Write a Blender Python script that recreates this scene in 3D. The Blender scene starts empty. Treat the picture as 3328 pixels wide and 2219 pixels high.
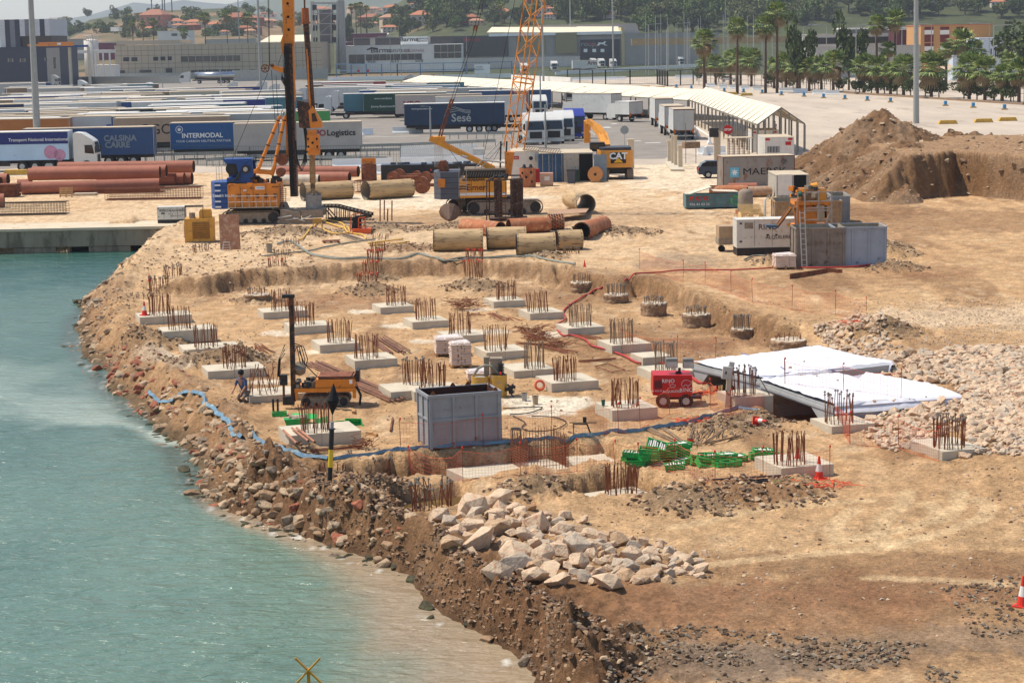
import bpy,bmesh,math,random
import numpy as np
from mathutils import Vector,Matrix
# ------------------ camera, sky, sun, exposure
S=bpy.context.scene
FPX=6471.0;PITCH=math.atan(985/FPX);ROLL=0.018;CAMZ=13.3;ZY=0.7;ZW=-1.0
cam=bpy.data.objects.new('camera',bpy.data.cameras.new('camera'))
S.collection.objects.link(cam);S.camera=cam
cam.data.sensor_width=36;cam.data.lens=36*FPX/3328;cam.data.clip_start=1;cam.data.clip_end=20000
fw=Vector((0,math.cos(PITCH),-math.sin(PITCH)));r0=Vector((1,0,0));u0=Vector((0,math.sin(PITCH),math.cos(PITCH)))
cr=r0*math.cos(ROLL)-u0*math.sin(ROLL);cu=u0*math.cos(ROLL)+r0*math.sin(ROLL)
mw=Matrix((cr,cu,-fw)).transposed().to_4x4();mw.translation=(0,0,CAMZ);cam.matrix_world=mw
SUN=Vector((-0.46,0.15,0.88)).normalized()
w=bpy.data.worlds.new('World');S.world=w;w.use_nodes=True
nt=w.node_tree;bg=nt.nodes['Background'];sk=nt.nodes.new('ShaderNodeTexSky');sk.sky_type='NISHITA';sk.sun_disc=False
sk.sun_elevation=math.asin(SUN.z);sk.sun_rotation=math.atan2(SUN.x,SUN.y);sk.dust_density=0.6;sk.air_density=1.0;sk.ozone_density=1.0
nt.links.new(sk.outputs[0],bg.inputs[0]);bg.inputs[1].default_value=0.12
sl=bpy.data.lights.new('sun','SUN');sl.energy=4.0;sl.angle=math.radians(0.5);sl.color=(1,0.925,0.81)
so=bpy.data.objects.new('sun',sl);S.collection.objects.link(so);so.rotation_euler=(-SUN).to_track_quat('-Z','Y').to_euler()
S.view_settings.view_transform='Standard';S.view_settings.look='None';S.view_settings.exposure=0.52;S.view_settings.gamma=1
# ------------------ helpers
R=random.Random(7)
C=S.collection
TL={0:(0,0,.7067),1:(0,0,2.827),2:(832,0,2.827),3:(1664,0,2.827),4:(2496,0,2.827),5:(0,400,2.827),6:(832,400,2.827),7:(1664,400,2.827),8:(2496,400,2.827),9:(200,780,2.827),10:(1000,780,2.827),11:(1700,780,2.827),12:(2496,780,2.827),13:(500,1150,2.827),14:(1250,1130,2.827),15:(1950,1130,2.827),16:(2496,1130,2.827),17:(1250,1560,2.138),18:(800,1800,1.96),19:(2200,1600,2.085),20:(0,800,1.7425),21:(640,0,2.177),22:(1360,0,2.177),23:(2300,380,3.015)}
def px(t,X,Y):o=TL[t];return o[0]+X/o[2],o[1]+Y/o[2]
def ray(t,X,Y):
 x,y=px(t,X,Y)
 return fw+cr*((x-1664)/FPX)+cu*((1109.5-y)/FPX)
def gz(t,X,Y,z=ZY):
 d=ray(t,X,Y);k=(z-CAMZ)/d.z;return Vector((d.x*k,d.y*k,z))
def vy(t,X,Y,D):
 d=ray(t,X,Y);k=D/d.y;return Vector((d.x*k,D,CAMZ+d.z*k))
def lin(c):return tuple((v/12.92 if v<=.04045 else((v+.055)/1.055)**2.4)for v in c)
def sm(x,a=0.,b=1.):
 t=np.clip((x-a)/(b-a),0,1);return t*t*(3-2*t)
def hsh(i,j,s):
 n=(i.astype(np.int64)*374761393+j.astype(np.int64)*668265263+s*1442695041)&0x7fffffff
 n=((n^(n>>13))*1274126177)&0x7fffffff
 n=((n^(n>>15))*2246822519)&0x7fffffff
 return((n^(n>>12))&0xffff)/65535.
def vn(x,y,s=0):
 i=np.floor(x);j=np.floor(y);u=x-i;v=y-j;u=u*u*(3-2*u);v=v*v*(3-2*v)
 a=hsh(i,j,s);b=hsh(i+1,j,s);c=hsh(i,j+1,s);d=hsh(i+1,j+1,s)
 return(a+(b-a)*u)*(1-v)+(c+(d-c)*u)*v
def fbm(x,y,s=0,o=4,ridge=False):
 r=0;a=.5
 for k in range(o):
  n=vn(x*2**k+17.3*k,y*2**k+9.1*k,s+k)
  if ridge:n=1-abs(2*n-1)
  r=r+a*n;a*=.5
 return r/(1-.5**o)
MATS={}
def mat(name,col,rough=.75,metal=0.,var=.18,scale=2.5,rust=0.,rustc=(.36,.2,.12),bump=0.,bs=20.,spec=.4,stretch=None,emit=0):
 if name in MATS:return MATS[name]
 m=bpy.data.materials.new(name);m.use_nodes=True;N=m.node_tree.nodes;Lk=m.node_tree.links;b=N['Principled BSDF']
 b.inputs['Roughness'].default_value=rough;b.inputs['Metallic'].default_value=metal;b.inputs['Specular IOR Level'].default_value=spec
 tc=N.new('ShaderNodeTexCoord');vec=tc.outputs['Object']
 if stretch:
  mp=N.new('ShaderNodeMapping');mp.inputs['Scale'].default_value=stretch;Lk.new(vec,mp.inputs[0]);vec=mp.outputs[0]
 c=lin(col)
 n1=N.new('ShaderNodeTexNoise');n1 .inputs['Scale'].default_value=scale;n1 .inputs['Detail'].default_value=6;n1 .inputs['Roughness'].default_value=.65;Lk.new(vec,n1 .inputs['Vector'])
 rp=N.new('ShaderNodeValToRGB');rp.color_ramp.elements[0].position=.3;rp.color_ramp.elements[1].position=.7
 rp.color_ramp.elements[0].color=tuple(max(0,v*(1-var*1.4))for v in c)+(1,);rp.color_ramp.elements[1].color=tuple(min(1,v*(1+var))for v in c)+(1,)
 Lk.new(n1 .outputs['Fac'],rp.inputs[0]);out=rp.outputs[0]
 if rust>0:
  n2=N.new('ShaderNodeTexNoise');n2 .inputs['Scale'].default_value=scale*1.7;n2 .inputs['Detail'].default_value=8;n2 .inputs['Roughness'].default_value=.7;Lk.new(vec,n2 .inputs['Vector'])
  r2=N.new('ShaderNodeValToRGB');e=r2 .color_ramp.elements;e[0].position=.62-rust*.3;e[1].position=.70-rust*.24;e[0].color=(0,0,0,1);e[1].color=(1,1,1,1)
  Lk.new(n2 .outputs['Fac'],r2 .inputs[0]);mx=N.new('ShaderNodeMix');mx.data_type='RGBA';Lk.new(r2 .outputs[0],mx.inputs[0]);Lk.new(out,mx.inputs[6]);mx.inputs[7].default_value=lin(rustc)+(1,);out=mx.outputs[2]
 Lk.new(out,b.inputs['Base Color'])
 if bump>0:
  n3=N.new('ShaderNodeTexNoise');n3 .inputs['Scale'].default_value=bs;n3 .inputs['Detail'].default_value=5;Lk.new(vec,n3 .inputs['Vector'])
  bp=N.new('ShaderNodeBump');bp.inputs['Strength'].default_value=bump;bp.inputs['Distance'].default_value=.05;Lk.new(n3 .outputs['Fac'],bp.inputs['Height']);Lk.new(bp.outputs[0],b.inputs['Normal'])
 MATS[name]=m;return m
class MB:
 def __init__(s):s.v=[];s.f=[];s.m=[]
 def add(s,vs,fs,mi=0):
  o=len(s.v);s.v+=[tuple(v)for v in vs];s.f+=[tuple(i+o for i in f)for f in fs];s.m+=[mi]*len(fs);return s
 def box(s,c,d,rz=0,mi=0,rx=0,ry=0):
  M=Matrix.Rotation(rz,3,'Z')@Matrix.Rotation(ry,3,'Y')@Matrix.Rotation(rx,3,'X');c=Vector(c)
  vs=[c+M@Vector((x*d[0]/2,y*d[1]/2,z*d[2]/2))for z in(-1,1)for x,y in((-1,-1),(1,-1),(1,1),(-1,1))]
  return s.add(vs,[(3,2,1,0),(4,5,6,7),(0,1,5,4),(1,2,6,5),(2,3,7,6),(3,0,4,7)],mi)
 def bx(s,x0,x1,y0,y1,z0,z1,mi=0):return s.box(((x0+x1)/2,(y0+y1)/2,(z0+z1)/2),(abs(x1-x0),abs(y1-y0),abs(z1-z0)),0,mi)
 def fr(s,a,b):
  a=Vector(a);b=Vector(b);d=(b-a);d.normalize();h=Vector((0,0,1))if abs(d.z)<.95 else Vector((1,0,0));u=d.cross(h).normalized();return a,b,d,u,u.cross(d)
 def bar(s,a,b,w,h=None,mi=0):
  h=h or w;a,b,d,u,v=s.fr(a,b);q=[(-1,-1),(1,-1),(1,1),(-1,1)]
  vs=[p+u*(x*w/2)+v*(y*h/2)for p in(a,b)for x,y in q]
  return s.add(vs,[(0,1,2,3),(7,6,5,4),(0,4,5,1),(1,5,6,2),(2,6,7,3),(3,7,4,0)],mi)
 def cyl(s,a,b,r,r2=None,n=12,cap=True,mi=0):
  r2=r if r2 is None else r2;a,b,d,u,v=s.fr(a,b);A=[(math.cos(2*math.pi*k/n),math.sin(2*math.pi*k/n))for k in range(n)]
  vs=[a+(u*x+v*y)*r for x,y in A]+[b+(u*x+v*y)*r2 for x,y in A]
  fs=[(k,k+n,(k+1)%n+n,(k+1)%n)for k in range(n)]
  if cap:fs+=[tuple(range(n)),tuple(range(2*n-1,n-1,-1))]
  return s.add(vs,fs,mi)
 def pipe(s,a,b,r,t,n=28,mi=0,mi2=0):
  a,b,d,u,v=s.fr(a,b);A=[(math.cos(2*math.pi*k/n),math.sin(2*math.pi*k/n))for k in range(n)]
  vs=[p+(u*x+v*y)*q for p,q in((a,r),(b,r),(b,r-t),(a,r-t))for x,y in A]
  for j in range(4):
   j2=(j+1)%4;s.add([vs[j*n+k]for k in range(n)]+[vs[j2*n+k]for k in range(n)],[(k,k+n,(k+1)%n+n,(k+1)%n)for k in range(n)],mi2 if j==2 else mi)
  return s
 def tube(s,pts,r,n=6,mi=0,flat=1.):
  P=[Vector(p)for p in pts];vs=[]
  for i,p in enumerate(P):
   d=(P[min(i+1,len(P)-1)]-P[max(i-1,0)]);d.normalize();h=Vector((0,0,1))if abs(d.z)<.95 else Vector((1,0,0));u=d.cross(h).normalized();v=u.cross(d)
   rr=r[i]if isinstance(r,(list,tuple))else r
   vs+=[p+(u*math.cos(2*math.pi*k/n)+v*flat*math.sin(2*math.pi*k/n))*rr for k in range(n)]
  fs=[(i*n+k,i*n+n+k,i*n+n+(k+1)%n,i*n+(k+1)%n)for i in range(len(P)-1)for k in range(n)]
  fs+=[tuple(range(n)),tuple(range(len(vs)-1,len(vs)-n-1,-1))]
  return s.add(vs,fs,mi)
 def prism(s,poly,y0,y1,mi=0):
  n=len(poly);vs=[(x,y0,z)for x,z in poly]+[(x,y1,z)for x,z in poly]
  return s.add(vs,[tuple(range(n)),tuple(range(2*n-1,n-1,-1))]+[(k,k+n,(k+1)%n+n,(k+1)%n)for k in range(n)],mi)
 def slab(s,poly,z0,z1,mi=0):
  n=len(poly);vs=[(p[0],p[1],z0)for p in poly]+[(p[0],p[1],z1)for p in poly]
  return s.add(vs,[tuple(range(n-1,-1,-1)),tuple(range(n,2*n))]+[(k,(k+1)%n,(k+1)%n+n,k+n)for k in range(n)],mi)
 def lathe(s,prof,c=(0,0,0),n=16,mi=0):
  c=Vector(c);vs=[c+Vector((r*math.cos(2*math.pi*k/n),r*math.sin(2*math.pi*k/n),z))for r,z in prof for k in range(n)]
  return s.add(vs,[(i*n+k,i*n+(k+1)%n,i*n+n+(k+1)%n,i*n+n+k)for i in range(len(prof)-1)for k in range(n)]+[tuple(range(n-1,-1,-1)),tuple(range(len(vs)-n,len(vs)))],mi)
 def build(s,name,mats,parent=None,smooth=False):
  me=bpy.data.meshes.new(name);me.from_pydata(s.v,[],s.f)
  for m in(mats if isinstance(mats,(list,tuple))else[mats]):me.materials.append(m)
  if any(s.m):me.polygons.foreach_set('material_index',s.m)
  if smooth:me.shade_smooth()if hasattr(me,'shade_smooth')else me.polygons.foreach_set('use_smooth',[True]*len(s.f))
  me.update();return obj(name,me,parent)
def obj(name,me,parent=None):
 o=bpy.data.objects.new(name,me);C.objects.link(o)
 if parent:o.parent=parent
 return o
def tag(o,label=None,cat=None,group=None,kind=None):
 if label:o['label']=label
 if cat:o['category']=cat
 if group:o['group']=group
 if kind:o['kind']=kind
 return o
def thing(name,loc,rz,label,cat,group=None):
 o=bpy.data.objects.new(name,None);C.objects.link(o);o.empty_display_size=.2;o.location=loc;o.rotation_euler=(0,0,rz);return tag(o,label,cat,group)
KIDS={}
def kids(o):return[c for c in C.objects if c.parent==o]
def dup(o,loc,rz,label,group=None,ks=None,sc=None):
 r=o.copy();C.objects.link(r);r.location=loc;r.rotation_euler=(0,0,rz);r['label']=label
 if sc:r.scale=(sc,sc,sc)if not isinstance(sc,tuple)else sc
 if group:r['group']=group
 ks=ks if ks is not None else[(c,kids(c))for c in kids(o)]
 for c,gs in ks:
  d=c.copy();C.objects.link(d);d.parent=r
  for g in gs:e=g.copy();C.objects.link(e);e.parent=d
 return r
def tree_of(o):return[(c,kids(c))for c in kids(o)]
def text(s,size,m,parent,loc,rot=(math.pi/2,0,0),name='lettering',bold=0.,ext=.006,sx=1.,shear=0.,align='CENTER'):
 cu_=bpy.data.curves.new(name,'FONT');cu_.body=s;cu_.size=size;cu_.align_x=align;cu_.align_y='CENTER';cu_.extrude=ext;cu_.offset=bold;cu_.shear=shear;cu_.resolution_u=3
 t=bpy.data.objects.new('tmp',cu_);C.objects.link(t);dg=bpy.context.evaluated_depsgraph_get();dg.update()
 me=bpy.data.meshes.new_from_object(t.evaluated_get(dg));bpy.data.objects.remove(t);me.materials.clear();me.materials.append(m)
 o=obj(name,me,parent);o.location=loc;o.rotation_euler=rot;o.scale=(sx,1,1);return o
def grid_mesh(name,X,Y,Z,mats,attr=None,parent=None,smooth=True):
 ny,nx=X.shape;me=bpy.data.meshes.new(name);co=np.stack([X,Y,Z],-1).reshape(-1,3)
 i=np.arange((ny-1)*(nx-1));a=(i//(nx-1))*nx+i%(nx-1);q=np.stack([a,a+1,a+nx+1,a+nx],1).ravel().astype(np.int32)
 me.vertices.add(len(co));me.vertices.foreach_set('co',co.ravel());me.loops.add(len(q));me.loops.foreach_set('vertex_index',q)
 me.polygons.add(len(i));me.polygons.foreach_set('loop_start',np.arange(0,len(q),4,dtype=np.int32));me.polygons.foreach_set('use_smooth',[smooth]*len(i))
 me.update(calc_edges=True)
 if attr is not None:
  at=me.color_attributes.new('Col','FLOAT_COLOR','POINT');a4=np.ones((len(co),4));a4[:,:3]=attr.reshape(-1,3);at.data.foreach_set('color',a4 .ravel())
 for m in(mats if isinstance(mats,(list,tuple))else[mats]):me.materials.append(m)
 return obj(name,me,parent)
def seg_dist(x,y,pts):
 best=np.full(x.shape,1e9);par=np.zeros(x.shape)
 for k in range(len(pts)-1):
  ax,ay=pts[k][0],pts[k][1];bx_,by_=pts[k+1][0],pts[k+1][1];dx,dy=bx_-ax,by_-ay
  t=np.clip(((x-ax)*dx+(y-ay)*dy)/(dx*dx+dy*dy+1e-9),0,1);d=np.hypot(x-ax-t*dx,y-ay-t*dy)
  k_=d<best;best=np.where(k_,d,best);par=np.where(k_,k+t,par)
 return best,par
def inside(x,y,poly):
 r=np.zeros(x.shape,bool);n=len(poly)
 for k in range(n):
  x1,y1=poly[k][0],poly[k][1];x2,y2=poly[(k+1)%n][0],poly[(k+1)%n][1]
  c=((y1>y)!=(y2>y))&(x<(x2-x1)*(y-y1)/(y2-y1+1e-12)+x1);r^=c
 return r
def sdist(x,y,poly):
 d,_=seg_dist(x,y,list(poly)+[poly[0]]);return np.where(inside(x,y,poly),d,-d)
def attr_mat(name,rough=.9,fine=.25,fscale=9.,bump=.5,bscale=14.,spec=.2,bdist=.05,scale2=1.2):
 m=bpy.data.materials.new(name);m.use_nodes=True;N=m.node_tree.nodes;Lk=m.node_tree.links;b=N['Principled BSDF'];b.inputs['Roughness'].default_value=rough;b.inputs['Specular IOR Level'].default_value=spec
 tc=N.new('ShaderNodeTexCoord');a=N.new('ShaderNodeVertexColor');a.layer_name='Col';last=a.outputs[0]
 for sc,am,dt in((fscale,fine,8),(scale2,fine*.6,4)):
  n=N.new('ShaderNodeTexNoise');n.inputs['Scale'].default_value=sc;n.inputs['Detail'].default_value=dt;n.inputs['Roughness'].default_value=.7;Lk.new(tc.outputs['Object'],n.inputs['Vector'])
  mr=N.new('ShaderNodeMapRange');mr.inputs[1].default_value=.3;mr.inputs[2].default_value=.7;mr.inputs[3].default_value=1-am;mr.inputs[4].default_value=1+am;Lk.new(n.outputs['Fac'],mr.inputs[0])
  mx=N.new('ShaderNodeMix');mx.data_type='RGBA';mx.blend_type='MULTIPLY';mx.inputs[0].default_value=1;Lk.new(last,mx.inputs[6]);Lk.new(mr.outputs[0],mx.inputs[7]);last=mx.outputs[2]
 Lk.new(last,b.inputs['Base Color'])
 n3=N.new('ShaderNodeTexNoise');n3 .inputs['Scale'].default_value=bscale;n3 .inputs['Detail'].default_value=8;n3 .inputs['Roughness'].default_value=.7;Lk.new(tc.outputs['Object'],n3 .inputs['Vector'])
 bp=N.new('ShaderNodeBump');bp.inputs['Strength'].default_value=bump;bp.inputs['Distance'].default_value=bdist;Lk.new(n3 .outputs['Fac'],bp.inputs['Height']);Lk.new(bp.outputs[0],b.inputs['Normal']);return m
# ------------------ terrain
SH=[gz(0,X,Y,ZW)for X,Y in((376,562),(356,572),(318,590),(268,636),(240,660),(222,690),(185,700),(172,740),(168,790),(215,845),(245,890),(290,930),(355,985),(420,1040),(445,1090),(455,1130),(505,1170),(600,1205),(700,1235),(830,1280),(930,1322),(985,1385),(1060,1440),(1130,1475),(1190,1515),(1215,1568),(1255,1640),(1330,1800))]
QY0=gz(5,0,990,ZY);QY1=gz(5,1180,955,ZY)
LAND=[(p.x,p.y)for p in SH]+[(60,10),(300,10),(300,120),(300,3000),(-900,3000),(-900,141),(QY0 .x-40,QY0 .y+2.6),(QY0 .x,QY0 .y+2.6),(QY1 .x,QY1 .y+2.6)]
LAND=[(p[0],p[1])for p in LAND]
SC=[gz(t,X,Y,ZY)for t,X,Y in((9,500,330),(9,850,320),(9,980,380),(9,1300,380),(9,1550,325),(9,1750,300),(9,2300,270),(10,250,250),(10,700,225),(10,1100,200),(10,1400,200),(10,1800,215),(10,2100,235),(10,2300,290),(11,300,250),(11,450,330),(11,700,370),(11,920,400),(11,1000,350),(11,1150,370),(11,1330,440),(11,1700,600),(11,1900,700),(11,2100,720),(11,2330,800),(12,300,800),(12,520,850),(12,800,1000),(12,1300,1150),(16,1700,700),(16,2352,1000))]
SCW=[3.,2.5,.9,.35,.35,.35,.5,.6,.6,.6,.6,.6,.6,.5,.5,.5,.5,.5,.4,.3,.3,.3,.35,.6,.8,1.5,2.5,4,5,6,6]
FIELD=[(-90,SC[0].y)]+[(p.x,p.y)for p in SC]+[(80,SC[-1].y),(80,0),(-90,0)]
PIT1=[gz(t,X,Y,-.1)for t,X,Y in((13,1380,1075),(13,1700,1060),(14,60,1030),(14,300,1000),(14,1120,965),(14,1650,900),(14,1990,878),(14,2160,960),(14,2240,1060),(14,1735,1125),(14,1500,1165),(14,700,1228),(14,200,1205),(13,1900,1180),(13,1450,1140))]
PIT2=[gz(t,X,Y,-.1)for t,X,Y in((14,1540,1262),(14,1780,1220),(14,2010,1175),(15,350,1155),(15,560,1255),(15,600,1330),(15,350,1372),(15,0,1402),(14,1900,1412),(14,1740,1352))]
PIT3=[gz(t,X,Y,0)for t,X,Y in((15,840,240),(15,1040,390),(15,1600,585),(15,1600,675),(15,2070,700),(16,620,600),(16,700,480),(15,1400,280))]
POND=[gz(17,X,Y,-.4)for X,Y in((60,212),(200,185),(520,120),(560,170),(500,225),(300,260),(140,275))]
HEAPS=[(9,980,960,1.9,.55),(9,700,900,1.0,.3),(9,1420,1130,2.0,.5),(9,1700,1100,1.2,.35),(9,1800,560,1.3,.45),(10,540,480,1.6,.5),(10,640,370,1.2,.35),(10,1540,440,1.8,.45),(13,2050,1330,1.7,.55),(13,1050,1100,1.3,.5),(13,1250,950,1.0,.35),(13,700,800,.9,.3),(14,1330,1330,1.1,.3),(15,800,1440,1.5,.22),(15,1500,1340,1.8,.18),(15,1200,720,1.8,.28),(11,220,270,1.3,.4),(12,1080,130,1.9,.9),(12,1180,270,1.5,.5),(6,300,1020,3.2,.5),(6,1100,990,2.6,.45),(6,1850,960,2.5,.3),(7,900,1010,3.,.45),(12,1050,850,1.5,.7),(9,250,560,.8,.3),(18,2150,640,1.7,.55),(18,1950,760,1.5,.5),(10,900,190,2,.2),(23,600,1440,1.1,.45)]
HP=[(gz(t,X,Y,0 if t in(9,10,11,13,14,15,16,17,18)else ZY),r,h)for t,X,Y,r,h in HEAPS]
def terrain(x,y,detail=True):
 x=np.asarray(x,float);y=np.asarray(y,float)
 wob=(fbm(x*.7,y*.35,5,3)-.5)+.6*(fbm(x*2.6,y*1.1,6,3)-.5)
 d,par=seg_dist(x,y,[(p.x,p.y)for p in SC]);s=np.where(inside(x,y,FIELD),-d,d)+wob*.9*(par>1)*(par<26)
 wd=np.interp(par,range(len(SCW)),SCW)
 up=sm(s/wd,-1,1)
 z=ZY*up+.10*np.exp(-((s-.5)/.9)**2)*(wd<.7)-.10*np.exp(-((s+.6)/.5)**2)*(wd<.7)
 rough=.045+.26*np.exp(-((s+.2)/.9)**2)*(wd<1.2)
 for P,dep in((PIT1,.85),(PIT2,.75),(PIT3,.65)):
  q=sdist(x,y,P)+(fbm(x*1.3,y*.8,9,3)-.5)*.7
  z=z*(1-sm(q,-.1,.25))-dep*sm(q,-.12,.22)+.22*np.exp(-((q+.7)/.6)**2)*(fbm(x*.6,y*.6,3,2))
  rough=rough+.13*np.exp(-(q/.8)**2)
 for c,r,h in HP:
  q=np.hypot(x-c.x,(y-c.y)*.8)/r*(1+1.1*(fbm(x/r*1.5,y/r*1.5,int(h*100),4)-.5));k=np.clip(1-q,0,1)**.8*sm(1-q,0,.35);z=z+h*k;rough=rough+.16*sm(1.15-q,0,.4)
 sd=sdist(x,y,LAND)
 dS,along=seg_dist(x,y,[(p.x,p.y)for p in SH])
 bw=np.interp(along,[0,3,8,12,16,19,22,27],[2.1,1.9,1.9,1.8,1.2,.75,.65,.6]);nearbank=(dS<bw*2.6)&(y<SH[0].y+1.5)
 dd=dS*np.where(sd>0,1,-1)+(fbm(x*.55,y*.3,21,3)-.5)*1.2*np.minimum(1,bw/2)
 bank=ZW-.25+(z-ZW+.25+.22*np.exp(-((dd/bw-1.15)/.4)**2))*sm(dd/bw,-.25,1.15)
 z=np.where(nearbank,np.where(dd<bw*2.2,bank,z),z);rough=rough+np.where(nearbank,.26*np.exp(-((dd/bw-.75)/.75)**2),0)+np.where((dd<6)&(dd>-1)&(y<80),.17*np.exp(-((dd-1.6)/1.7)**2)*sm(along,14,17),0)
 z=np.where((sd<-1.5),-3.2,z)
 q=sdist(x,y,POND);z=np.where(q>-.6,z*(1-sm(q,-.5,.1))-.8*sm(q,-.5,.1),z)
 if detail:
  n1=fbm(x*2.3,y*1.6,31,5,True)-.55;n2=fbm(x*5.5,y*4.2,77,3)-.5
  z=z+rough*(n1*1.5+n2*.9)*np.where(y<140,1,np.clip(1-(y-140)/30,0,1))
  tr=fbm(x*.9+3*fbm(x*.1,y*.1,2,2),y*.10,61,4)-.5
  z=z+.09*tr*(rough<.1)*(y<130)
 return z
_hx=np.arange(-75,85,.2);_hy=np.arange(28,200,.25);_HZ=terrain(np.repeat(_hx[None,:],len(_hy),0),np.repeat(_hy[:,None],len(_hx),1),False)
def hz(x,y):
 u=(x+75)/.2;v=(y-28)/.25
 if not(0<=u<len(_hx)-1 and 0<=v<len(_hy)-1):return ZY
 i,j=int(u),int(v);u-=i;v-=j;return float((_HZ[j,i]*(1-u)+_HZ[j,i+1]*u)*(1-v)+(_HZ[j+1,i]*(1-u)+_HZ[j+1,i+1]*u)*v)
def g(t,X,Y):
 d=ray(t,X,Y);z=0.
 for _ in range(7):
  k=(z-CAMZ)/d.z;z=.5*z+.5*hz(d.x*k,d.y*k)
 k=(z-CAMZ)/d.z;return Vector((d.x*k,d.y*k,z))
def blob(x,y,t,X,Y,rx,ry,z=0.,rot=0.):
 c=gz(t,X,Y,z);ux=(x-c.x)*math.cos(rot)+(y-c.y)*math.sin(rot);uy=-(x-c.x)*math.sin(rot)+(y-c.y)*math.cos(rot)
 return np.clip(1.3-np.sqrt((ux/rx)**2+(uy/ry)**2),0,1)
def ground_colour(x,y,z):
 c=lambda*a:np.array(lin(a))
 sand=c(.73,.585,.425);pale=c(.81,.695,.55);brown=c(.52,.385,.27);red=c(.54,.385,.275);grey=c(.54,.46,.38);white=c(.87,.81,.71);dk=c(.36,.31,.27);gold=c(.76,.62,.455)
 col=np.zeros(x.shape+(3,))+sand
 def mixc(m,cc):
  nonlocal col;col=col*(1-m[...,None])+cc*m[...,None]
 n=fbm(x*.22,y*.14,101,5);n2=fbm(x*1.1,y*.6,141,5);n3=fbm(x*.6,y*.10,171,4);n4=fbm(x*3.3,y*2.2,191,4)
 mixc(sm(n3,.52,.68)*.6,brown);mixc(sm(n2,.56,.7)*.55,pale);mixc(sm(n,.56,.68)*.35,gold)
 yard=sm(y,100,122)*sm(24-x+(n2-.5)*6,0,6);mixc(yard*.85*sm(n2+.12,.3,.55),pale);mixc(yard*sm(n,.55,.7)*.4,sand)
 def reg(t,X,Y,rx,ry,cc,k=1.,z_=0.,rot=0.,nn=n2):
  bb=blob(x,y,t,X,Y,rx,ry,z_,rot);mixc(np.clip(k*sm(bb+(nn-.5)*1.3,.25,.62),0,1)*sm(bb,0,.25),cc)
 nf=(n2+2*n4)/3+.02;reg(19,1000,850,13,4.5,brown,.5,nn=nf);reg(19,400,800,6,2.6,red,.45,nn=nf);reg(19,1700,620,5,2.2,red,.5,nn=nf);reg(18,1900,330,5,2.5,red,.5,nn=nf);reg(18,1500,250,4,3,brown,.7);reg(19,200,1150,3.5,1.6,grey,.8,nn=n4);reg(19,900,1120,5,1,dk,.3,nn=n4);reg(19,2000,1000,4,1.2,grey,.5,nn=n4)
 reg(19,1200,260,9,5,gold,.5);reg(19,1500,480,8,1.4,brown,.55);reg(16,1700,1300,12,4,sand,.7);reg(13,300,1150,3,3,brown,.5)
 reg(11,600,500,6,5,brown,.45,rot=.3);reg(11,1300,900,6,5,brown,.55);reg(11,1600,960,3,2,red,.5);reg(10,400,560,4,4,red,.45);reg(10,900,300,6,4,brown,.4)
 reg(12,1450,300,3.2,3.5,red,.8,ZY);reg(12,700,350,7,5,brown,.4,ZY);reg(8,1700,900,14,10,brown,.55,ZY);reg(8,800,800,5,8,brown,.6,ZY);reg(12,1700,200,10,8,sand,.5,ZY);reg(11,1500,200,3,5,grey,.55,ZY)
 reg(14,1500,520,2.6,1.6,white,.95);reg(14,1300,600,2,.8,white,.9);reg(12,1800,850,8,6,gold,.5);reg(12,2000,700,7,4,white,.3,ZY);reg(20,950,650,1.3,4,white,.6,rot=.5)
 reg(7,850,870,7,9,brown,.35,ZY);reg(6,1400,900,10,6,brown,.45,ZY);reg(7,1500,450,8,30,white,.55,ZY);reg(6,1200,720,14,8,white,.6,ZY);reg(5,900,850,16,6,pale,.8,ZY)
 for t,X,Y in((10,560,660),(10,850,790),(10,1600,640),(10,1130,930),(10,130,1030),(9,2010,860),(10,1700,840),(11,330,870),(13,1000,260)):reg(t,X,Y,1.0,.9,white,.8)
 for cH,r,h in HP:
  q=np.hypot(x-cH.x,y-cH.y)/r;mixc(sm(1.1-q+(n4-.5)*.6,0,.4)*.8,c(.52,.43,.33)if h>.2 else brown)
 sS,pS=seg_dist(x,y,[(p.x,p.y)for p in SC]);mixc(np.exp(-((sS+(n4-.5))/.75)**2)*.75*(pS>1.5)*(pS<25),c(.47,.345,.235))
 sd=sdist(x,y,LAND);mixc(sm(3.2-sd+(n2-.5)*4,0,2)*(y<110)*.6,brown);mixc(sm(ZW+.55-z,0,.4)*.75,c(.34,.29,.22));mixc(sm(2.5-sd,0,1.)*(x>-9)*(y<62)*.6,c(.42,.30,.21))
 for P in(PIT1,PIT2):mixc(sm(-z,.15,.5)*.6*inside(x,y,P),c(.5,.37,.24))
 for arc in([(1560,10),(1540,80),(1400,190),(1360,260),(1390,340),(1450,385),(1600,330),(1850,260),(2080,170),(2120,110),(2050,60)],[(1210,120),(1090,190),(1050,270),(1090,350),(1250,310),(1500,260),(1720,200),(1775,140),(1700,80)],[(1920,20),(1890,110),(1800,190)],[(0,240),(600,110),(1300,60)],[(1300,580),(1800,600),(2352,625)],[(100,500),(700,440),(1250,390),(1700,300)]):
  A=[gz(19,a,b,0)for a,b in arc];B=[]
  for k in range(len(A)-1):B+=[A[k].lerp(A[k+1],j/3)for j in range(3)]
  B+=[A[-1]]
  d,_=seg_dist(x,y,[(p.x,p.y)for p in B]);mixc(sm(.32-d,0,.12)*.5*(.55+.9*n4),c(.84,.72,.55))
 n5=fbm(x*9,y*5,201,3);return col*(1+(n4[...,None]-.5)*.5+(n5[...,None]-.5)*.35)
ys=[33.]
while ys[-1]<196:ys.append(ys[-1]+.105*(ys[-1]/40)**1.55)
ys=np.array(ys);uu=np.linspace(-1,1,640);Yg=np.repeat(ys[:,None],640,1);Xg=uu[None,:]*(.27*Yg+7)
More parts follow.
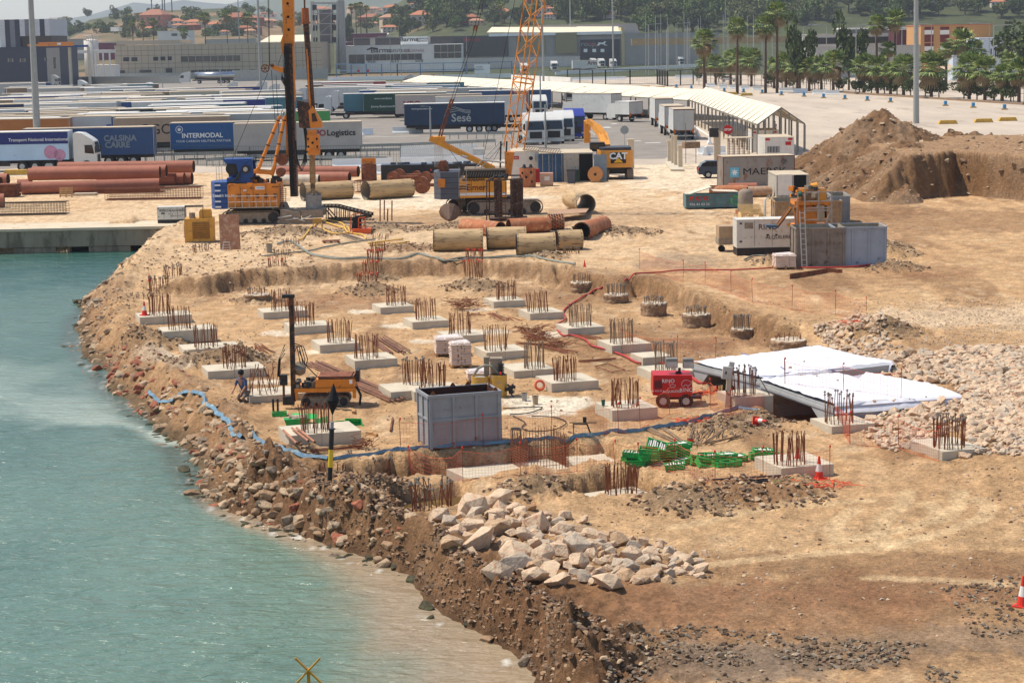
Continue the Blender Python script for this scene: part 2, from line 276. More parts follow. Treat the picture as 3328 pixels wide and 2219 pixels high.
Zg=terrain(Xg,Yg);gcol=ground_colour(Xg,Yg,Zg)
m_ground=attr_mat('site_earth',.95,.40,8.,1.,9.,.1,.11)
tag(grid_mesh('ground',Xg,Yg,Zg,m_ground,gcol),kind='structure')
# ------------------ water
def water_mat():
 m=attr_mat('sea_water',.12,.06,.5,.0,3.,.5);N=m.node_tree.nodes;Lk=m.node_tree.links;b=N['Principled BSDF'];b.inputs['Roughness'].default_value=.16;b.inputs['IOR'].default_value=1.33;b.inputs['Specular IOR Level'].default_value=.5
 tc=N.new('ShaderNodeTexCoord');prev=None
 for sc,st,ds in(((.42,.9,1),.8,.36),((1.3,3.4,1),.9,.16),((5,9,1),.6,.05)):
  mp=N.new('ShaderNodeMapping');mp.inputs['Scale'].default_value=sc;mp.inputs['Rotation'].default_value=(0,0,.35);Lk.new(tc.outputs['Object'],mp.inputs[0]);n=N.new('ShaderNodeTexNoise');n.inputs['Scale'].default_value=1;n.inputs['Detail'].default_value=4;n.inputs['Distortion'].default_value=.6;Lk.new(mp.outputs[0],n.inputs['Vector'])
  bp=N.new('ShaderNodeBump');bp.inputs['Strength'].default_value=st;bp.inputs['Distance'].default_value=ds;Lk.new(n.outputs['Fac'],bp.inputs['Height'])
  if prev:Lk.new(prev.outputs[0],bp.inputs['Normal'])
  prev=bp
 Lk.new(prev.outputs[0],b.inputs['Normal']);return m
ny,nx=300,260
Yw=np.repeat(np.geomspace(30,150,ny)[:,None],nx,1);Xw=np.linspace(0,1,nx)[None,:]**1.0*(.31*Yw+12+12)-(.31*Yw+12)
n=fbm(Xw*.12,Yw*.08,5,4);n2=fbm(Xw*.5+2*n,Yw*.25,15,4)
c=lambda*a:np.array(lin(a))
cw=np.zeros(Xw.shape+(3,))+c(.305,.415,.365)
def mixw(m,cc):
 global cw;cw=cw*(1-m[...,None])+cc*m[...,None]
mixw(sm(Yw,95,135)*.8,c(.14,.32,.28));mixw(sm(n,.45,.65)*.5,c(.375,.475,.415))
dsh,psh=seg_dist(Xw,Yw,[(p.x,p.y)for p in SH])
mixw(sm(72-Yw,0,18)*sm(n+.1,.3,.6)*.55,c(.40,.50,.43))
mixw(sm(1.-dsh/np.interp(psh,[15,18,21,28],[.5,1.3,3.6,6.5])+(n2-.5)*.5,0,.75)*(psh>15),c(.66,.53,.42));mixw(sm(1.-dsh/np.interp(psh,[16,20,28],[2,7,12])+(n2-.5)*.4,0,1)*(psh>15.5)*.35,c(.50,.55,.46));mixw(sm(fbm(Xw*3.5,Yw*2.2,25,3),.66,.74)*sm(.8-dsh,0,.6)*(Yw<100)*.8,c(.88,.87,.82))
mixw(sm(1.-dsh/1.2+(n2-.5),.3,.9)*(psh<16)*.7,c(.30,.33,.27))
pl=[gz(20,X,Y,ZW)for X,Y in((980,1110),(850,1060),(700,1000),(450,970),(100,860),(-200,700))];dp,pp=seg_dist(Xw,Yw,[(p.x,p.y)for p in pl]);mixw(sm(1-dp/np.interp(pp,[0,2,5],[.7,1.3,6])+(n2-.5)*1.1,.15,.95)*np.interp(pp,[0,2,5],[.85,.6,.25]),c(.72,.75,.68))
grid_w=grid_mesh('water',Xw,Yw,np.full(Xw.shape,ZW),water_mat(),cw);tag(grid_w,kind='structure')
pm=mat('pond_water',(.40,.31,.14),.08,var=.1,spec=.5,bump=.1,bs=6)
tag(MB().slab([(p.x,p.y)for p in[gz(17,X,Y,-.24)for X,Y in((0,190),(560,110),(640,180),(520,260),(120,300))]],-.32,-.24).build('puddle',pm),kind='structure')
# ------------------ yard surfaces beyond the earthworks
def sheet(name,pts,z,m,kind='structure',attrf=None):
 return tag(MB().add([(p[0],p[1],z)for p in pts],[tuple(range(len(pts)))]).build(name,m),kind=kind)
m_far=mat('far_ground',(.60,.54,.42),.95,var=.25,scale=.02)
sheet('terrain',[(-3000,600),(3000,600),(3000,9000),(-3000,9000)],ZY-.5,m_far)
m_asph=mat('asphalt',(.52,.485,.44),.9,var=.16,scale=.35,bump=.1,rust=.12,rustc=(.46,.43,.395))
m_conc=mat('yard_concrete',(.72,.655,.575),.9,var=.14,scale=.12,stretch=(1,.25,1),rust=.2,rustc=(.62,.56,.49))
m_dust=mat('dusty_yard',(.82,.745,.63),.95,var=.16,scale=.3,stretch=(1,.3,1),rust=.25,rustc=(.68,.585,.47),bump=.3,bs=4)
sheet('yard',[(-400,190),(400,190),(1200,620),(-1200,620)],ZY-.006,m_conc)
def gy(t,X,Y,z=ZY):p=gz(t,X,Y,z);return(p.x,p.y)
sheet('lorry_park',[gy(5,-300,440),gy(5,900,380),gy(5,1850,395),gy(6,800,425),gy(7,0,330),gy(7,1000,330),gy(7,1400,330),gy(7,1740,130),gy(7,1640,-70),gy(3,1620,920),gy(3,-300,760),gy(1,-800,700)],ZY+.004,m_asph)
mw_=mat('road_paint',(.85,.84,.80),.7,var=.1)
b=MB()
for t,X,Y,X2,Y2,w_ in((7,1100,165,1185,162,.35),(7,1225,184,1365,180,.45),(7,905,10,1030,8,.3),(7,860,38,885,44,.5),(6,1000,130,1500,120,.25),(3,920,1137,1010,1140,.3),(7,1660,20,1830,130,.2)):
 a=gz(t,X,Y,ZY+.012);e=gz(t,X2,Y2,ZY+.012);d=(e-a).normalized();u=Vector((-d.y,d.x,0))*w_;b.add([a-u,e-u,e+u,a+u],[(0,1,2,3)])
tag(b.build('road_markings',mw_),kind='structure')
# ------------------ rocks
def rock_mesh(name,seed,m,n=20,sq=(1,.8,.65),bev=.022):
 r=random.Random(seed);bm=bmesh.new()
 for _ in range(n):
  v=Vector((r.gauss(0,1),r.gauss(0,1),r.gauss(0,1))).normalized();v*=r.uniform(.78,1.08);bm.verts.new((v.x*sq[0],v.y*sq[1],v.z*sq[2]))
 bmesh.ops.convex_hull(bm,input=bm.verts);bmesh.ops.delete(bm,geom=[v for v in bm.verts if not v.link_faces],context='VERTS')
 if bev:
  bmesh.ops.dissolve_limit(bm,angle_limit=.22,verts=bm.verts,edges=bm.edges)
  bmesh.ops.bevel(bm,geom=list(bm.edges),offset=bev,segments=1,affect='EDGES',profile=.5)
 me=bpy.data.meshes.new(name);bm.to_mesh(me);bm.free();me.materials.append(m);return me
def rk(name,c,v=.2,rust=.2,rc=(.62,.45,.33)):return mat(name,c,.92,var=v,scale=2.2,rust=rust,rustc=rc,bump=.7,bs=7)
m_lime=[rk('limestone_pale',(.78,.68,.56),.16,.35,(.72,.55,.43)),rk('limestone_grey',(.72,.65,.56),.2,.3,(.72,.58,.46)),rk('limestone_pink',(.77,.66,.54),.2,.3,(.66,.47,.37)),rk('limestone_tan',(.70,.58,.45),.2,.3,(.58,.44,.33))]
m_shore=[rk('shore_rock_tan',(.60,.48,.36),.25,.3,(.50,.41,.33)),rk('shore_rock_grey',(.49,.43,.36),.25,.3,(.62,.53,.43)),rk('shore_rock_pale',(.69,.59,.47),.2,.3,(.58,.47,.38)),rk('shore_rock_red',(.58,.34,.24),.25,.3,(.66,.46,.34)),rk('shore_rock_wet',(.27,.24,.18),.25,.4,(.30,.32,.15))]
BOUL=[[rock_mesh('boulder',100+10*k+j,m,13+j,(1,.72+.06*j,.55+.07*j))for j in range(4)]for k,m in enumerate(m_lime)]
SHR=[[rock_mesh('rock',300+10*k+j,m,14+2*j,(1,.7,.42+.08*j),.04)for j in range(3)]for k,m in enumerate(m_shore)]
def put(me,name,p,s,label,cat,group,r=R,tilt=.5):
 o=obj(name,me);o.location=p;o.rotation_euler=(r.uniform(-tilt,tilt),r.uniform(-tilt,tilt),r.uniform(0,6.3));o.scale=(s*r.uniform(.85,1.15),s*r.uniform(.85,1.15),s*r.uniform(.85,1.15));return tag(o,label,cat,group)
PILE=[(790,145,185),(600,190,190),(1020,190,90),(815,185,105),(905,200,110),(370,260,140),(450,295,130),(650,240,150),(950,225,110),(1130,230,70),(1370,275,90),(780,235,120),(1205,290,90),(1260,250,90),(750,272,105),(910,295,130),(1065,305,180),(1145,350,60),(495,345,110),(620,310,150),(780,340,160),(885,370,90),(1225,345,120),(990,385,125),(1300,335,60),(1440,370,100),(1630,410,150),(1510,400,90),(460,440,140),(660,425,220),(820,420,110),(880,445,110),(1045,450,100),(1125,445,100),(1230,425,100),(1345,375,90),(1340,470,170),(1225,490,130),(1465,455,120),(1545,480,90),(1590,450,80),(1440,510,90),(1710,400,60),(1795,430,90),(1920,430,70),(905,505,210),(1080,530,140),(1195,565,120),(1350,570,140),(1525,565,80),(1710,520,150),(1830,520,120),(1965,510,100),(2040,540,90),(920,585,170),(1060,595,120),(1150,640,160),(1500,510,70),(1590,560,80),(1600,520,60),(1700,610,110),(1450,540,60),(1890,560,70),(2080,560,110),(765,645,165),(1040,670,150),(1205,700,150),(1305,635,70),(1375,670,90),(1310,690,50),(1480,635,80),(1550,700,200),(1670,660,120),(1840,650,150),(1990,650,80),(2000,600,80),(2110,605,90),(2200,610,90),(1755,708,75),(1440,705,60),(1420,620,60),(1930,600,60),(2140,650,50),(605,505,85),(540,560,70),(2060,640,60),(1720,680,50),(1560,610,60),(1280,600,70),(1160,500,70),(2180,560,70),(1760,580,60),(2010,550,60),(950,640,70),(1260,390,60),(1370,420,60)]
placed=[]
def pile_place(X,Y,w_,k,first):
 sc=w_/2.138/(FPX/58)/2
 p=g(17,X,Y+w_*.25)
 near=[(q,s)for q,s in placed if(q.x-p.x)**2+(q.y-p.y)**2<(sc*.8+s*.8)**2]
 z=p.z+sc*.45
 for q,s in near:
  dd=math.hypot(q.x-p.x,q.y-p.y);z=max(z,q.z+.25*max(0,(sc+s)*.7-dd))
 dz=z-p.z;p=p+Vector((0,-dz*3.6,0))if False else p
 d=ray(17,X,Y);kk=(z-CAMZ)/d.z;p=Vector((d.x*kk,d.y*kk,z));placed.append((p,sc));return p,sc
tone=['pale','greyish','pinkish','tan']
words=['in the heap beside the shore','at the edge of the heap by the track']
for k,(X,Y,w_)in enumerate(sorted(PILE,key=lambda q:-q[1])):
 p,sc=pile_place(X,Y,w_,k,0);kk=R.choice([0,0,0,1,2,3,2]);big='big'if w_>140 else'mid-sized'if w_>85 else'small'
 place='on the crest near the rebar pond'if Y<260 else'in the middle'if Y<560 else'along the near foot'
 side='left'if X<900 else'right'if X>1500 else'middle'
 o=put(R.choice(BOUL[kk]),'boulder',p,sc*1.42,'%s %s limestone boulder %s, %s part of the heap'%(big,tone[kk],place,side),'boulder','limestone boulders heaped beside the shore')
 if(X,Y)in((1020,190),(1830,520)):
  q=MB().box((0,-.62,.2),(.22,.02,.18),0,0,.3).build('paint_mark',mat('red_paint_spot',(.85,.16,.12)),o)
fc=[(560,300),(900,330),(1150,400),(1450,480),(1750,560),(1950,600)]
for k in range(95):
 a=R.choice(fc);X=a[0]+R.gauss(0,130);Y=a[1]+R.gauss(0,70)
 p=g(17,X,Y);put(R.choice(R.choice(BOUL)),'boulder',p+Vector((0,0,.05)),R.uniform(.16,.33),'small limestone block wedged low in the heap','boulder','limestone boulders heaped beside the shore')
P2=[(p.x,p.y)for p in SH]
def shore_at(t_,off):
 k=min(int(t_),len(P2)-2);f=t_-k;a=Vector(P2[k]);b_=Vector(P2[k+1]);d=(b_-a).normalized();return a.lerp(b_,f)+Vector((-d.y,d.x))*off
nsh=0;seq=[]
for k in range(1500):
 t_=R.uniform(0,18.2)if k%14 else R.uniform(18,20);i=min(int(t_),25);t2=t_
 off=R.uniform(-.45,2.3)if t_<14.5 else R.uniform(-.4,1.7)
 if abs(off)>1.8 and R.random()<.4:continue
 p=shore_at(t2,off);s=R.uniform(.10,.33)*(1.15 if off<1.6 else .8)
 seq.append((p,off,s,t_))
seq.sort(key=lambda q:-q[2]*(1000/(q[0].y+900)))
rest=MB()
def rock_into(mb,me,p,s,r,mi):
 M=Matrix.Translation(p)@Matrix.Rotation(r.uniform(0,6.3),4,'Z')@Matrix.Rotation(r.uniform(-.5,.5),4,'X')@Matrix.Scale(s,4)
 mb.add([M@v.co for v in me.vertices],[tuple(q.vertices)for q in me.polygons],mi)
for k,(p,off,s,t_)in enumerate(seq):
 z=hz(p.x,p.y)
 kk=4 if(off<.12 and R.random()<.75)else(3 if 9<t_<11.5 and R.random()<.45 else R.choice([0,0,1,2,2,0,3 if R.random()<.3 else 2]))
 z=max(z+s*.02,ZW-.08-s*.1)
 if k<290:
  cn=['tan','grey','pale','red-brown','dark wet'][kk];wh='half under water'if off<.1 else'high on the bank'if off>1.2 else'low on the bank'
  wh2='near the quay'if t_<4 else'opposite the row of footings'if t_<11 else'near the blue hose'if t_<14 else'below the striped marker pole'
  put(R.choice(SHR[kk]),'shore_rock',(p.x,p.y,z),s,'%s %s shore rock %s, %s'%('large'if s>.34 else'small'if s<.24 else'mid-sized',cn,wh,wh2),'rock','rocks along the shore',tilt=.35)
 else:rock_into(rest,R.choice(SHR[kk]),(p.x,p.y,z),s,R,kk)
tag(rest.build('shore_rubble',m_shore),'small mixed stones between the bigger rocks of the bank','rubble',kind='stuff')
for t,X,Y,s,kk,lb in((9,165,575,.5,4,'dark wet rock standing out in the water off the bank'),(9,240,580,.35,2,'pale rock beside the dark one off the bank'),(13,275,1070,.33,4,'lone dark rock in the water below the footings'),(13,350,1285,.35,0,'lone tan rock in the water left of the marker pole'),(18,1145,345,.3,4,'black angular rock standing in the muddy shallows'),(18,1175,405,.14,4,'small flat dark rock in the muddy shallows'),(18,1065,175,.36,4,'dark muddy clod at the edge of the earth bank'),(18,1425,460,.3,4,'dark wet rock at the foot of the brown bank'),(18,1535,550,.3,0,'yellowish rock at the foot of the brown bank'),(18,1790,700,.36,1,'grey rock at the corner of the muddy shore'),(20,540,700,.4,3,'red rock in the water beside the bank')):
 p=gz(t,X,Y,ZW);put(SHR[kk][1],'shore_rock',(p.x,p.y,ZW+s*.1),s,lb,'rock','rocks along the shore',tilt=.2)
# ------------------ rubble and loose stones (too many to count)
def scatter(name,region_pts,n,s0,s1,meshes,mats,label,z0=0.,mf=None,flat=.3,powr=2.2,dens=None,sl=3):
 P=[(q.x,q.y)for q in region_pts];xs=[p[0]for p in P];ysn=[p[1]for p in P];rr=np.random.RandomState(sum(ord(ch)for ch in name));X=rr.uniform(min(xs),max(xs),n*4);Y=rr.uniform(min(ysn),max(ysn),n*4)
 ok=inside(X,Y,P)
 if dens is not None:ok&=rr.rand(len(X))<dens(X,Y)
 X=X[ok][:n];Y=Y[ok][:n];Z=terrain(X,Y);n=len(X);S_=s0+(s1-s0)*rr.rand(n)**powr;V=[];F=[];MI=[];off=0;k=rr.randint(0,len(meshes),n);A=rr.rand(n)*6.28;mi=rr.randint(0,len(mats),n)
 co=[np.array([v.co[:]for v in me.vertices])for me in meshes];fa=[[tuple(q.vertices)for q in me.polygons]for me in meshes]
 keep=Z>ZW+.1
 for i in range(n):
  if not keep[i]:continue
  c_=co[k[i]];ca,sa=math.cos(A[i]),math.sin(A[i]);x=c_[:,0]*ca-c_[:,1]*sa;y=c_[:,0]*sa+c_[:,1]*ca
  V.append(np.stack([X[i]+S_[i]*x,Y[i]+S_[i]*y,Z[i]+S_[i]*(c_[:,2]+flat)],1));F+=[tuple(j+off for j in f)for f in fa[k[i]]];MI+=[int(mi[i])]*len(fa[k[i]]);off+=len(c_)
 me=bpy.data.meshes.new(name);me.from_pydata(np.concatenate(V).tolist(),[],F)
 for m in mats:me.materials.append(m)
 me.polygons.foreach_set('material_index',MI);me.update();return tag(obj(name,me),label,'gravel'if'gravel'in name else'rubble',kind='stuff')
LO=[rock_mesh('chip',700+j,m_lime[0],9,(1,.8,.6),0)for j in range(6)];MID=[rock_mesh('chip',720+j,m_lime[0],13,(1,.78,.65),0)for j in range(6)]
m_earthc=[mat('earth_clod',(.58,.46,.35),.95,var=.25,scale=4,bump=.5,bs=12),mat('earth_clod_dark',(.45,.36,.28),.95,var=.25,scale=4,bump=.5,bs=12),mat('earth_clod_pale',(.70,.60,.48),.95,var=.2,scale=4)]
m_slag=[mat('dark_clod',(.43,.36,.28),.9,var=.3,scale=4),mat('dark_clod_grey',(.56,.50,.42),.9,var=.3,scale=4),m_earthc[1]]
RUB=[gz(t,X,Y,.35)for t,X,Y in((12,420,870),(12,900,760),(12,1150,1020),(12,1800,1180),(16,3000,180),(16,2900,700),(16,2352,1020),(16,1850,960),(16,1800,760),(16,1150,900),(16,850,760),(16,1060,560),(16,1800,470),(16,1650,360),(16,1000,260),(16,700,160),(12,700,1080))]
rub_d=lambda x,y:np.clip(.25+1.2*(fbm(x*.35,y*.2,55,3)-.3),.05,1)
scatter('limestone_rubble',RUB,5200,.04,.22,MID,m_lime[:3],'pale broken limestone spread right of the covered concrete culverts',dens=rub_d,powr=1.8)
NEARR=[gz(16,X,Y,.2)for X,Y in((1300,150),(2450,100),(2500,900),(1850,940),(1800,480),(1700,350))]
scatter('limestone_rubble',NEARR,1900,.10,.30,MID,m_lime[:3],'coarse pale limestone blocks at the right edge above the bare ground',powr=1.6)
rr_=random.Random(5)
for k in range(110):
 X=rr_.uniform(880,2340);Y=rr_.uniform(60,900)
 if Y>300+(X-900)*.55+200 or Y<60:continue
 p=g(16,X,Y)
 if not inside(np.array([p.x]),np.array([p.y]),[(q.x,q.y)for q in RUB])[0]:continue
 kk=rr_.choice([0,0,1,2]);s=rr_.uniform(.2,.38);put(rr_.choice(BOUL[kk]),'rubble_block',p+Vector((0,0,s*.3)),s,'%s limestone block lying %s the rubble spread right of the culverts'%(tone[kk],'on the far side of'if Y<300 else'in the middle of'if Y<600 else'on the near side of'),'rubble block','limestone blocks in the rubble spread',rr_)
for t,X,Y,s,lb in((12,1060,790,.62,'round pale boulder with an arched hollow by the end of the orange net'),(12,1210,790,.5,'pale lumpy boulder right of the arched one'),(12,1050,880,.38,'flat pale stone in front of the arched boulder'),(12,960,820,.4,'tan boulder left of the arched one'),(12,690,1025,.3,'greyish boulder at the far corner of the white sheet'),(12,1050,1160,.38,'tan slab of rock beyond the white sheet'),(16,1365,375,.26,'brown boulder standing on the white sheet'),(16,1490,560,.5,'pink-tan rock by the grey edge of the culvert'),(16,1380,620,.48,'big pink-tan rock behind the ringed rebar on the right'),(16,950,670,.3,'pale rock leaning against the corner of the culvert'),(16,1810,1000,.28,'pale rock at the near corner of the right footing')):
 put(BOUL[R.choice([0,2,3])][2],'boulder',g(t,X,Y)+Vector((0,0,s*.25)),s,lb,'boulder','loose boulders round the rubble spread',tilt=.2)
ALLP=[gz(0,X,Y,0)for X,Y in((260,650),(1400,640),(1950,770),(2380,900),(2380,1400),(2380,1600),(1250,1600),(900,1330),(450,1130),(200,800))]
gd=lambda x,y:np.clip(.06+2.2*(fbm(x*.5,y*.3,88,4)-.45),.03,1)*np.clip(60/y,.3,1)**1.2
scatter('site_gravel',ALLP,17000,.014,.085,LO,m_earthc+[m_lime[1]],'small stones and clods strewn over the bare ground',dens=gd,powr=2.6,flat=.15)
scatter('heap_gravel',[gz(9,X,Y,0)for X,Y in((300,300),(2300,-40),(2352,380),(1800,450),(900,480),(600,700),(1000,1187),(600,1250),(250,900))],1300,.03,.13,LO,m_earthc,'brown clods along the scarp and inner bank',powr=2)
for hi,(c_,r,h)in enumerate(HP):
 scatter('heap_gravel',[c_+Vector((r*1.25*math.cos(a),r*1.25*math.sin(a),0))for a in[j*.785 for j in range(8)]],int(130*r*r*min(1,(60/c_.y)**.5)),.03,.15,LO,m_slag if hi in(28,29)else m_earthc[:2]+[m_earthc[2]],'broken clods on heap number of spoil',powr=2)
for o in list(C.objects):
 if o.get('label')=='broken clods on heap number of spoil':o['label']='broken earth clods covering the small spoil heaps'
scatter('heap_gravel',[gz(18,X,Y,-.5)for X,Y in((900,-60),(1300,60),(1700,260),(2050,480),(2300,620),(2100,900),(1800,900),(1500,600),(1200,350),(950,130))],4200,.015,.12,LO,m_earthc[:2],'brown clods on the earth bank above the muddy shallows',powr=2.2)
scatter('heap_gravel',[gz(19,X,Y,0)for X,Y in((-100,900),(800,960),(1900,1050),(1900,1300),(0,1330),(-500,1330),(-500,1150))],1700,.012,.11,LO,m_slag,'dark grey asphalt lumps at the bottom of the picture',powr=2.6,dens=lambda x,y:np.clip(5*(fbm(x*.9,y*.7,91,4)-.46),0,1))
scatter('site_gravel',[gz(12,X,Y,ZY)for X,Y in((700,560),(3000,520),(3000,1020),(1300,960),(900,800))],3000,.02,.08,LO,m_lime[:3],'fine pale gravel on the graded ground above the rubble',powr=2)
scatter('heap_gravel',[gz(13,X,Y,-.4)for X,Y in((1400,1150),(2350,1300),(2350,1700),(1900,1750),(1500,1500))],1500,.02,.13,LO,m_earthc[:2],'brown clods on the slope by the muddy pond',powr=2)
scatter('heap_gravel',[gz(19,X,Y,0)for X,Y in((1800,650),(2352,560),(2352,1000),(2000,1000))],260,.03,.1,LO,m_slag,'scattered dark lumps at the lower right',powr=2)
# ------------------ concrete footings with starter bars
m_fc=mat('footing_concrete',(.75,.70,.61),.9,var=.1,scale=1.2,rust=.22,rustc=(.79,.73,.63),bump=.15,bs=10)
m_rb=mat('rebar_rust',(.50,.29,.18),.85,var=.35,scale=6);m_rbg=mat('rebar_grey',(.53,.44,.35),.85,var=.3,scale=6);m_cap=mat('rebar_cap_red',(.85,.27,.14),.6);m_capg=mat('anchor_plate',(.52,.48,.43),.8,var=.3,scale=8)
YAW=.31
def rebar_mesh(h,r=.016,cap=None,mats=None,bend=0.):
 b=MB();pts=[(0,0,0),(bend*.3,0,h*.5),(bend,bend*.4,h)];b.tube(pts,r,5)
 if cap=='plate':b.cyl((bend,bend*.4,h-.01),(bend,bend*.4,h+.015),.045,n=8,mi=1);b.cyl((bend,bend*.4,h+.015),(bend,bend*.4,h+.05),.022,n=6,mi=1)
 if cap=='red':b.lathe([(.02,h-.02),(.035,h+.02),(.03,h+.045)],(bend,bend*.4,0),7,1)
 me_=b.build('rebar',mats or[m_rb,m_capg]);me=me_.data;bpy.data.objects.remove(me_);return me
RB={}
def rebar_ring(parent,c,rad,n,h,cap=None,mats=None,seed=0,lean=.05,name='rebar',r=.016,zj=.06,fill=.2):
 rr=random.Random(seed+11);key=(round(h,2),cap,str(mats),r)
 if key not in RB:RB[key]=[rebar_mesh(h*f,r,cap,mats,bd)for f,bd in((1,0),(.96,.02),(1.02,-.03),(.9,.04),(.75,0))]
 n+=3
 for k in range(n):
  a=2*math.pi*k/n+rr.uniform(-.09,.09)
  if rr.random()<.12:a+=.2
  q=rad*(rr.uniform(.92,1.03)if rr.random()>fill else rr.uniform(.7,.95))
  o=obj(name,rr.choice(RB[key][:4]),parent);o.location=(c[0]+q*math.cos(a),c[1]+q*math.sin(a),c[2]);o.rotation_euler=(rr.gauss(0,lean),rr.gauss(0,lean),rr.uniform(0,6))
FT=[(9,722,780,2.5,1.7,.36,915,695,20,1.0,.5,None,'long footing with a red and white cone standing on it'),(9,935,905,2.4,1.6,.3,1120,845,18,1.0,.5,None,'footing half covered by a grey spoil heap behind the shore'),(9,1130,1075,2.5,1.7,.3,1360,1010,18,.98,.5,None,'low footing between two spoil heaps near the shore'),(13,500,235,2.35,1.7,.32,775,155,18,.9,.45,None,'footing nearest the shore left of the small drill rig'),(13,880,455,2.3,1.7,.25,1010,375,14,1.05,.55,None,'footing with leaning bars that the small drill rig stands at'),(9,1858,735,2.2,1.7,.36,2030,650,16,1.0,.5,None,'footing behind the drill mast with timber scraps on top'),(9,2110,872,1.9,1.7,.36,2250,790,18,1.05,.5,None,'footing just right of the drill mast top'),(10,115,1042,1.75,1.8,.36,295,938,18,1.0,.5,None,'square footing right of the drill mast in the open field'),(10,435,1190,1.8,1.8,.36,580,1108,18,1.0,.48,None,'footing beside the bundle of steel tubes'),(14,60,495,1.9,1.9,.36,230,300,16,.95,.45,'plate','footing with tall headed anchor bolts behind the grey tank'),(10,670,685,1.7,1.75,.34,812,595,18,.98,.5,None,'footing with planks on it, below the mound of short bars'),(10,965,822,1.75,1.75,.34,1090,727,18,.98,.5,None,'footing in the middle of the field left of the black bar bundle'),(10,1290,958,1.7,1.75,.34,1410,867,18,.98,.5,None,'footing behind the pallets of wrapped bags'),(10,1645,1113,1.8,1.8,.36,1765,1022,17,1.0,.5,None,'footing right of the pallets of wrapped bags'),(10,1710,630,1.65,1.75,.34,1825,545,18,.95,.5,None,'far footing with a plank at its left side beyond the red hose'),(10,2045,742,1.7,1.8,.34,2145,667,19,.98,.5,None,'footing the red hose bends round in the far field'),(11,413,885,1.75,1.75,.35,545,795,18,1.0,.5,None,'footing hugged by the red hose in the middle field'),(11,818,1048,1.8,1.8,.36,910,945,18,1.02,.5,None,'footing right of the red hose before the stubs of cut piles'),(15,505,322,1.9,1.9,.36,600,210,18,1.1,.42,'plate','footing with a bent sheaf of bolts behind the red light tower'),(14,1535,415,1.9,1.9,.36,1660,295,22,.9,.42,None,'footing draped with orange net beside the lifebuoy'),(14,1190,285,1.7,1.9,.30,1430,208,18,1.05,.42,None,'footing behind the lifebuoy with slender bars'),(15,115,680,1.7,1.75,.40,230,535,24,.95,.48,None,'footing with a green bucket on it in front of the light tower'),(15,1240,565,1.5,1.6,.40,1330,440,22,1.0,.45,'plate','footing with an electric cabinet on a post at its corner'),(16,585,800,1.6,1.6,.28,652,695,18,1.0,.48,'plate','footing at the near corner of the covered culvert'),(16,1600,1032,1.5,2.0,.26,1620,925,26,.95,.5,'plate','footing on the far right with orange cloth among its bars'),(15,1665,1192,1.75,1.9,.28,1725,1088,26,.95,.48,None,'footing by the green crates with dense dark bars'),(13,1245,868,2.45,1.8,.42,1545,752,24,.92,.45,None,'big footing behind the marker pole with tubes leaning on it'),]
EXTRA={}
for k,(t,X,Y,W,D,Hh,RX,RY,nb,hb,rad,cap,lb)in enumerate(FT):
 p=g(t,X,Y);f=thing('concrete_footing',p,YAW,lb,'footing','concrete footings with starter bars')
 b=MB();ch=.02;b.slab([(0,0),(W,0),(W,D),(0,D)],-.25,Hh);b.build('block',m_fc,f)
 if k in(0,3,13,26,9,20):MB().bx(W*.45,W*.45+.01,-.004,D*.5,0,Hh+.002).build('joint_line',mat('joint_dark',(.4,.37,.33)),f)
 q=gz(t,RX,RY,p.z+Hh);l=Matrix.Rotation(-YAW,3,'Z')@(q-p)
 lx=min(max(l.x,rad+.08),W-rad-.05);ly=min(max(l.y,rad+.1),D-rad-.05)
 rebar_ring(f,(lx,ly,Hh),rad,nb,hb,cap,[m_rb,m_capg]if k not in(16,17,18,20)else[m_rbg,m_capg],k,.045 if k!=4 else .2)
 MB().bx(lx-.02,lx+.02,ly-rad,ly+rad,Hh+.55,Hh+.57).build('tie',m_rb,f)if k in(15,)else None
 EXTRA[k]=(f,W,D,Hh,lx,ly)
for t,X,Y,W,D,Hh,RX,RY,nb,hb,lb in((14,275,500,1.9,1.6,.385,385,355,22,.95,'footing hidden behind the grey tank with a dense ring of bars'),(15,395,165,1.3,1.4,.325,430,120,0,1,'small bare concrete block beyond the sheaf of bolts')):
 p=g(t,X,Y);f=thing('concrete_footing',p,YAW,lb,'footing','concrete footings with starter bars');MB().slab([(0,0),(W,0),(W,D),(0,D)],-.25,Hh).build('block',m_fc,f)
 if nb:rebar_ring(f,(W*.5,D*.5,Hh),.45,nb,hb,None,None,77)
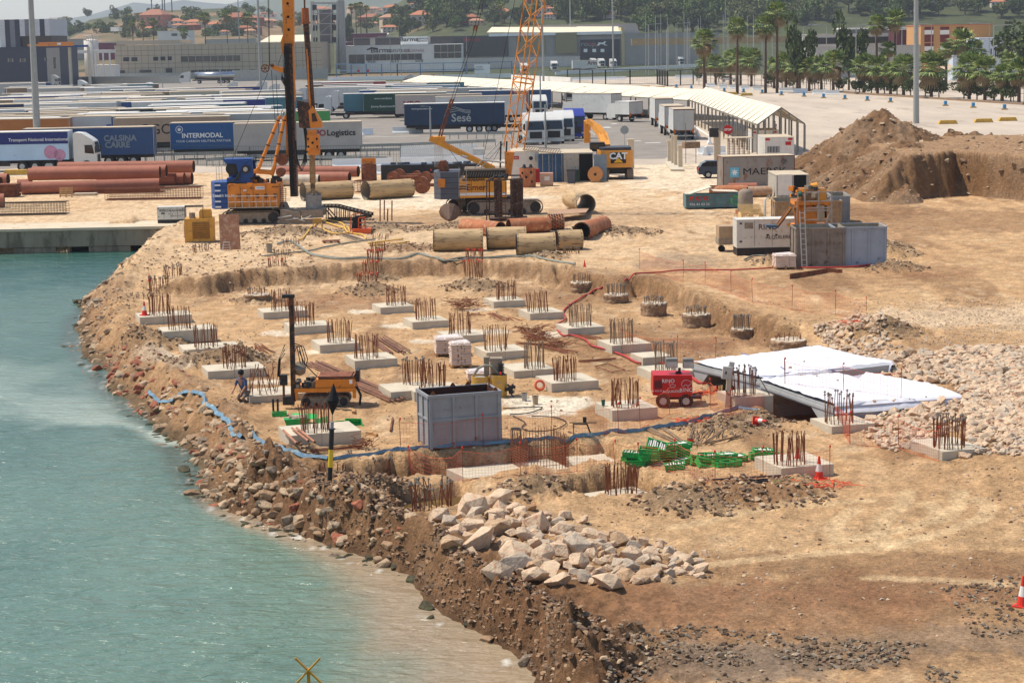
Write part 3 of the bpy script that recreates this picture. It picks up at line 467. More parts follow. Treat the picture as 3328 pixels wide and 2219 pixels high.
GR=[(6,1145,1070,.5,12,.35,None,'short row of bars by the end of the yellow hoses'),(6,330,1120,.5,12,.4,None,'short bars sticking out of the rubble left of the ladder'),(9,1275,105,.5,14,.38,'plate','ring of headed bolts below the yellow generator'),(9,2030,150,.5,14,.42,None,'grey bars by the grey bucket'),(9,1980,250,.5,15,.5,'red','ring of red-capped bars on the pale patch'),(9,1028,340,.5,17,.65,'plate','ring of dark bolts behind the first cone near the shore'),(9,890,465,.5,17,.75,'plate','ring of dark bolts beside the red cone near the shore'),(9,740,535,.6,12,.25,'plate','buried ring of short headed bars near the shore'),(9,1880,345,.5,12,.38,'red','red-capped bars on the edge of the scarp'),(10,650,112,.45,22,.62,None,'dense dark bars by the yellow hoses'),(10,612,205,.42,20,.7,'red','thin red-capped bars in front of the yellow hoses'),(10,585,292,.45,16,.6,'red','red-capped bars on the earth mound behind the front ring'),(10,552,430,.5,20,.75,'red','front ring of red-capped bars on the earth mound'),(10,1535,180,.5,22,.6,'red','spreading bars with red caps before the steel casings'),(10,1530,350,.5,20,1.0,'red','tall ring of bars with a red rag inside'),(11,440,128,.5,20,.4,'plate','white-dusted headed bars by the steel casings'),(14,430,1475,.58,26,.8,'plate','headed bolts standing in the muddy pond'),(13,1970,1085,.75,22,.6,'plate','spreading headed bolts in the left end of the long pit'),(13,1640,1125,.4,8,.4,None,'thin short bars in the corner of the long pit')]
for k,(t,X,Y,rad,nb,hb,cap,lb)in enumerate(GR):
 p=g(t,X,Y);f=thing('rebar_cluster',p,0,lb,'rebar','rebar rings rising from buried piles');rebar_ring(f,(0,0,-.1),rad,nb,hb+.1,cap,[m_rb,m_cap if cap=='red'else m_capg]if k not in(3,15)else[m_rbg,m_capg],200+k,.07 if k not in(16,17)else .13)
m_stump=mat('pile_head_concrete',(.60,.49,.38),.95,var=.3,scale=3,rust=.5,rustc=(.47,.36,.26),bump=1.,bs=6)
m_top=mat('pile_head_top',(.76,.69,.60),.95,var=.15,scale=5,bump=.8,bs=8)
def stump(p,r,h,seed,lb,nb,hb,cap='plate',gb=True,sq=1.):
 f=thing('pile_head',p,0,lb,'pile head','rough concrete pile heads');n=40;rr=np.random.RandomState(seed);V=[];prof=[(1.0,-.2),(1.03,.1),(1.,.35),(1.02,.6),(1.04,.82),(.97,.97),(.8,1.0),(.5,.97),(.0,.98)]
 b=MB();nr=len(prof)
 for j,(q,z)in enumerate(prof):
  for i in range(n):
   a=2*math.pi*i/n;d_=1+.20*(fbm(np.array([math.cos(a)*1.5+seed+j*.2]),np.array([math.sin(a)*1.5+j*.35]),seed,4)[0]-.5);V.append((r*q*d_*math.cos(a),r*q*d_*math.sin(a)*sq,h*z+(.07*(rr.rand()-.5)if j>3 else 0)))
 b.add(V,[(j*n+i,j*n+(i+1)%n,(j+1)*n+(i+1)%n,(j+1)*n+i)for j in range(nr-1)for i in range(n)]);b.m=[0 if(k_//n)<5 else 1 for k_ in range(len(b.f))];b.build('concrete_stump',[m_stump,m_top],f)
 rebar_ring(f,(0,0,h*.9),r*.72,nb,hb,cap,[m_rbg if gb else m_rb,m_capg],seed,.04)
for t,X,Y,r,h,lb,nb,hb,cap,gb in((11,540,455,.62,.42,'pile head below the orange cone with a grey bulge',18,.45,None,1),(11,857,570,.62,.42,'pile head the red hose runs up to',20,.5,'plate',1),(11,1203,690,.62,.62,'tall grey-brown pile head in front of the scarp',18,.32,'plate',1),(11,1592,795,.64,.62,'brown pile head standing alone before the scarp',18,.34,'plate',1),(11,2008,895,.5,.42,'pale fluted pile head with tall bars',20,.6,'plate',1),(12,185,1000,.75,.42,'broad broken pile head at the far edge of the white sheet',12,.28,None,0),(9,1795,545,.65,.3,'low mound of broken concrete with red-capped bars',14,.3,'red',0)):
 stump(g(t,X,Y),r,h,int(X),lb,nb,hb,cap,gb)
# ------------------ slabs and cages in the pits
def slab4(name,pts,z0,z1,lb,cat='slab',grp=None):return tag(MB().slab([(p.x,p.y)for p in pts],z0,z1).build(name,m_fc),lb,cat,grp)
slab4('concrete_slab',[gz(14,X,Y,-.45)for X,Y in((750,1200),(1730,1108),(1500,1020),(568,1112))],-.9,-.45,'long concrete slab in the pit under the rebar cage',grp='slabs in the pits')
slab4('concrete_slab',[gz(14,X,Y,-.42)for X,Y in((1745,1100),(2215,1058),(2020,965),(1660,1000))],-.9,-.42,'concrete slab at the right end of the long pit',grp='slabs in the pits')
slab4('concrete_slab',[gz(t,X,Y,-.42)for t,X,Y in((14,1905,1402),(15,480,1345),(15,300,1270),(14,1757,1348))],-.9,-.42,'concrete slab in the small pit under the dense bars',grp='slabs in the pits')
f=thing('rebar_cluster',gz(15,190,1350,-.5),0,'dense dark ring of bars in the small pit','rebar','rebar rings rising from buried piles');rebar_ring(f,(0,0,0),.5,30,.95,None,None,400,.04)
A=gz(14,1320,1142,-.45);B=gz(14,1690,1105,-.45);D_=gz(14,1135,1062,-.45);ux=(B-A);uy=(D_-A);lx_=ux.length;ly_=uy.length;ang=math.atan2(ux.y,ux.x)
cage=thing('rebar_cage',A,ang,'rectangular wall cage of vertical and level bars in the long pit','rebar cage');ly2=abs((Matrix.Rotation(-ang,3,'Z')@uy).y)
b=MB();b2=MB();rr=random.Random(3)
for side in range(4):
 nn=13 if side%2==0 else 15
 for k in range(nn):
  f_=k/nn;x,y=[(f_*lx_,0),(lx_,f_*ly2),(lx_-f_*lx_,ly2),(0,ly2-f_*ly2)][side];b.tube([(x,y,0),(x+rr.gauss(0,.01),y,1.05+rr.uniform(-.05,.08))],.011,5)
for z in[.05+.085*k for k in range(8)]:
 for p_,q_ in(((0,0),(0,ly2)),((lx_,0),(lx_,ly2))):b2 .tube([(p_[0],p_[1],z),(q_[0],q_[1],z)],.01,5)
for z in(.15,.5):b2 .tube([(0,0,z),(lx_,0,z)],.01,5);b2 .tube([(0,ly2,z),(lx_,ly2,z)],.01,5)
b.build('vertical_bars',m_rb,cage);b2 .build('level_bars',m_rb,cage)
# ------------------ equipment on the field
RXY=lambda a:Matrix.Rotation(a,3,'Z')
m_rust=mat('rusty_steel',(.50,.29,.18),.85,var=.35,scale=3,rust=.3,rustc=(.33,.19,.13));m_steelg=mat('grey_painted_steel',(.56,.565,.57),.6,var=.12,scale=1.2,rust=.08,rustc=(.45,.33,.26));m_blk=mat('black_rubber',(.10,.095,.09),.7,var=.3);m_dark=mat('dark_metal',(.17,.15,.14),.6,var=.4,scale=5)
m_wood=mat('raw_timber',(.72,.55,.36),.85,var=.25,scale=6);m_woodg=mat('grey_timber',(.55,.45,.35),.9,var=.3,scale=5);m_org=mat('orange_net',(.88,.36,.20),.8);m_white=mat('white_plastic',(.86,.84,.80),.6,var=.08)
m_bag=mat('wrapped_bags',(.80,.70,.62),.45,var=.12,scale=3,bump=.3,bs=8);m_blue_tarp=mat('blue_strip',(.38,.50,.57),.7,var=.25,scale=2,rust=.2,rustc=(.60,.68,.68));m_green=mat('green_plastic',(.10,.60,.26),.45,var=.2,scale=3,rust=.15,rustc=(.22,.55,.30));m_redh=mat('red_hose',(.68,.20,.17),.6,var=.15);m_greyh=mat('grey_hose',(.52,.52,.47),.8,var=.25)
m_yelh=mat('yellow_hose',(.84,.66,.28),.7,var=.2);m_conr=mat('cone_red',(.85,.20,.13),.6);m_blank=mat('dark_opening',(.03,.03,.03),.9,var=0)
def hose(t,pts,r,m,lb,cat='hose',zoff=None,n=6,parent=None,name='hose',wob=.0,grp=None):
 P=[]
 for q in pts:
  tt,X,Y=q if len(q)==3 else(t,q[0],q[1]);p=g(tt,X,Y);P.append(p)
 Q=[]
 for k in range(len(P)-1):
  a=P[max(k-1,0)];b_=P[k];c_=P[k+1];d=P[min(k+2,len(P)-1)]
  for j in range(6):
   u=j/6;v=.5*((2*b_)+(c_-a)*u+(2*a-5*b_+4*c_-d)*u*u+(3*b_-3*c_+d-a)*u**3);Q.append(v)
 Q.append(P[-1]);Q=[Vector((v.x+R.gauss(0,wob),v.y+R.gauss(0,wob),hz(v.x,v.y)+r*1.2+.03))for v in Q]
 return tag(MB().tube(Q,r,n).build(name,m,smooth=True),lb,cat,grp)
hose(11,[(2290,268),(2000,285),(1700,290),(1450,290),(1250,310),(1050,325),(960,360),(935,395)],.042,m_redh,'red hose from the mixing plant to the pile heads along the scarp')
hose(11,[(730,492),(620,500),(510,560),(430,610),(370,670),(390,740),(300,800),(330,860),(380,895),(450,890),(570,930),(630,985),(720,1010),(850,1050),(950,1090),(1060,1145),(15,520,150),(15,640,175)],.045,m_redh,'red hose winding from the pile heads between the footings to the light tower')
hose(15,[(840,290),(950,350),(1080,388),(1180,385)],.06,m_redh,'red hose end between the light tower and the electric cabinet')
hose(12,[(280,268),(500,268),(750,262),(950,240),(1040,222)],.05,m_redh,'red hose along the foot of the two open grey tanks')
for k,dy in enumerate((0,9)):
 hose(10,[(-280,45+dy),(-150,20+dy),(0,120+dy),(90,150+dy),(300,178+dy),(520,170+dy),(700,180+dy),(860,180+dy),(1000,135+dy),(1100,150+dy),(1200,180+dy),(1600,175+dy),(1900,155+dy),(2150,175+dy),(2350,215+dy),(11,480,232+dy)],.045,m_greyh,'long grey hose across the back of the field, %s one of the pair'%('farther'if k==0 else'nearer'))
hose(10,[(-400,160),(-150,130),(20,110),(150,80),(330,45),(520,18),(620,5)],.05,m_greyh,'grey hose coming from the yellow hose coils')
for k,P in enumerate(([(400,1085),(480,1010),(560,930),(660,905),(800,940),(830,1000),(980,1040),(1010,1080)],[(600,930),(620,990),(740,1030),(860,1000),(720,950),(640,925)],[(1030,1120),(1180,1100),(1350,1080)],[(1040,1140),(1200,1130),(1410,1105)])):
 hose(6,P,.055,m_yelh,['yellow hose looping from the small yellow box to the grey hoses','yellow hose coiled in front of the drilling rig','upper of two short yellow hoses behind the dark bars','lower of two short yellow hoses behind the dark bars'][k],grp='yellow hoses')
hose(14,[(1090,570),(1300,560),(1450,560),(1330,610),(1150,625)],.02,m_blk,'thin dark cable on the white cement patch','cable');hose(14,[(1180,640),(1290,700),(1260,750),(1370,780),(1560,765),(1670,700),(1560,650),(1350,640)],.02,m_dark,'thin dark cable curling on the sand right of the grey tank','cable')
def ribbon(pts,w_,m,lb,z=.05,grp=None):
 P=[g(*q)for q in pts];Q=[]
 for k in range(len(P)-1):Q+=[P[k].lerp(P[k+1],j/5)for j in range(5)]
 Q.append(P[-1]);V=[];rr=random.Random(len(pts))
 for i,p in enumerate(Q):
  d=(Q[min(i+1,len(Q)-1)]-Q[max(i-1,0)]);d.z=0;d.normalize();u=Vector((-d.y,d.x,0));k=w_*rr.uniform(.6,.95);q=Vector((p.x,p.y,hz(p.x,p.y)+z))+Vector((rr.gauss(0,.015),rr.gauss(0,.02),0))
  V+=[q-u*k/2+Vector((0,0,.02)),q+Vector((0,0,.09+rr.uniform(0,.06))),q+u*k/2,q+Vector((0,0,-.02))]
 F=[(i*4+j,i*4+(j+1)%4,i*4+4+(j+1)%4,i*4+4+j)for i in range(len(Q)-1)for j in range(4)]
 return tag(MB().add(V,F).build('blue_strip',m),lb,'hose',grp)
gg='blue flat hose lengths along the bank'
ribbon([(13,-40,370),(13,20,430),(13,60,465),(13,130,462),(13,190,445)],.22,m_blue_tarp,'short blue flat hose among the shore rocks',grp=gg);ribbon([(13,235,390),(13,300,370),(13,400,375),(13,465,400),(13,475,480),(13,560,520),(13,640,590),(13,700,660),(13,750,770),(13,820,790)],.30,m_blue_tarp,'blue flat hose lying along the crest of the bank',grp=gg)
ribbon([(13,905,745),(13,960,800),(13,1080,880),(13,1200,905),(13,1350,955),(13,1600,980)],.24,m_blue_tarp,'blue flat hose running from the bank towards the marker pole',grp=gg)
ribbon([(13,1640,985),(14,0,970),(14,150,950),(14,450,938),(14,900,905),(14,1200,880),(14,1500,850),(14,1900,822),(14,2200,790),(15,400,770),(15,650,730),(15,900,680),(15,1150,600),(15,1270,565),(15,1450,590)],.085,m_blue_tarp,'long blue hose in front of the grey tank to the culvert',z=.03,grp=gg)
def fence(pts,hgt,lb,cell=.10,tops=True,th=.0045,zo=None):
 P=[g(*q)if zo is None else gz(*q,zo)for q in pts];root=thing('net_fence',P[0],0,lb,'net fence','orange plastic net fences');o=P[0];net=MB();rr=random.Random(len(P)+int(P[0].x*10))
 for k in range(len(P)-1):
  a,b_=P[k]-o,P[k+1]-o;L=(b_-a).length;n=max(2,int(L/cell));row=[]
  for j in range(n+1):
   f=j/n;q=a.lerp(b_,f);zz=(hz(q.x+o.x,q.y+o.y)if zo is None else zo)-o.z;sag=.12*math.sin(math.pi*f)+.02*rr.random();lean=.05*math.sin(f*9+k);row.append([Vector((q.x,q.y+lean*i/9,zz*(1-i/9)+(zz*.2+.8*(a.z+(b_.z-a.z)*f))*i/9+.02+(hgt-sag)*i/9))for i in range(10)])
  for j in range(n+1):
   for i in range(0,9,3):net.bar(row[j][i],row[j][i+3],th,th)
  for j in range(0,n):
   for i in range(10):
    if i in(0,9):net.bar(row[j][i],row[j+1][i],th*2.2,th*2.2)
    elif i%1==0:net.bar(row[j][i],row[j+1][i],th*.8,th*.8)
 net.build('net',m_org,root)
 for p in P:
  q=p-o;MB().cyl(q,q+Vector((rr.gauss(0,.03),0,hgt+.12)),.009,n=5).build('post',m_rb,root)
  if tops:MB().lathe([(.015,hgt+.08),(.03,hgt+.12),(.025,hgt+.16),(.01,hgt+.17)],(q.x,q.y,q.z),7).build('post_cap',m_conr,root)
 return root
fence([(14,150,950),(14,905,908),(14,1535,830),(14,2150,800),(15,370,745),(15,640,610),(15,1010,560),(15,1205,668),(15,1600,655),(15,2060,690),(16,755,892),(16,1200,930),(16,1570,1045)],.95,'orange net fence running before the grey tank and the red light tower')
fence([(14,225,1192),(14,720,1222),(14,1250,1180),(14,1768,1140),(14,2120,1150),(15,350,1175),(15,690,1150),(15,1055,1262),(15,1500,1220),(15,2112,1212)],.9,'orange net fence along the near rim of the long pit')
fence([(11,1070,272),(11,1470,390),(11,1672,410),(11,1912,492),(11,2108,572),(12,220,642),(12,617,692),(12,900,762)],1.0,'faint orange net fence on top of the scarp behind the pile heads',cell=.13)
fence([(11,910,1050),(11,1420,1120),(11,1765,1135)],.95,'orange net fence from the lifebuoy to the bent bolts',cell=.12)
fence([(15,1700,352),(16,158,355),(16,695,405),(16,1222,465)],.9,'orange net fence standing on the covered culvert',cell=.13,zo=.66)
def net_heap(t,X,Y,r,lb):
 p=g(t,X,Y);rr=np.random.RandomState(int(X));b=MB()
 for k in range(90):a=rr.rand()*6.28;d=r*rr.rand()**.5;q=Vector((p.x+d*math.cos(a),p.y+.6*d*math.sin(a),p.z+.03+.08*rr.rand()));e=q+Vector((rr.randn()*r*.35,rr.randn()*r*.3,rr.randn()*.03));b.bar(q,e,.02,.012)
 tag(b.build('fallen_net',m_org),lb,'net')
for a in((16,440,1270,.9,'crumpled orange net lying at the corner of the fence by the red cone'),(15,950,430,.45,'orange net bunched behind the light tower'),(15,870,680,.7,'orange net lying along the blue hose'),(12,770,770,.6,'orange net fallen at the end of the far fence')):net_heap(*a)
m_conw=mat('cone_white',(.88,.86,.82),.6,var=.05)
def cone(loc,h,lb,tilt=None,band=True,bandc=None,z=0):
 c_=thing('traffic_cone',loc,R.uniform(0,3),lb,'cone','traffic cones');k=h/.75
 MB().box((0,0,.02*k),(.40*k,.40*k,.04*k)).build('base',m_conr,c_)
 MB().lathe([(.15*k,.04*k),(.11*k,.26*k)],n=14).build('body',m_conr,c_);MB().lathe([(.11*k,.26*k),(.066*k,.5*k)],n=14).build('band',m_conw if band else m_conr,c_);MB().lathe([(.066*k,.5*k),(.03*k,.74*k),(.0,.75*k)],n=14).build('tip',m_conr,c_)
 if tilt:c_.rotation_euler=tilt
 return c_
cone(gz(9,763,690,EXTRA[0][0].location.z+.37),.68,'red and white cone standing on the long footing near the shore');cone(g(9,807,378)+Vector((0,0,.0)),.42,'small all red cone behind the dark bolts near the shore',band=False);cone(g(15,1430,705)+Vector((0,0,.14)),.55,'cone lying on its side before the culvert',(1.45,.2,.6));cone(g(15,2012,1207),.72,'red and white cone by the near corner of the crate area')
cone(gz(15,1812,1040,.28),.5,'red cone standing inside the dense dark bars',band=False);cone(g(11,565,250),.4,'faded orange cone behind the first pile head',band=False);cone(g(19,2345,772),.75,'cone cut by the right edge of the picture')
def bundle(t,X0,Y0,X1,Y1,n,r,m,lb,sp=.05,name='steel_bars',cat='bars',jit=.08,grp=None,z=0,zz=None):
 a=g(t,X0,Y0)if zz is None else gz(t,X0,Y0,zz);b_=g(t,X1,Y1)if zz is None else gz(t,X1,Y1,zz);d=(b_-a).normalized();u=Vector((-d.y,d.x,0));root=thing(name,a,0,lb,cat,grp);rr=random.Random(int(X0))
 for k in range(n):
  o=u*((k-n/2)*sp)+Vector((0,0,z+r+.03+(k%3)*r*1.2));j=u*rr.gauss(0,jit)
  MB().cyl(o+d*rr.uniform(-.15,.15),b_-a+o+j+d*rr.uniform(-.25,.15),r,n=6).build('bar',m,root)
 return root
m_tube=mat('brown_tube',(.50,.34,.25),.7,var=.25,scale=3)
bundle(13,1475,98,2250,450,8,.035,m_tube,'long bundle of brown tubes passing behind the small drill rig',.1,'tube_bundle','tubes',grp='bundles of brown tubes')
for k,a in enumerate(((10,600,925,780,1070),(10,650,920,825,1050),(10,700,908,905,1055))):bundle(*a,3,.035,m_tube,'bundle of brown tubes by the footings, %s of three'%['leftmost','middle','rightmost'][k],.1,'tube_bundle','tubes',grp='bundles of brown tubes')
for k,a in enumerate(((13,1190,700,1312,820),(13,1270,680,1418,798),(13,1312,678,1478,808))):
 F=EXTRA[26][0];p0=gz(a[0],a[1],a[2],F.location.z+.5);p1=gz(a[0],a[3],a[4],F.location.z+.55);tag(MB().pipe(p0,p1,.04,.01,10).build('steel_tube',mat('tube_orange_rust',(.66,.44,.32),.7,var=.2)),'rusty tube lying across the big footing, %s of three'%['left','middle','right'][k],'tube','tubes on the big footing')
bundle(13,1440,905,1950,855,7,.014,m_rb,'long straight rebars lying below the big footing',.05,grp='loose rebar bundles');bundle(11,520,1125,860,1100,8,.014,m_rb,'bundle of rebars on the sand by the orange net',.05,grp='loose rebar bundles')
for k,a in enumerate(((10,1980,850,2180,930),(10,1930,955,2300,985),(10,2150,985,2350,1035),(11,475,875,675,915),(11,60,900,200,860),(11,300,1010,460,1050),(10,1680,680,1800,745),(10,1500,690,1600,700),(10,1850,720,1900,750),(9,1805,985,1920,1050),(9,1805,960,1845,1010),(10,40,1150,230,1187))):bundle(*a,8,.013,m_rb,'short rebar offcuts '+['beyond the red hose','left of the hose heap','trailing right of the heap','at the foot of the hose footing','under the red hose','near the slender bars','in the far field','beside the black heap','by the hose footing corner','alone on the sand by the drill mast','bent, by the drill mast','beside the drill rig hoses'][k],.045,jit=.16,grp='loose rebar bundles')
def tangle(t,X,Y,rx,ry,h,n,lb,m=None,grp='tangles of bent rebar'):
 p=g(t,X,Y);rr=random.Random(int(X+Y));b=MB()
 for k in range(n):
  a=rr.uniform(0,6.28);q=Vector((rr.gauss(0,rx*.4),rr.gauss(0,ry*.4),rr.uniform(.02,h)));L=rr.uniform(.3,.8)*rx;e=Vector((math.cos(a)*L,math.sin(a)*L*.5,rr.uniform(-.12,.15)));q2=q+e;q3=q2+Vector((rr.gauss(0,.12),rr.gauss(0,.12),rr.uniform(-.05,.12)))
  b.tube([q,q2,q3],.011,4)
 o=b.build('rebar_tangle',m or m_rb);o.location=p;tag(o,lb,'rebar heap',grp)
tangle(10,1450,640,.9,.7,.5,110,'black heap of bent stirrups in the far field');tangle(10,2060,850,.8,.6,.25,70,'loose heap of bent rebar beyond the red hose');tangle(10,2110,930,.8,.6,.3,70,'second loose heap of bent rebar nearer the slender bars');tangle(10,2260,985,.8,.5,.25,60,'spiky heap of rebar ends right of the other heaps');tangle(13,1940,870,.4,.4,.3,40,'spiky knot of rebar ends by the big footing');tangle(9,1930,655,.6,.4,.12,30,'brown scraps on the footing behind the drill mast',m_woodg);tangle(9,820,700,.8,.4,.12,40,'brown timber scraps beside the cone on the footing',m_woodg);tangle(10,890,590,.6,.4,.12,26,'boards on the footing below the earth mound',m_woodg)
b=MB();p=g(14,2070,190);fr_=[g(14,X,Y)-p for X,Y in((1930,185),(2050,155),(2210,215),(2090,235))]
for k in range(4):b.tube([fr_[k]+Vector((0,0,.06)),fr_[(k+1)%4]+Vector((0,0,.06))],.02,5)
o=b.build('rebar_square',m_rb);o.location=p;tag(o,'flat rebar frame lying on the sand','rebar frame')
for k,a in enumerate(((15,440,755,760,900),(15,590,750,800,900),(15,880,740,820,910),(15,1050,745,940,880),(15,1165,755,960,905),(15,1310,820,960,905),(15,760,880,920,915),(15,960,760,870,870))):
 tag(bundle(*a,2 if k%2 else 3,.022,m_woodg,'grey timber battens fanned out behind the green crates, %s'%['longest on the left','next to the left one','upright by the red bucket','middle right','long right','flat far right','short cross piece','thin middle'][k],.07,'timber_battens','battens',grp='timber battens fanned on the sand'))
for k,(a,mm)in enumerate((((15,1070,1225,1700,1185),m_dark),((15,1300,1250,1830,1178),m_dark),((15,1370,1258,1830,1195),m_dark),((15,1595,1252,1930,1182),m_green))):bundle(*a,1,.032,mm,['upper dark pipe lying behind the front net','middle dark pipe lying behind the front net','lower dark pipe lying behind the front net','thin green pipe lying by the red cone'][k],.05,'plastic_pipe','pipe',grp='pipes lying before the crate footing')
for t,X,Y,s,rz,lb in((13,1835,540,(.12,.45,.1),.1,'timber block under the corner of the drill rig'),(13,2010,745,(.1,.6,.09),.6,'timber block on the sand left of the grey tank'),(14,770,1,(1,.1,.05),.2,None),(7,1,1,(1,1,1),0,None)):
 if lb:p=g(t,X,Y);tag(MB().box((p.x,p.y,p.z+s[2]/2),s,rz).build('timber_block',m_wood),lb,'timber','timber blocks')
for t,X,Y,h,lb in((13,1098,525,.45,'left of two short black posts beside the drill rig'),(13,1140,530,.47,'right of two short black posts beside the drill rig')):p=g(t,X,Y);tag(MB().cyl(p,p+Vector((0,0,h)),.04,n=8).build('short_post',m_dark),lb,'post','short black posts')
a=g(13,2175,720);tag(MB().cyl(a+Vector((0,0,.05)),g(13,2195,600)+Vector((0,0,.05)),.04,n=8).build('iron_rod',m_rust),'single rusty rod lying on the sand left of the grey tank','rod')
def tank(p,yaw,W,D,H,lb,ribs,m,mi,mid=True,lugs=True,name='steel_tank',side=1):
 t_=thing(name,p,yaw,lb,'tank',None);b=MB();e=.02
 for x0,x1,y0,y1 in((0,W,0,e),(0,W,D-e,D),(0,e,e,D-e),(W-e,W,e,D-e)):b.bx(x0,x1,y0,y1,.06,H)
 b.build('shell',m,t_);MB().bx(e,W-e,e,D-e,.02,.3).build('floor',mi,t_)
 b=MB()
 for x0,x1,y0,y1 in((e+.003,W-e-.003,e+.002,e+.008),(e+.003,W-e-.003,D-e-.008,D-e-.002),(e+.002,e+.008,e+.01,D-e-.01),(W-e-.008,W-e-.002,e+.01,D-e-.01)):b.bx(x0,x1,y0,y1,.3,H-.01)
 b.build('inner_lining',mi,t_);b=MB();q=.055
 for x0,x1,y0,y1 in((-q,W+q,-q,.01),(-q,W+q,D-.01,D+q),(-q,.01,.012,D-.012),(W-.01,W+q,.012,D-.012)):b.bx(x0,x1,y0,y1,H-.09,H+.012)
 b.build('rim',m,t_)
 for k in range(ribs+1):
  x=.045+(W-.09)*k/ribs
  for yy in(-.024,D+.024):MB().bx(x-.045,x+.045,yy-.025,yy+.025,.0,H-.092).build('rib',m,t_)
 for yy in[D*.03+.02,D*.5,D*.97-.02]:
  for xx in(-.024,W+.024):MB().bx(xx-.025,xx+.025,yy-.04,yy+.04,.0,H-.092).build('rib',m,t_)
 if mid:
  b=MB()
  for k in range(ribs):
   x0=.045+(W-.09)*k/ribs+.047;x1=.045+(W-.09)*(k+1)/ribs-.047;b.bx(x0,x1,-.04,-.002,H*.52,H*.52+.07)
  b.bx(-.04,-.002,D*.03+.063,D*.5-.043,H*.52,H*.52+.07);b.bx(-.04,-.002,D*.5+.043,D*.97-.063,H*.52,H*.52+.07);b.build('mid_rail',m,t_)
 if lugs:
  for x,y,rz in((.15,.02,0),(W-.15,.02,0),(.02,D*.85,1.57),(W*.5,D-.02,0),(W-.05,D*.75,1.57),(W*.72,D+.0,0)):
   l=MB();l.prism([(-.1,0),(.1,0),(.03,.11),(-.03,.11)],-.01,.01);l.cyl((0,-.02,.06),(0,.02,.06),.025,n=8);o=l.build('lifting_lug',m_rust,t_);o.location=(x,y,H+.014);o.rotation_euler=(0,0,rz)
 return t_
tank(g(14,418,935),.30,2.42,1.45,1.78,'big open grey steel tank in front of the footings',3,m_steelg,mat('rusty_inside',(.30,.16,.11),.9,var=.3,scale=2))
p=g(13,1612,1268);mk=thing('marker_pole',p,0,'black and yellow striped pole topped by two black cones on the bank','marker')
mby=mat('marker_black',(.12,.11,.10),.6,var=.2);mye=mat('marker_yellow',(.86,.70,.13),.5,var=.1)
q=vy(13,1635,690,p.y)-p;h=q.length;dq=q/h
MB().cyl((0,0,0),dq*h*.40,.072,n=16).build('lower_black_band',mby,mk);MB().cyl(dq*h*.40,dq*h*.68,.0725,n=16).build('yellow_band',mye,mk);MB().cyl(dq*h*.68,dq*h,.072,n=16).build('upper_black_band',mby,mk)
MB().cyl(dq*h,dq*(h+.02),.11,n=16).build('flange',mby,mk);MB().cyl(dq*(h+.02),dq*(h+.22),.055,n=12).build('lantern',mat('lantern_grey',(.6,.6,.6),.4),mk);MB().cyl(dq*(h+.22),dq*(h+1.1),.012,n=6).build('rod',mby,mk)
mbs=mat('black_topmark',(.06,.055,.05),.8,var=.2)
MB().cyl(dq*(h+.86),dq*(h+1.36),.19,.008,n=14,cap=True).build('upper_cone',mbs,mk);MB().cyl(dq*(h+.42),dq*(h+.84),.01,.18,n=14,cap=True).build('lower_cone',mbs,mk)
b=MB()
for k in range(4):a=k*1.571+.4;b.slab([(0,0),(.16*math.cos(a),.16*math.sin(a)),(.16*math.cos(a+.12),.16*math.sin(a+.12))],0,.14)
b.build('foot_gusset',mby,mk)
bundle(13,1290,1175,1450,1255,1,.05,m_rust,'rusty pipe poking out of the bank by the marker pole',.05,'steel_tube','tube')
p=vy(18,395,735,36.5);xm=thing('channel_marker',(p.x,p.y,ZW),0,'yellow crossed sign on a post in the water at the bottom','marker');H_=p.z-ZW;m_my=mat('marker_old_yellow',(.72,.52,.10),.6,var=.2,scale=8)
for s_,nm in((1,'cross_arm'),(-1,'cross_arm')):MB().bar((-.24*s_,-.02*s_-.03,H_+(-.26 if s_>0 else-.26)*1),(.24*s_,-.02*s_-.03,H_+.24),.06,.03).build(nm,m_my,xm)
MB().bar((0,.03,-1),(0,.03,H_+.02),.06,.06).build('post',m_my,xm)
m_cul=mat('culvert_concrete',(.66,.66,.65),.8,var=.1,scale=1);m_sheet=mat('white_geotextile',(.85,.84,.85),.7,var=.05,scale=1.5,bump=.4,bs=3)
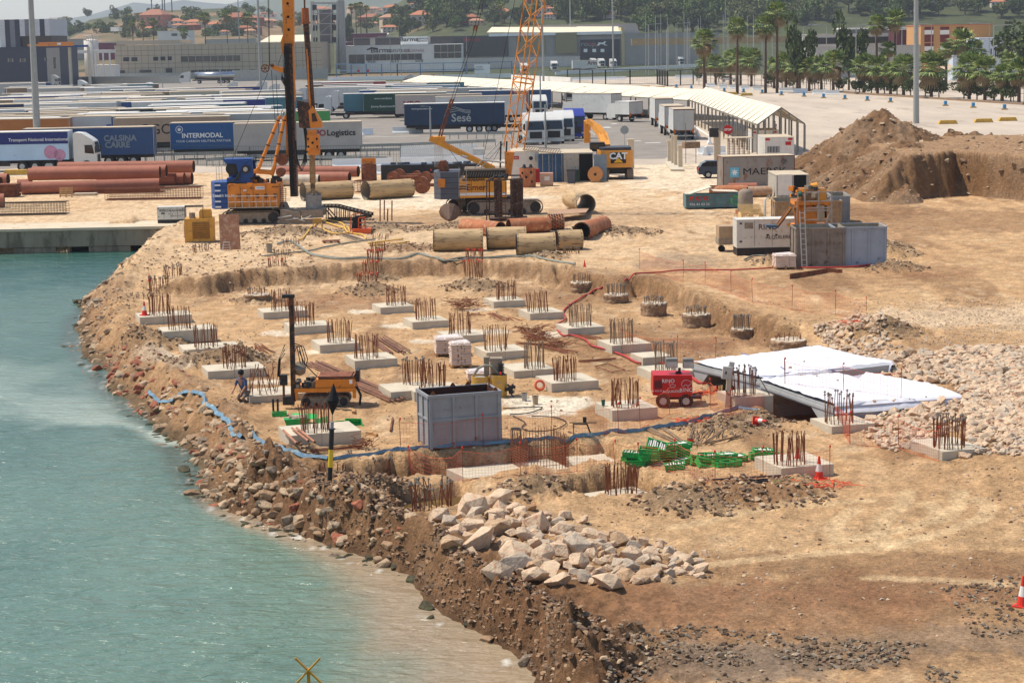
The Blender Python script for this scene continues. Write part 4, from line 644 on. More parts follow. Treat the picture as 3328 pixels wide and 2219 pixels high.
def culvert(A,B,D_,h,lb,lb2,op=.75,seed=1,thick=.26,chs=.5):
 ax=(B-A);L=ax.length;ax.normalize();ay=Vector((-ax.y,ax.x,0));W=abs((D_-A).dot(ay));ang=math.atan2(ax.y,ax.x);z0=hz(A.x,A.y)-.3
 r_=thing('box_culvert',(A.x,A.y,z0),ang,lb,'culvert','precast box culverts');H=h-z0;tw=.3
 b=MB();x0,x1=.55,L*op;o=[(0,0),(tw if x0>tw else x0,0)]
 poly=[(0,0),(x0,0),(x0,H-thick-chs),(x0+chs,H-thick),(x1-chs,H-thick),(x1,H-thick-chs*.6),(x1,0),(L,0),(L,H),(0,H)]
 b.add([(x,y,z)for y in(0,W)for x,z in poly],[],0)
 n=len(poly);b.f+=[(0,1,2,9),(2,3,8,9),(3,4,8),(4,5,8),(5,6,7,8)];b.m+=[0]*5
 b.f+=[tuple(i+n for i in reversed(f))for f in[(0,1,2,9),(2,3,8,9),(3,4,8),(4,5,8),(5,6,7,8)]];b.m+=[0]*5
 b.f+=[(k,k+n,(k+1)%n+n,(k+1)%n)for k in range(n)];b.m+=[0]*n
 b.build('shell',m_cul,r_);MB().bx(-.02,L+.02,-.035,-.003,H-.2,H-.1).build('lip',m_cul,r_)
 nx,ny=90,70;U=np.linspace(-.02,1.015,nx)[None,:].repeat(ny,0);V_=np.linspace(-.0,1.06,ny)[:,None].repeat(nx,1);X=U*L;Y=V_*W;wr=fbm(X*.9+seed,Y*2.2,seed,4,True);Z=H+.02+.09*wr+.08*fbm(X*.5,Y*.5,seed+4,2)
 Z=np.where(U>.995,H-.5*(V_<.99),Z);Z=np.where(V_>1.03,H-.4,Z);Y=Y+.1*(fbm(X,X*0,seed,3)-.3)*(V_<.02)
 sh=grid_mesh('white_sheet',X,Y,Z,m_sheet);sh.location=r_.location;sh.rotation_euler=r_.rotation_euler;tag(sh,lb2,'sheet','white sheets over the culverts');return r_
zt=.6
culvert(gz(15,850,150,.62),gz(15,1500,300,.62),gz(16,420,15,.62),.62,'far precast culvert with a dark opening behind the light tower','white sheet with blue creases over the far culvert',.62,3)
culvert(gz(15,1480,318,zt),gz(16,600,545,zt),gz(16,560,235,zt),zt,'near precast culvert whose sloping edge shows a dark opening','bright white sheet over the near culvert',.8,8)
A=gz(16,600,545,zt);B=gz(16,1785,455,zt);D2=gz(16,1500,345,zt);tag(MB().slab([(v.x,v.y)for v in(A+Vector((.02,.03,0)),B,D2,gz(16,900,235,zt),gz(16,560,300,zt))],-.1,zt-.01).build('culvert_extension',mat('sheeted_wall',(.66,.64,.68),.8,var=.1)),'grey sheeted flank of the near culvert running into the rubble','culvert')
X4=[A,B,D2,gz(16,900,235,zt)];nx,ny=100,50;U=np.linspace(0,1,nx)[None,:].repeat(ny,0);V_=np.linspace(0,1,ny)[:,None].repeat(nx,1)
PX=(1-U)*(1-V_)*X4[0].x+U*(1-V_)*X4[1].x+U*V_*X4[2].x+(1-U)*V_*X4[3].x;PY=(1-U)*(1-V_)*X4[0].y+U*(1-V_)*X4[1].y+U*V_*X4[2].y+(1-U)*V_*X4[3].y
tag(grid_mesh('white_sheet',PX,PY-.1*(V_<.01),zt+.02+.08*fbm(PX,PY*2,4,4,True)-.3*(V_<.01),m_sheet),'white sheet spread right of the near culvert into the rubble','sheet','white sheets over the culverts')
m_crs=mat('blue_crease',(.45,.50,.68),.8)  # bluish shade of the sheet's creases, put into the colour of thin tubes
for k,P in enumerate(([(1300,50),(1450,90),(1600,140),(1700,200)],[(1350,260),(1600,260),(1800,210),(2050,200),(2300,190)],[(1650,50),(1850,100),(2000,140)])):
 tag(MB().tube([gz(15,X,Y,.72)for X,Y in P],.035,5,flat=.5).build('crease_shade',m_crs,smooth=True),'blue cord shade tinted across the far white sheet, %s'%['left','nearest, long','far right'][k],'crease','blue crease shades on the sheet')
for k,(X,Y)in enumerate(((150,320),(640,300),(1160,480),(980,490),(1300,470),(450,260),(700,200),(200,180),(300,250),(1450,450),(560,100),(330,130))):put(BOUL[k%4][k%3],'stone',gz(16,X,Y,.74),.05+.02*(k%4),'small stone weighing down the white sheets, one of a dozen','stone','stones on the white sheets')
def crate(loc,rz,lb,fill,tilt=(0,0),s=1.):
 c_=thing('green_crate',loc,rz,lb,'crate','green plastic crates');c_.rotation_euler=(tilt[0],tilt[1],rz);c_.scale=(s,s,s);L,W,H=.58,.38,.17;b=MB();e=.012
 b.bx(-L/2,L/2,-W/2,W/2,0,.012)
 for x0,x1,y0,y1 in((-L/2,L/2,-W/2,-W/2+e),(-L/2,L/2,W/2-e,W/2),(-L/2,-L/2+e,-W/2+e,W/2-e),(L/2-e,L/2,-W/2+e,W/2-e)):
  b.bx(x0,x1,y0,y1,.014,.06);b.bx(x0,x1,y0,y1,.075,.115);b.bx(x0-.008,x1+.008,y0-.008,y1+.008,.13,H)
 for x in(-L/2+.02,-L/6,L/6,L/2-.02):
  for y in(-W/2+.001,W/2-.016):b.bx(x-.015,x+.015,y,y+.014,.012,.14)
 b.build('crate_shell',m_green,c_)
 if fill:
  f=MB();rr=random.Random(int(loc.x*100))
  for k in range(8):x=-L/2+.05+k*(L-.1)/7;f.cyl((x,-W/2+.03,.12+rr.uniform(-.02,.02)),(x+rr.gauss(0,.01),W/2-.03,.12+rr.uniform(-.02,.03)),.022,n=6)
  f.build('white_spacers',m_white,c_)
 return c_
CR=[(300,1040,0,0),(300,1010,1,.19),(330,1075,0,0),(450,1060,0,0),(450,1030,1,.19),(450,985,0,.38),(510,935,1,.4),(620,1030,0,0),(620,1000,0,.19),(625,945,1,.38),(740,1010,0,0),(740,985,0,.19),(745,930,1,.36),(740,1065,1,0),(690,1110,1,0),(830,1050,0,0),(900,1070,0,0),(985,1020,0,0),(1050,1030,1,.1),(1100,1045,0,.0),(1160,1020,1,.1),(1255,1035,1,0),(960,1090,0,0),(1130,1090,0,0),(1200,1085,0,0),(1460,1020,0,0),(1495,985,1,.2),(1540,1010,0,0)]
for k,(X,Y,fl,z)in enumerate(CR):
 p=g(15,X,Y+z*250);p.z+=z
 st=['left stack','second stack','third stack','fourth stack','loose group in the middle','right group','pair beside the dark bars'][0 if X<400 else 1 if X<530 else 2 if X<660 else 3 if X<800 else 4 if X<930 else 5 if X<1300 else 6]
 crate(p,R.uniform(-.5,.5)+.2,'green crate %s, %s, %s, number %d'%('with white spacers'if fl else'empty','top'if z>.3 else'midway up'if z>.1 else'bottom',st,k+1),fl,(R.uniform(-.12,.2)*(z>.3),R.uniform(-.1,.1))if k not in(6,16,22)else(.5,.3),1.05)
m_grs=mat('green_sheet',(.12,.68,.32),.6,var=.15)
def sheetv(pts,nm,m,lb,cat,grp=None,th=.012):
 a=pts[0];nrm=(pts[1]-pts[0]).cross(pts[2]-pts[0]).normalized()*th;n=len(pts)
 return tag(MB().add(list(pts)+[p+nrm for p in pts],[tuple(range(n)),tuple(range(2*n-1,n-1,-1))]+[(k,(k+1)%n,(k+1)%n+n,k+n)for k in range(n)]).build(nm,m),lb,cat,grp)
D0=g(13,1500,700).y
sheetv([vy(13,1488,735,D0),vy(13,1610,700,D0+.05),vy(13,1612,570,D0+.3),vy(13,1480,600,D0+.25)],'green_sheet',m_grs,'upright green sheet behind the bars of the big footing','sheet','green sheets by the drill rig');sheetv([vy(13,1290,590,D0+.8),vy(13,1490,600,D0+.7),vy(13,1500,555,D0+1.3),vy(13,1270,545,D0+1.5)],'green_sheet',m_grs,'flat green sheet above the open basket','sheet','green sheets by the drill rig')
p=g(13,1315,660);bk=thing('green_basket',p,.15,'open green basket full of grey stones before the small drill rig','basket');b=MB();b.prism([(-.35,0),(.35,0),(.45,.28),(-.45,.28)],-.25,.25);b.build('basket_shell',m_green,bk);f=MB()
for k in range(24):f.cyl((R.uniform(-.36,.36),R.uniform(-.2,.2),.25),(R.uniform(-.36,.36),R.uniform(-.2,.2),.33),.05,n=6)
f.build('stones',m_lime[1],bk)
crate(g(13,1830,660),.4,'tipped green crate between the big footing and the drill rig',0,(.7,.1));crate(g(13,1155,570),.1,'flattened green crate left of the green sheets',0,(0,0),.9);crate(g(13,1695,668),.5,'green crate just behind the marker pole',0)
def bucket(p,h,r,m,lb,full=None):
 b_=thing('bucket',p,0,lb,'bucket','buckets on the site');MB().lathe([(r*.8,0),(r,h),(r*1.06,h),(r*1.06,h-.02),(r*1.01,h-.03)],n=16).build('pail',m,b_);MB().lathe([(r*.92,h+.003),(r*.9,h+.004)],n=16).build('mouth_shade',full or m_blank,b_);MB().tube([(r*math.cos(a),0,h+.01+r*.8*math.sin(a))for a in[k*math.pi/8 for k in range(9)]],.006,4).build('handle',m_dark,b_)  # near-black disc at the rim stands in for the shade inside the pail
bucket(g(14,1285,488),.30,.11,mat('zinc',(.62,.62,.62),.4,.6),'metal bucket on the white cement patch');bucket(g(14,1385,522),.32,.115,mat('tan_plastic',(.66,.58,.48),.8),'tan dusty drum on the white cement patch');bucket(gz(15,30,530,.42),.2,.07,mat('bottle_green',(.15,.38,.30),.6),'green bucket on the footing before the light tower');bucket(g(15,832,890),.2,.11,mat('orange_red',(.85,.28,.15),.6),'orange bucket among the timber battens');bucket(g(13,1243,720),.22,.07,mat('teal',(.12,.45,.40),.6),'teal bucket on a post by the green basket');bucket(g(9,1910,118),.55,.2,mat('old_zinc',(.60,.56,.50),.8),'old grey drum below the rusty plate')
p=g(14,1425,395);lb_=thing('lifebuoy',p+Vector((0,0,.2)),.2,'orange lifebuoy leaning against a footing','lifebuoy');me=MB();P=[(math.cos(a)*.17,0,.02+math.sin(a)*.17)for a in[k*2*math.pi/28 for k in range(28)]];V=[]
for k,(x,y,z)in enumerate(P):
 a=k*2*math.pi/28;c0=Vector((x,0,z));rd=Vector((math.cos(a),0,math.sin(a)));V+=[c0+rd*.05*math.cos(q)+Vector((0,.05*math.sin(q),0))for q in[j*2*math.pi/10 for j in range(10)]]
me.add(V,[(k*10+j,k*10+(j+1)%10,((k+1)%28)*10+(j+1)%10,((k+1)%28)*10+j)for k in range(28)for j in range(10)]);o=me.build('ring',mat('buoy_orange',(.88,.40,.26),.6,var=.1),lb_,True);o.rotation_euler=(-.35,.2,0)
def bags(p,rz,L,W,nl,lb,pal=True):
 t_=thing('bag_pallet',p,rz,lb,'pallet of bags','pallets stacked with wrapped bags');b=MB()
 for y in(-W/2+.05,0,W/2-.05):b.bx(-L/2,L/2,y-.045,y+.045,0,.02);b.bx(-L/2,-L/2+.1,y-.05,y+.05,.02,.1);b.bx(L/2-.1,L/2,y-.05,y+.05,.02,.1);b.bx(-.05,.05,y-.05,y+.05,.02,.1)
 for k in range(7):x=-L/2+.05+k*(L-.1)/6;b.bx(x-.045,x+.045,-W/2,W/2,.1,.125)
 b.build('wooden_pallet',m_wood,t_);b=MB();rr=random.Random(int(L*100+nl))
 for k in range(nl):
  nx=3 if k%2 else 2;ny=2 if k%2 else 3
  for i in range(nx):
   for j in range(ny):
    bx_,by_=L/nx,W/ny;cx,cy=-L/2+bx_*(i+.5)+rr.gauss(0,.01),-W/2+by_*(j+.5)+rr.gauss(0,.01);z=.13+k*.115;q=.03
    P8=[(sx*(bx_/2-(q if zz in(0,2)else 0)),sy*(by_/2-(q if zz in(0,2)else 0)),z+[0,.055,.115][zz])for zz in range(3)for sx,sy in((-1,-1),(1,-1),(1,1),(-1,1))]
    b.add([(cx+a,cy+c2,d)for a,c2,d in P8],[(3,2,1,0),(8,9,10,11)]+[(4*u+v,4*u+(v+1)%4,4*u+4+(v+1)%4,4*u+4+v)for u in(0,1)for v in range(4)])
 b.build('bags',m_bag,t_);zt_=.13+nl*.115;V=[(-L/2-.02,-W/2-.02,zt_-.06),(L/2+.02,-W/2-.02,zt_-.09),(L/2+.02,W/2+.02,zt_-.06),(-L/2-.02,W/2+.02,zt_-.09),(-L/3,-W/3,zt_+.05),(L/3,-W/3,zt_+.03),(L/3,W/3,zt_+.06),(-L/3,W/3,zt_+.02)]
 MB().add(V,[(0,1,5,4),(1,2,6,5),(2,3,7,6),(3,0,4,7),(4,5,6,7)]).build('film_cover',mat('film',(.86,.80,.76),.35,bump=.5,bs=9),t_)
bags(g(10,1300,1060),.12,1.2,.9,6,'wide pallet of wrapped bags in the middle of the field');bags(g(10,1402,1178)+Vector((0,.3,0)),.15,.85,.8,8,'tall narrow pallet of wrapped bags in front of the wide one');bags(g(12,155,270)+Vector((0,.3,0)),.05,1.15,1.0,6,'weathered pallet of bags before the open tanks');bags(g(14,860,330)+Vector((0,.4,0)),.1,.9,.8,3,'low pallet of bags behind the yellow mixing drums')
# ------------------ machines and stores on the yard
m_yel=mat('machine_orange',(.85,.50,.13),.5,var=.12,scale=2,rust=.12,rustc=(.35,.20,.12));m_yel2=mat('crane_yellow',(.88,.58,.16),.5,var=.12,scale=2,rust=.1,rustc=(.45,.27,.14));m_mblue=mat('machine_blue',(.10,.27,.52),.45,var=.15,scale=1.5,rust=.08,rustc=(.08,.14,.25));m_oily=mat('oily_black',(.13,.095,.075),.5,var=.5,scale=3,rust=.5,rustc=(.42,.23,.11));m_track=mat('track_steel',(.50,.44,.38),.8,var=.3,scale=5);m_mud=mat('muddy_steel',(.56,.50,.43),.9,var=.25,scale=4);m_cwt=mat('counterweight_grey',(.33,.34,.37),.6,var=.1);m_rail=mat('handrail',(.72,.70,.66),.5,var=.15)
m_txtw=mat('white_lettering',(.90,.90,.88),.6,var=.02);m_txtk=mat('black_lettering',(.09,.085,.09),.6,var=.02);m_glass=mat('dark_glass',(.05,.06,.07),.08,var=.1,spec=.8)
FR=(math.pi/2,0,0)
def crawler(root,x0,x1,y0,w_,H,wheels=6):
 n=10;r=H/2;poly=[(x0+r+r*math.cos(a),r+r*math.sin(a))for a in[math.pi/2+math.pi*k/n for k in range(n+1)]]+[(x1-r+r*math.cos(a),r+r*math.sin(a))for a in[-math.pi/2+math.pi*k/n for k in range(n+1)]]
 b=MB();inner=[((x-(x0+x1)/2)*(1-.12/(x1-x0))+(x0+x1)/2,(z-r)*.84+r)for x,z in poly];m_=len(poly)
 for k in range(m_):
  a,c_=poly[k],poly[(k+1)%m_];ia,ic=inner[k],inner[(k+1)%m_];seg=max(1,int(math.hypot(c_[0]-a[0],c_[1]-a[1])/.2))
  for j in range(seg):
   f0,f1=(j+.08)/seg,(j+.92)/seg;P=lambda p,q,f:(p[0]+(q[0]-p[0])*f,p[1]+(q[1]-p[1])*f);q=[P(a,c_,f0),P(a,c_,f1),P(ia,ic,f1),P(ia,ic,f0)];b.prism(q,y0,y0+w_)
 tr=b.build('track',m_track,root);b=MB();b.prism([((x-(x0+x1)/2)*(1-.3/(x1-x0))+(x0+x1)/2,(z-r)*.74+r)for x,z in poly],y0+.06,y0+w_-.06);b.build('track_frame',m_mud,tr)
 for k in range(wheels):x=x0+r+(x1-x0-2*r)*k/(wheels-1);q=r*(.72 if k in(0,wheels-1)else .36);MB().cyl((x,y0+.02,r if k in(0,wheels-1)else r*.5),(x,y0+.12,r if k in(0,wheels-1)else r*.5),q,n=14).build('track_wheel',m_dark,tr)
def railing(root,x0,x1,y,z0,h,n=4,name='handrail'):
 b=MB()
 for k in range(n+1):x=x0+(x1-x0)*k/n;b.cyl((x,y,z0),(x,y,z0+h),.02,n=5)
 for z in(h*.5,h):b.cyl((x0,y,z0+z),(x1,y,z0+z),.02,n=5)
 b.build(name,m_rail,root)
p0=gz(21,320,1590);D=p0 .y;rig=thing('drilling_rig',p0,0,'tall orange rotary drilling rig with blue winch and counterweight','drilling rig')
def v(X,Y,dy=0):q=vy(21,X,Y,D)-p0;q.y=dy;return q
V=lambda X,Y,dy=0:v(X,Y,dy)
crawler(rig,V(105,0).x,V(530,0).x,0,.75,.95);crawler(rig,V(105,0).x,V(530,0).x,2.5,.75,.95);MB().bx(V(200,0).x,V(470,0).x,.7,2.6,.35,1.15).build('undercarriage',m_dark,rig)
zt_,zb=V(100,1292).z,V(100,1484).z;xl,xr=V(24,0).x,V(213,1400).x;b=MB();n=8
pl=[(xr,.1),(xr,3.1)]+[(xl+.45-.45*math.cos(a),1.6+1.5*math.cos(a)if False else 3.1-3.0*k/n)for k,a in enumerate([math.pi*(-.5+j/n)for j in range(n+1)])]
cw=[]
for k in range(5):
 z0=zb+(zt_-zb)*k/5;o=MB().slab(pl[::-1],z0+.012,z0+(zt_-zb)/5-.012).build('counterweight_plate',m_mblue,rig);MB().bx(xr-.85,xr-.45,.085,.099,z0+.12,z0+.22).build('white_mark',m_txtw,o)
text('BAUER BG 36',.26,m_txtw,rig,(xl+1.05,.085,V(0,1390).z))
hx0,hx1=V(216,1400).x,V(580,1400).x;hz0,hz1=V(0,1472).z,V(0,1310).z
MB().bx(hx0,hx1,.1,3.0,hz0,hz1).build('engine_house',m_yel,rig)
for k in range(1,4):x=hx0+(hx1-hx0)*k/4;MB().bx(x-.012,x+.012,.09,.099,hz0+.02,hz1-.02).build('panel_seam',m_dark,rig)
for X in(245,308,375,435,505):b=MB();[b.bx(V(X-14,0).x,V(X+14,0).x,.08,.099,V(0,1412-j*7).z,V(0,1409-j*7).z)for j in range(5)];b.build('vent_grille',m_dark,rig)
text('EEP',.16,m_txtw,rig,(V(287,0).x,.085,V(0,1355).z),bold=.006);text('BAUER BG 36',.16,m_txtk,rig,(V(530,0).x,.085,V(0,1333).z));MB().bx(V(362,0).x,V(428,0).x,.08,.098,V(0,1350).z,V(0,1328).z).build('white_plate',m_txtw,rig);text('Cimentalia',.12,mat('blue_lettering',(.15,.35,.6)),rig,(V(397,0).x,.07,V(0,1339).z))
b=MB();b.bx(hx0,hx1,-.45,.09,hz0-.04,hz0);b.build('walkway',m_mud,rig);railing(rig,hx0+.1,hx1-.1,-.42,hz0,.8,7)
m_bwin=MB();xs0,xs1=V(125,0).x,V(345,0).x
m_bwin.prism([(V(125,0).x,V(0,1135).z),(V(340,0).x,V(0,1150).z),(V(347,0).x,V(0,1240).z),(V(330,0).x,V(0,1300).z),(V(250,0).x,V(0,1305).z),(V(225,0).x,V(0,1170).z),(V(150,0).x,V(0,1165).z)],.6,.75);m_bwin.prism([(V(125,0).x,V(0,1135).z),(V(340,0).x,V(0,1150).z),(V(347,0).x,V(0,1240).z),(V(330,0).x,V(0,1300).z),(V(150,0).x,V(0,1305).z),(V(135,0).x,V(0,1200).z)],2.2,2.35)
m_bwin.bx(V(130,0).x,V(335,0).x,.75,2.2,V(0,1150).z,V(0,1135).z);m_bwin.bx(V(150,0).x,V(330,0).x,.75,2.2,V(0,1303).z,V(0,1270).z);wi=m_bwin.build('winch_frame',m_mblue,rig);MB().cyl((V(190,0).x,.8,V(0,1205).z),(V(190,0).x,2.15,V(0,1205).z),.45,n=18).build('winch_drum',m_dark,wi);MB().cyl((V(292,0).x,.48,V(0,1208).z),(V(292,0).x,.6,V(0,1208).z),.3,n=18).build('gear_cover',m_dark,wi);MB().cyl((V(292,0).x,.4,V(0,1208).z),(V(292,0).x,.48,V(0,1208).z),.16,n=14).build('gear_hub',m_rail,wi)
b=MB();[b.tube([V(300,1210,.4),V(300-30*k/3,1270,.2),V(200+10*k,1300,.3)],.04,6)for k in range(4)];b.build('winch_hoses',m_blk,rig);railing(rig,V(85,0).x,V(125,0).x,.2,zt_,1.1,2)
b=MB();b.add([V(585,-120,1.2),V(668,-120,1.2),V(672,330,1.2),V(598,330,1.2),V(585,-120,1.9),V(668,-120,1.9),V(672,330,1.9),V(598,330,1.9)],[(0,1,2,3),(7,6,5,4),(0,4,5,1),(1,5,6,2),(2,6,7,3),(3,7,4,0)]);ms=b.build('mast_upper',m_yel,rig)
for k,Y in enumerate((25,120,212)):q=V(628+k*4,Y,1.19);MB().cyl(q,q+Vector((0,-.012,0)),.095,n=16).build('lightening_hole',m_blank,ms)
MB().bx(V(612,0).x,V(612,0).x+.03,1.17,1.199,V(0,180).z,V(0,130).z).build('mast_stain',m_oily,ms)
b=MB();b.add([V(606,310,1.0),V(662,310,1.0),V(700,1400,1.0),V(650,1400,1.0),V(606,310,1.9),V(662,310,1.9),V(700,1400,1.9),V(650,1400,1.9)],[(0,1,2,3),(7,6,5,4),(0,4,5,1),(1,5,6,2),(2,6,7,3),(3,7,4,0)]);b.build('mast_lower',m_oily,rig)
b=MB();b.add([V(664,330,.95),V(676,330,.95),V(690,720,.95),V(680,720,.95),V(664,330,1.1),V(676,330,1.1),V(690,720,1.1),V(680,720,1.1)],[(0,1,2,3),(7,6,5,4),(0,4,5,1),(1,5,6,2),(2,6,7,3),(3,7,4,0)]);b.add([V(578,300,1.1),V(600,240,1.1),V(604,400,1.1),V(590,380,1.1),V(578,300,1.5),V(600,240,1.5),V(604,400,1.5),V(590,380,1.5)],[(0,1,2,3),(7,6,5,4),(0,4,5,1),(1,5,6,2),(2,6,7,3),(3,7,4,0)]);b.add([V(610,560,1.2),V(628,560,1.2),V(636,1120,1.2),V(618,1120,1.2),V(610,560,1.5),V(628,560,1.5),V(636,1120,1.5),V(618,1120,1.5)],[(0,1,2,3),(7,6,5,4),(0,4,5,1),(1,5,6,2),(2,6,7,3),(3,7,4,0)]);b.build('mast_guide',m_yel,rig)
b=MB();[b.tube([V(608+8*k,330,.9),V(606+8*k,500,.85),V(632+7*k,900,.9),V(655+6*k,1380,.92)],.035,6)for k in range(5)];b.build('hose_bundle',m_blk,rig)
b=MB();[b.tube([V(700,740+20*k,.8),V(735+6*k,800,.7),V(760+5*k,1000,.7),V(768-8*k,1150,.7),V(735-4*k,1215-8*k,.7),V(700,1180-20*k,.8),V(690,1000,.85)],.04,6)for k in range(4)];b.build('hose_loops',m_blk,rig)
b=MB();[b.tube([V(592,520+5*k,.9),V(588+6*k,570,.8),V(610+5*k,610,.85),V(640,600,.9)],.025,5)for k in range(5)];[b.tube([V(735,720,.7),V(748+8*k,708,.65),V(770+8*k,770+10*k,.6)],.03,5,mi=1)for k in range(5)];b.build('small_hoses',[m_blk,m_rail],rig)
b=MB();b.cyl(V(752,-150,.6),V(756,62,.6),.06,n=10);b.cyl(V(765,160,.6),V(812,790,.6),.21,.2,n=14);b.build('kelly_bar',m_oily,rig)
b=MB();b.cyl(V(759,58,.6),V(763,160,.6),.25,.27,n=8);b.cyl(V(763,158,.6),V(764,172,.6),.33,n=12);b.build('kelly_head',mat('rust_orange',(.62,.33,.14),.6,var=.3,rust=.3,rustc=(.3,.17,.1)),rig);MB().add([V(770,350,.38),V(777,350,.38),V(806,780,.38),V(790,780,.38)],[(0,1,2,3)]).bar(V(783,400,.39),V(800,780,.39),.08,.03).build('kelly_rail',m_yel,rig)
rd=MB();rd.prism([(V(680,0).x,V(0,725).z),(V(760,0).x,V(0,745).z),(V(790,0).x,V(0,830).z),(V(770,0).x,V(0,925).z),(V(690,0).x,V(0,920).z)],.3,1.0);rd.build('drive_sledge',m_oily,rig)
rd=MB();rd.prism([(V(760,0).x,V(0,800).z),(V(790,0).x,V(0,765).z),(V(850,0).x,V(0,880).z),(V(855,0).x,V(0,920).z),(V(770,0).x,V(0,925).z)],.2,.95);r1=rd.build('rotary_drive',m_yel,rig);MB().prism([(V(782,0).x,V(0,820).z),(V(805,0).x,V(0,815).z),(V(825,0).x,V(0,875).z),(V(785,0).x,V(0,880).z)],.188,.199).build('drive_opening',m_oily,r1)
MB().cyl(V(808,922,.6),V(808,960,.6),.33,n=18).cyl(V(816,955,.6),V(819,1058,.6),.46,n=24).cyl(V(820,1056,.6),V(821,1066,.6),.52,n=24).cyl(V(821,1066,.6),V(822,1100,.6),.45,n=24).build('rotary_head',m_yel,rig)
for X,Y in((785,985),(845,985),(817,1012),(787,1040),(847,1040)):q=V(X,Y,.6);q.y=.6-math.sqrt(max(.01,.46**2-(q.x-V(817,0).x)**2*0-(V(X,Y).x-V(817,Y).x)**2));MB().cyl(q,q+Vector((0,-.03,0)),.085,n=12).build('drive_hole',m_blank,rig)
MB().cyl(V(810,1098,.6),V(814,1300,.6),.21,n=18).cyl(V(814,1300,.6),V(816,1370,.6),.14,.16,n=14).build('drill_casing',mat('casing_worn',(.62,.47,.30),.6,var=.3,scale=4),rig);b=MB();[b.cyl(V(814,1298+k*9,.6),V(814,1301+k*9,.6),.19,n=14)for k in range(5)];b.build('casing_thread',m_dark,rig)
m_grs_=mat('mud_grey',(.58,.56,.53),.9,var=.2,scale=3);MB().cyl(V(820,1385,.6),V(822,1500,.6),.55,.58,n=20).build('casing_shoe',m_grs_,rig);b=MB()
for a in(0,1.57,3.14,4.71):q=V(820,1385,.6);b.bar(q+Vector((.1*math.cos(a),.1*math.sin(a),.25)),q+Vector((.5*math.cos(a),.5*math.sin(a),0)),.06,.2)
b.build('shoe_gusset',m_mud,rig)
for X0,Y0,X1,Y1,dy in((430,1195,585,800,.5),(543,1180,618,800,.3)):
 a,c_=V(X0,Y0,dy),V(X1,Y1,dy+.6);d=c_-a;MB().cyl(a,a+d*.93,.125,n=12).build('mast_strut',m_yel,rig);MB().cyl(a+d*.93,c_+d*.05,.05,n=8).build('strut_rod',m_rail,rig);b=MB();[b.cyl(a+d*(.18+.22*k),a+d*(.2+.22*k),.145,n=12)for k in range(4)];b.build('strut_clamp',m_oily,rig)
MB().cyl(V(395,1215,.6),V(530,1225,.6),.17,n=12).cyl(V(520,1240,.6),V(548,1175,.4),.18,.12,n=12).cyl(V(412,1225,.6),V(435,1180,.4),.15,.1,n=12).build('strut_base',m_yel,rig)
for X,Y,r in((600,1132,.36),(590,1222,.28)):MB().cyl(V(X,Y,.3),V(X,Y,1.1),r,n=18).build('hoist_drum',m_oily,rig);MB().cyl(V(X,Y,.22),V(X,Y,.3),r*1.15,n=18).build('drum_flange',m_rust,rig)
MB().prism([(V(500,0).x,V(0,470).z),(V(560,0).x,V(0,488).z),(V(600,0).x,V(0,495).z),(V(600,0).x,V(0,535).z),(V(560,0).x,V(0,525).z),(V(500,0).x,V(0,498).z)],.9,1.2).build('pulley_arm',m_yel,rig);m_pu=mat('pulley_rust',(.50,.30,.13),.6,var=.3)
for X,Y,r in((472,487,.30),(523,466,.14)):o=MB().pipe(V(X,Y,.85),V(X,Y,1.0),r,r*.25,20).build('pulley',m_pu,rig);b=MB();[b.bar(V(X,Y,.92)+Vector((r*math.cos(a),0,r*math.sin(a))),V(X,Y,.92)-Vector((r*math.cos(a),0,r*math.sin(a))),.05,.05)for a in(0,1.05,2.1)];b.build('spokes',m_pu,o)
m_cable=mat('steel_cable',(.13,.12,.12),.6)
b=MB();[b.cyl(V(*a,1.0),V(*c_,1.0),.018,n=4)for a,c_ in(((488,-150),(499,470)),((494,-150),(504,470)),((490,520),(236,1135)),((588,390),(560,470)),((515,500),(545,900)),((548,540),(570,990)))];b.build('cable',m_cable,rig)
b=MB();rr=random.Random(4)
for k in range(26):X=rr.uniform(360,570);q=V(X,rr.uniform(1265,1305),rr.uniform(.2,2.4));b.box(q,(rr.uniform(.1,.4),rr.uniform(.1,.4),rr.uniform(.1,.35)),rr.uniform(0,1),mi=rr.choice([0,0,1]))
b.build('deck_equipment',[m_dark,m_yel],rig);MB().bar(V(590,1330,0),V(590,1440,-.1),.04).bar(V(630,1330,0),V(630,1440,-.1),.04).build('access_ladder',m_dark,rig);b=MB();[b.bar(V(590,1335+14*k,-.05),V(630,1335+14*k,-.05),.035)for k in range(8)];b.build('ladder_rung',m_dark,rig)
p=gz(6,380,930);os_=thing('casing_clamp',p,0,'muddy hydraulic casing clamp lying in front of the drilling rig','casing clamp');W6=lambda X,Y,dy=0:(lambda q:Vector((q.x,dy,q.z)))(vy(6,X,Y,p.y)-p)
b=MB();b.bx(W6(165,0).x,W6(540,0).x,0,.5,0,.3);b.bx(W6(190,0).x,W6(600,0).x,.2,1.6,W6(0,860).z,W6(0,800).z);b.bx(W6(390,0).x,W6(590,0).x,0,.3,W6(0,880).z,W6(0,810).z);b.prism([(W6(180,0).x,W6(0,900).z),(W6(210,0).x,W6(0,800).z),(W6(380,0).x,W6(0,830).z),(W6(380,0).x,W6(0,900).z)],0,.4);b.build('clamp_frame',m_mud,os_)
for X in(245,500):b=MB();b.cyl(W6(X,805,1),W6(X,735,1),.45,.2,n=4);b.build('support_cone',m_mud,os_);MB().cyl(W6(X,768,.62),W6(X,768,.55),.08,n=10).build('cone_hole',m_blank,os_)
b=MB();[b.cyl(W6(200+70*k,870+(k%2)*20,-.05),W6(330+60*k,850+(k%3)*25,-.1),.04,n=6)for k in range(5)];b.build('hydraulic_rams',m_rail,os_)
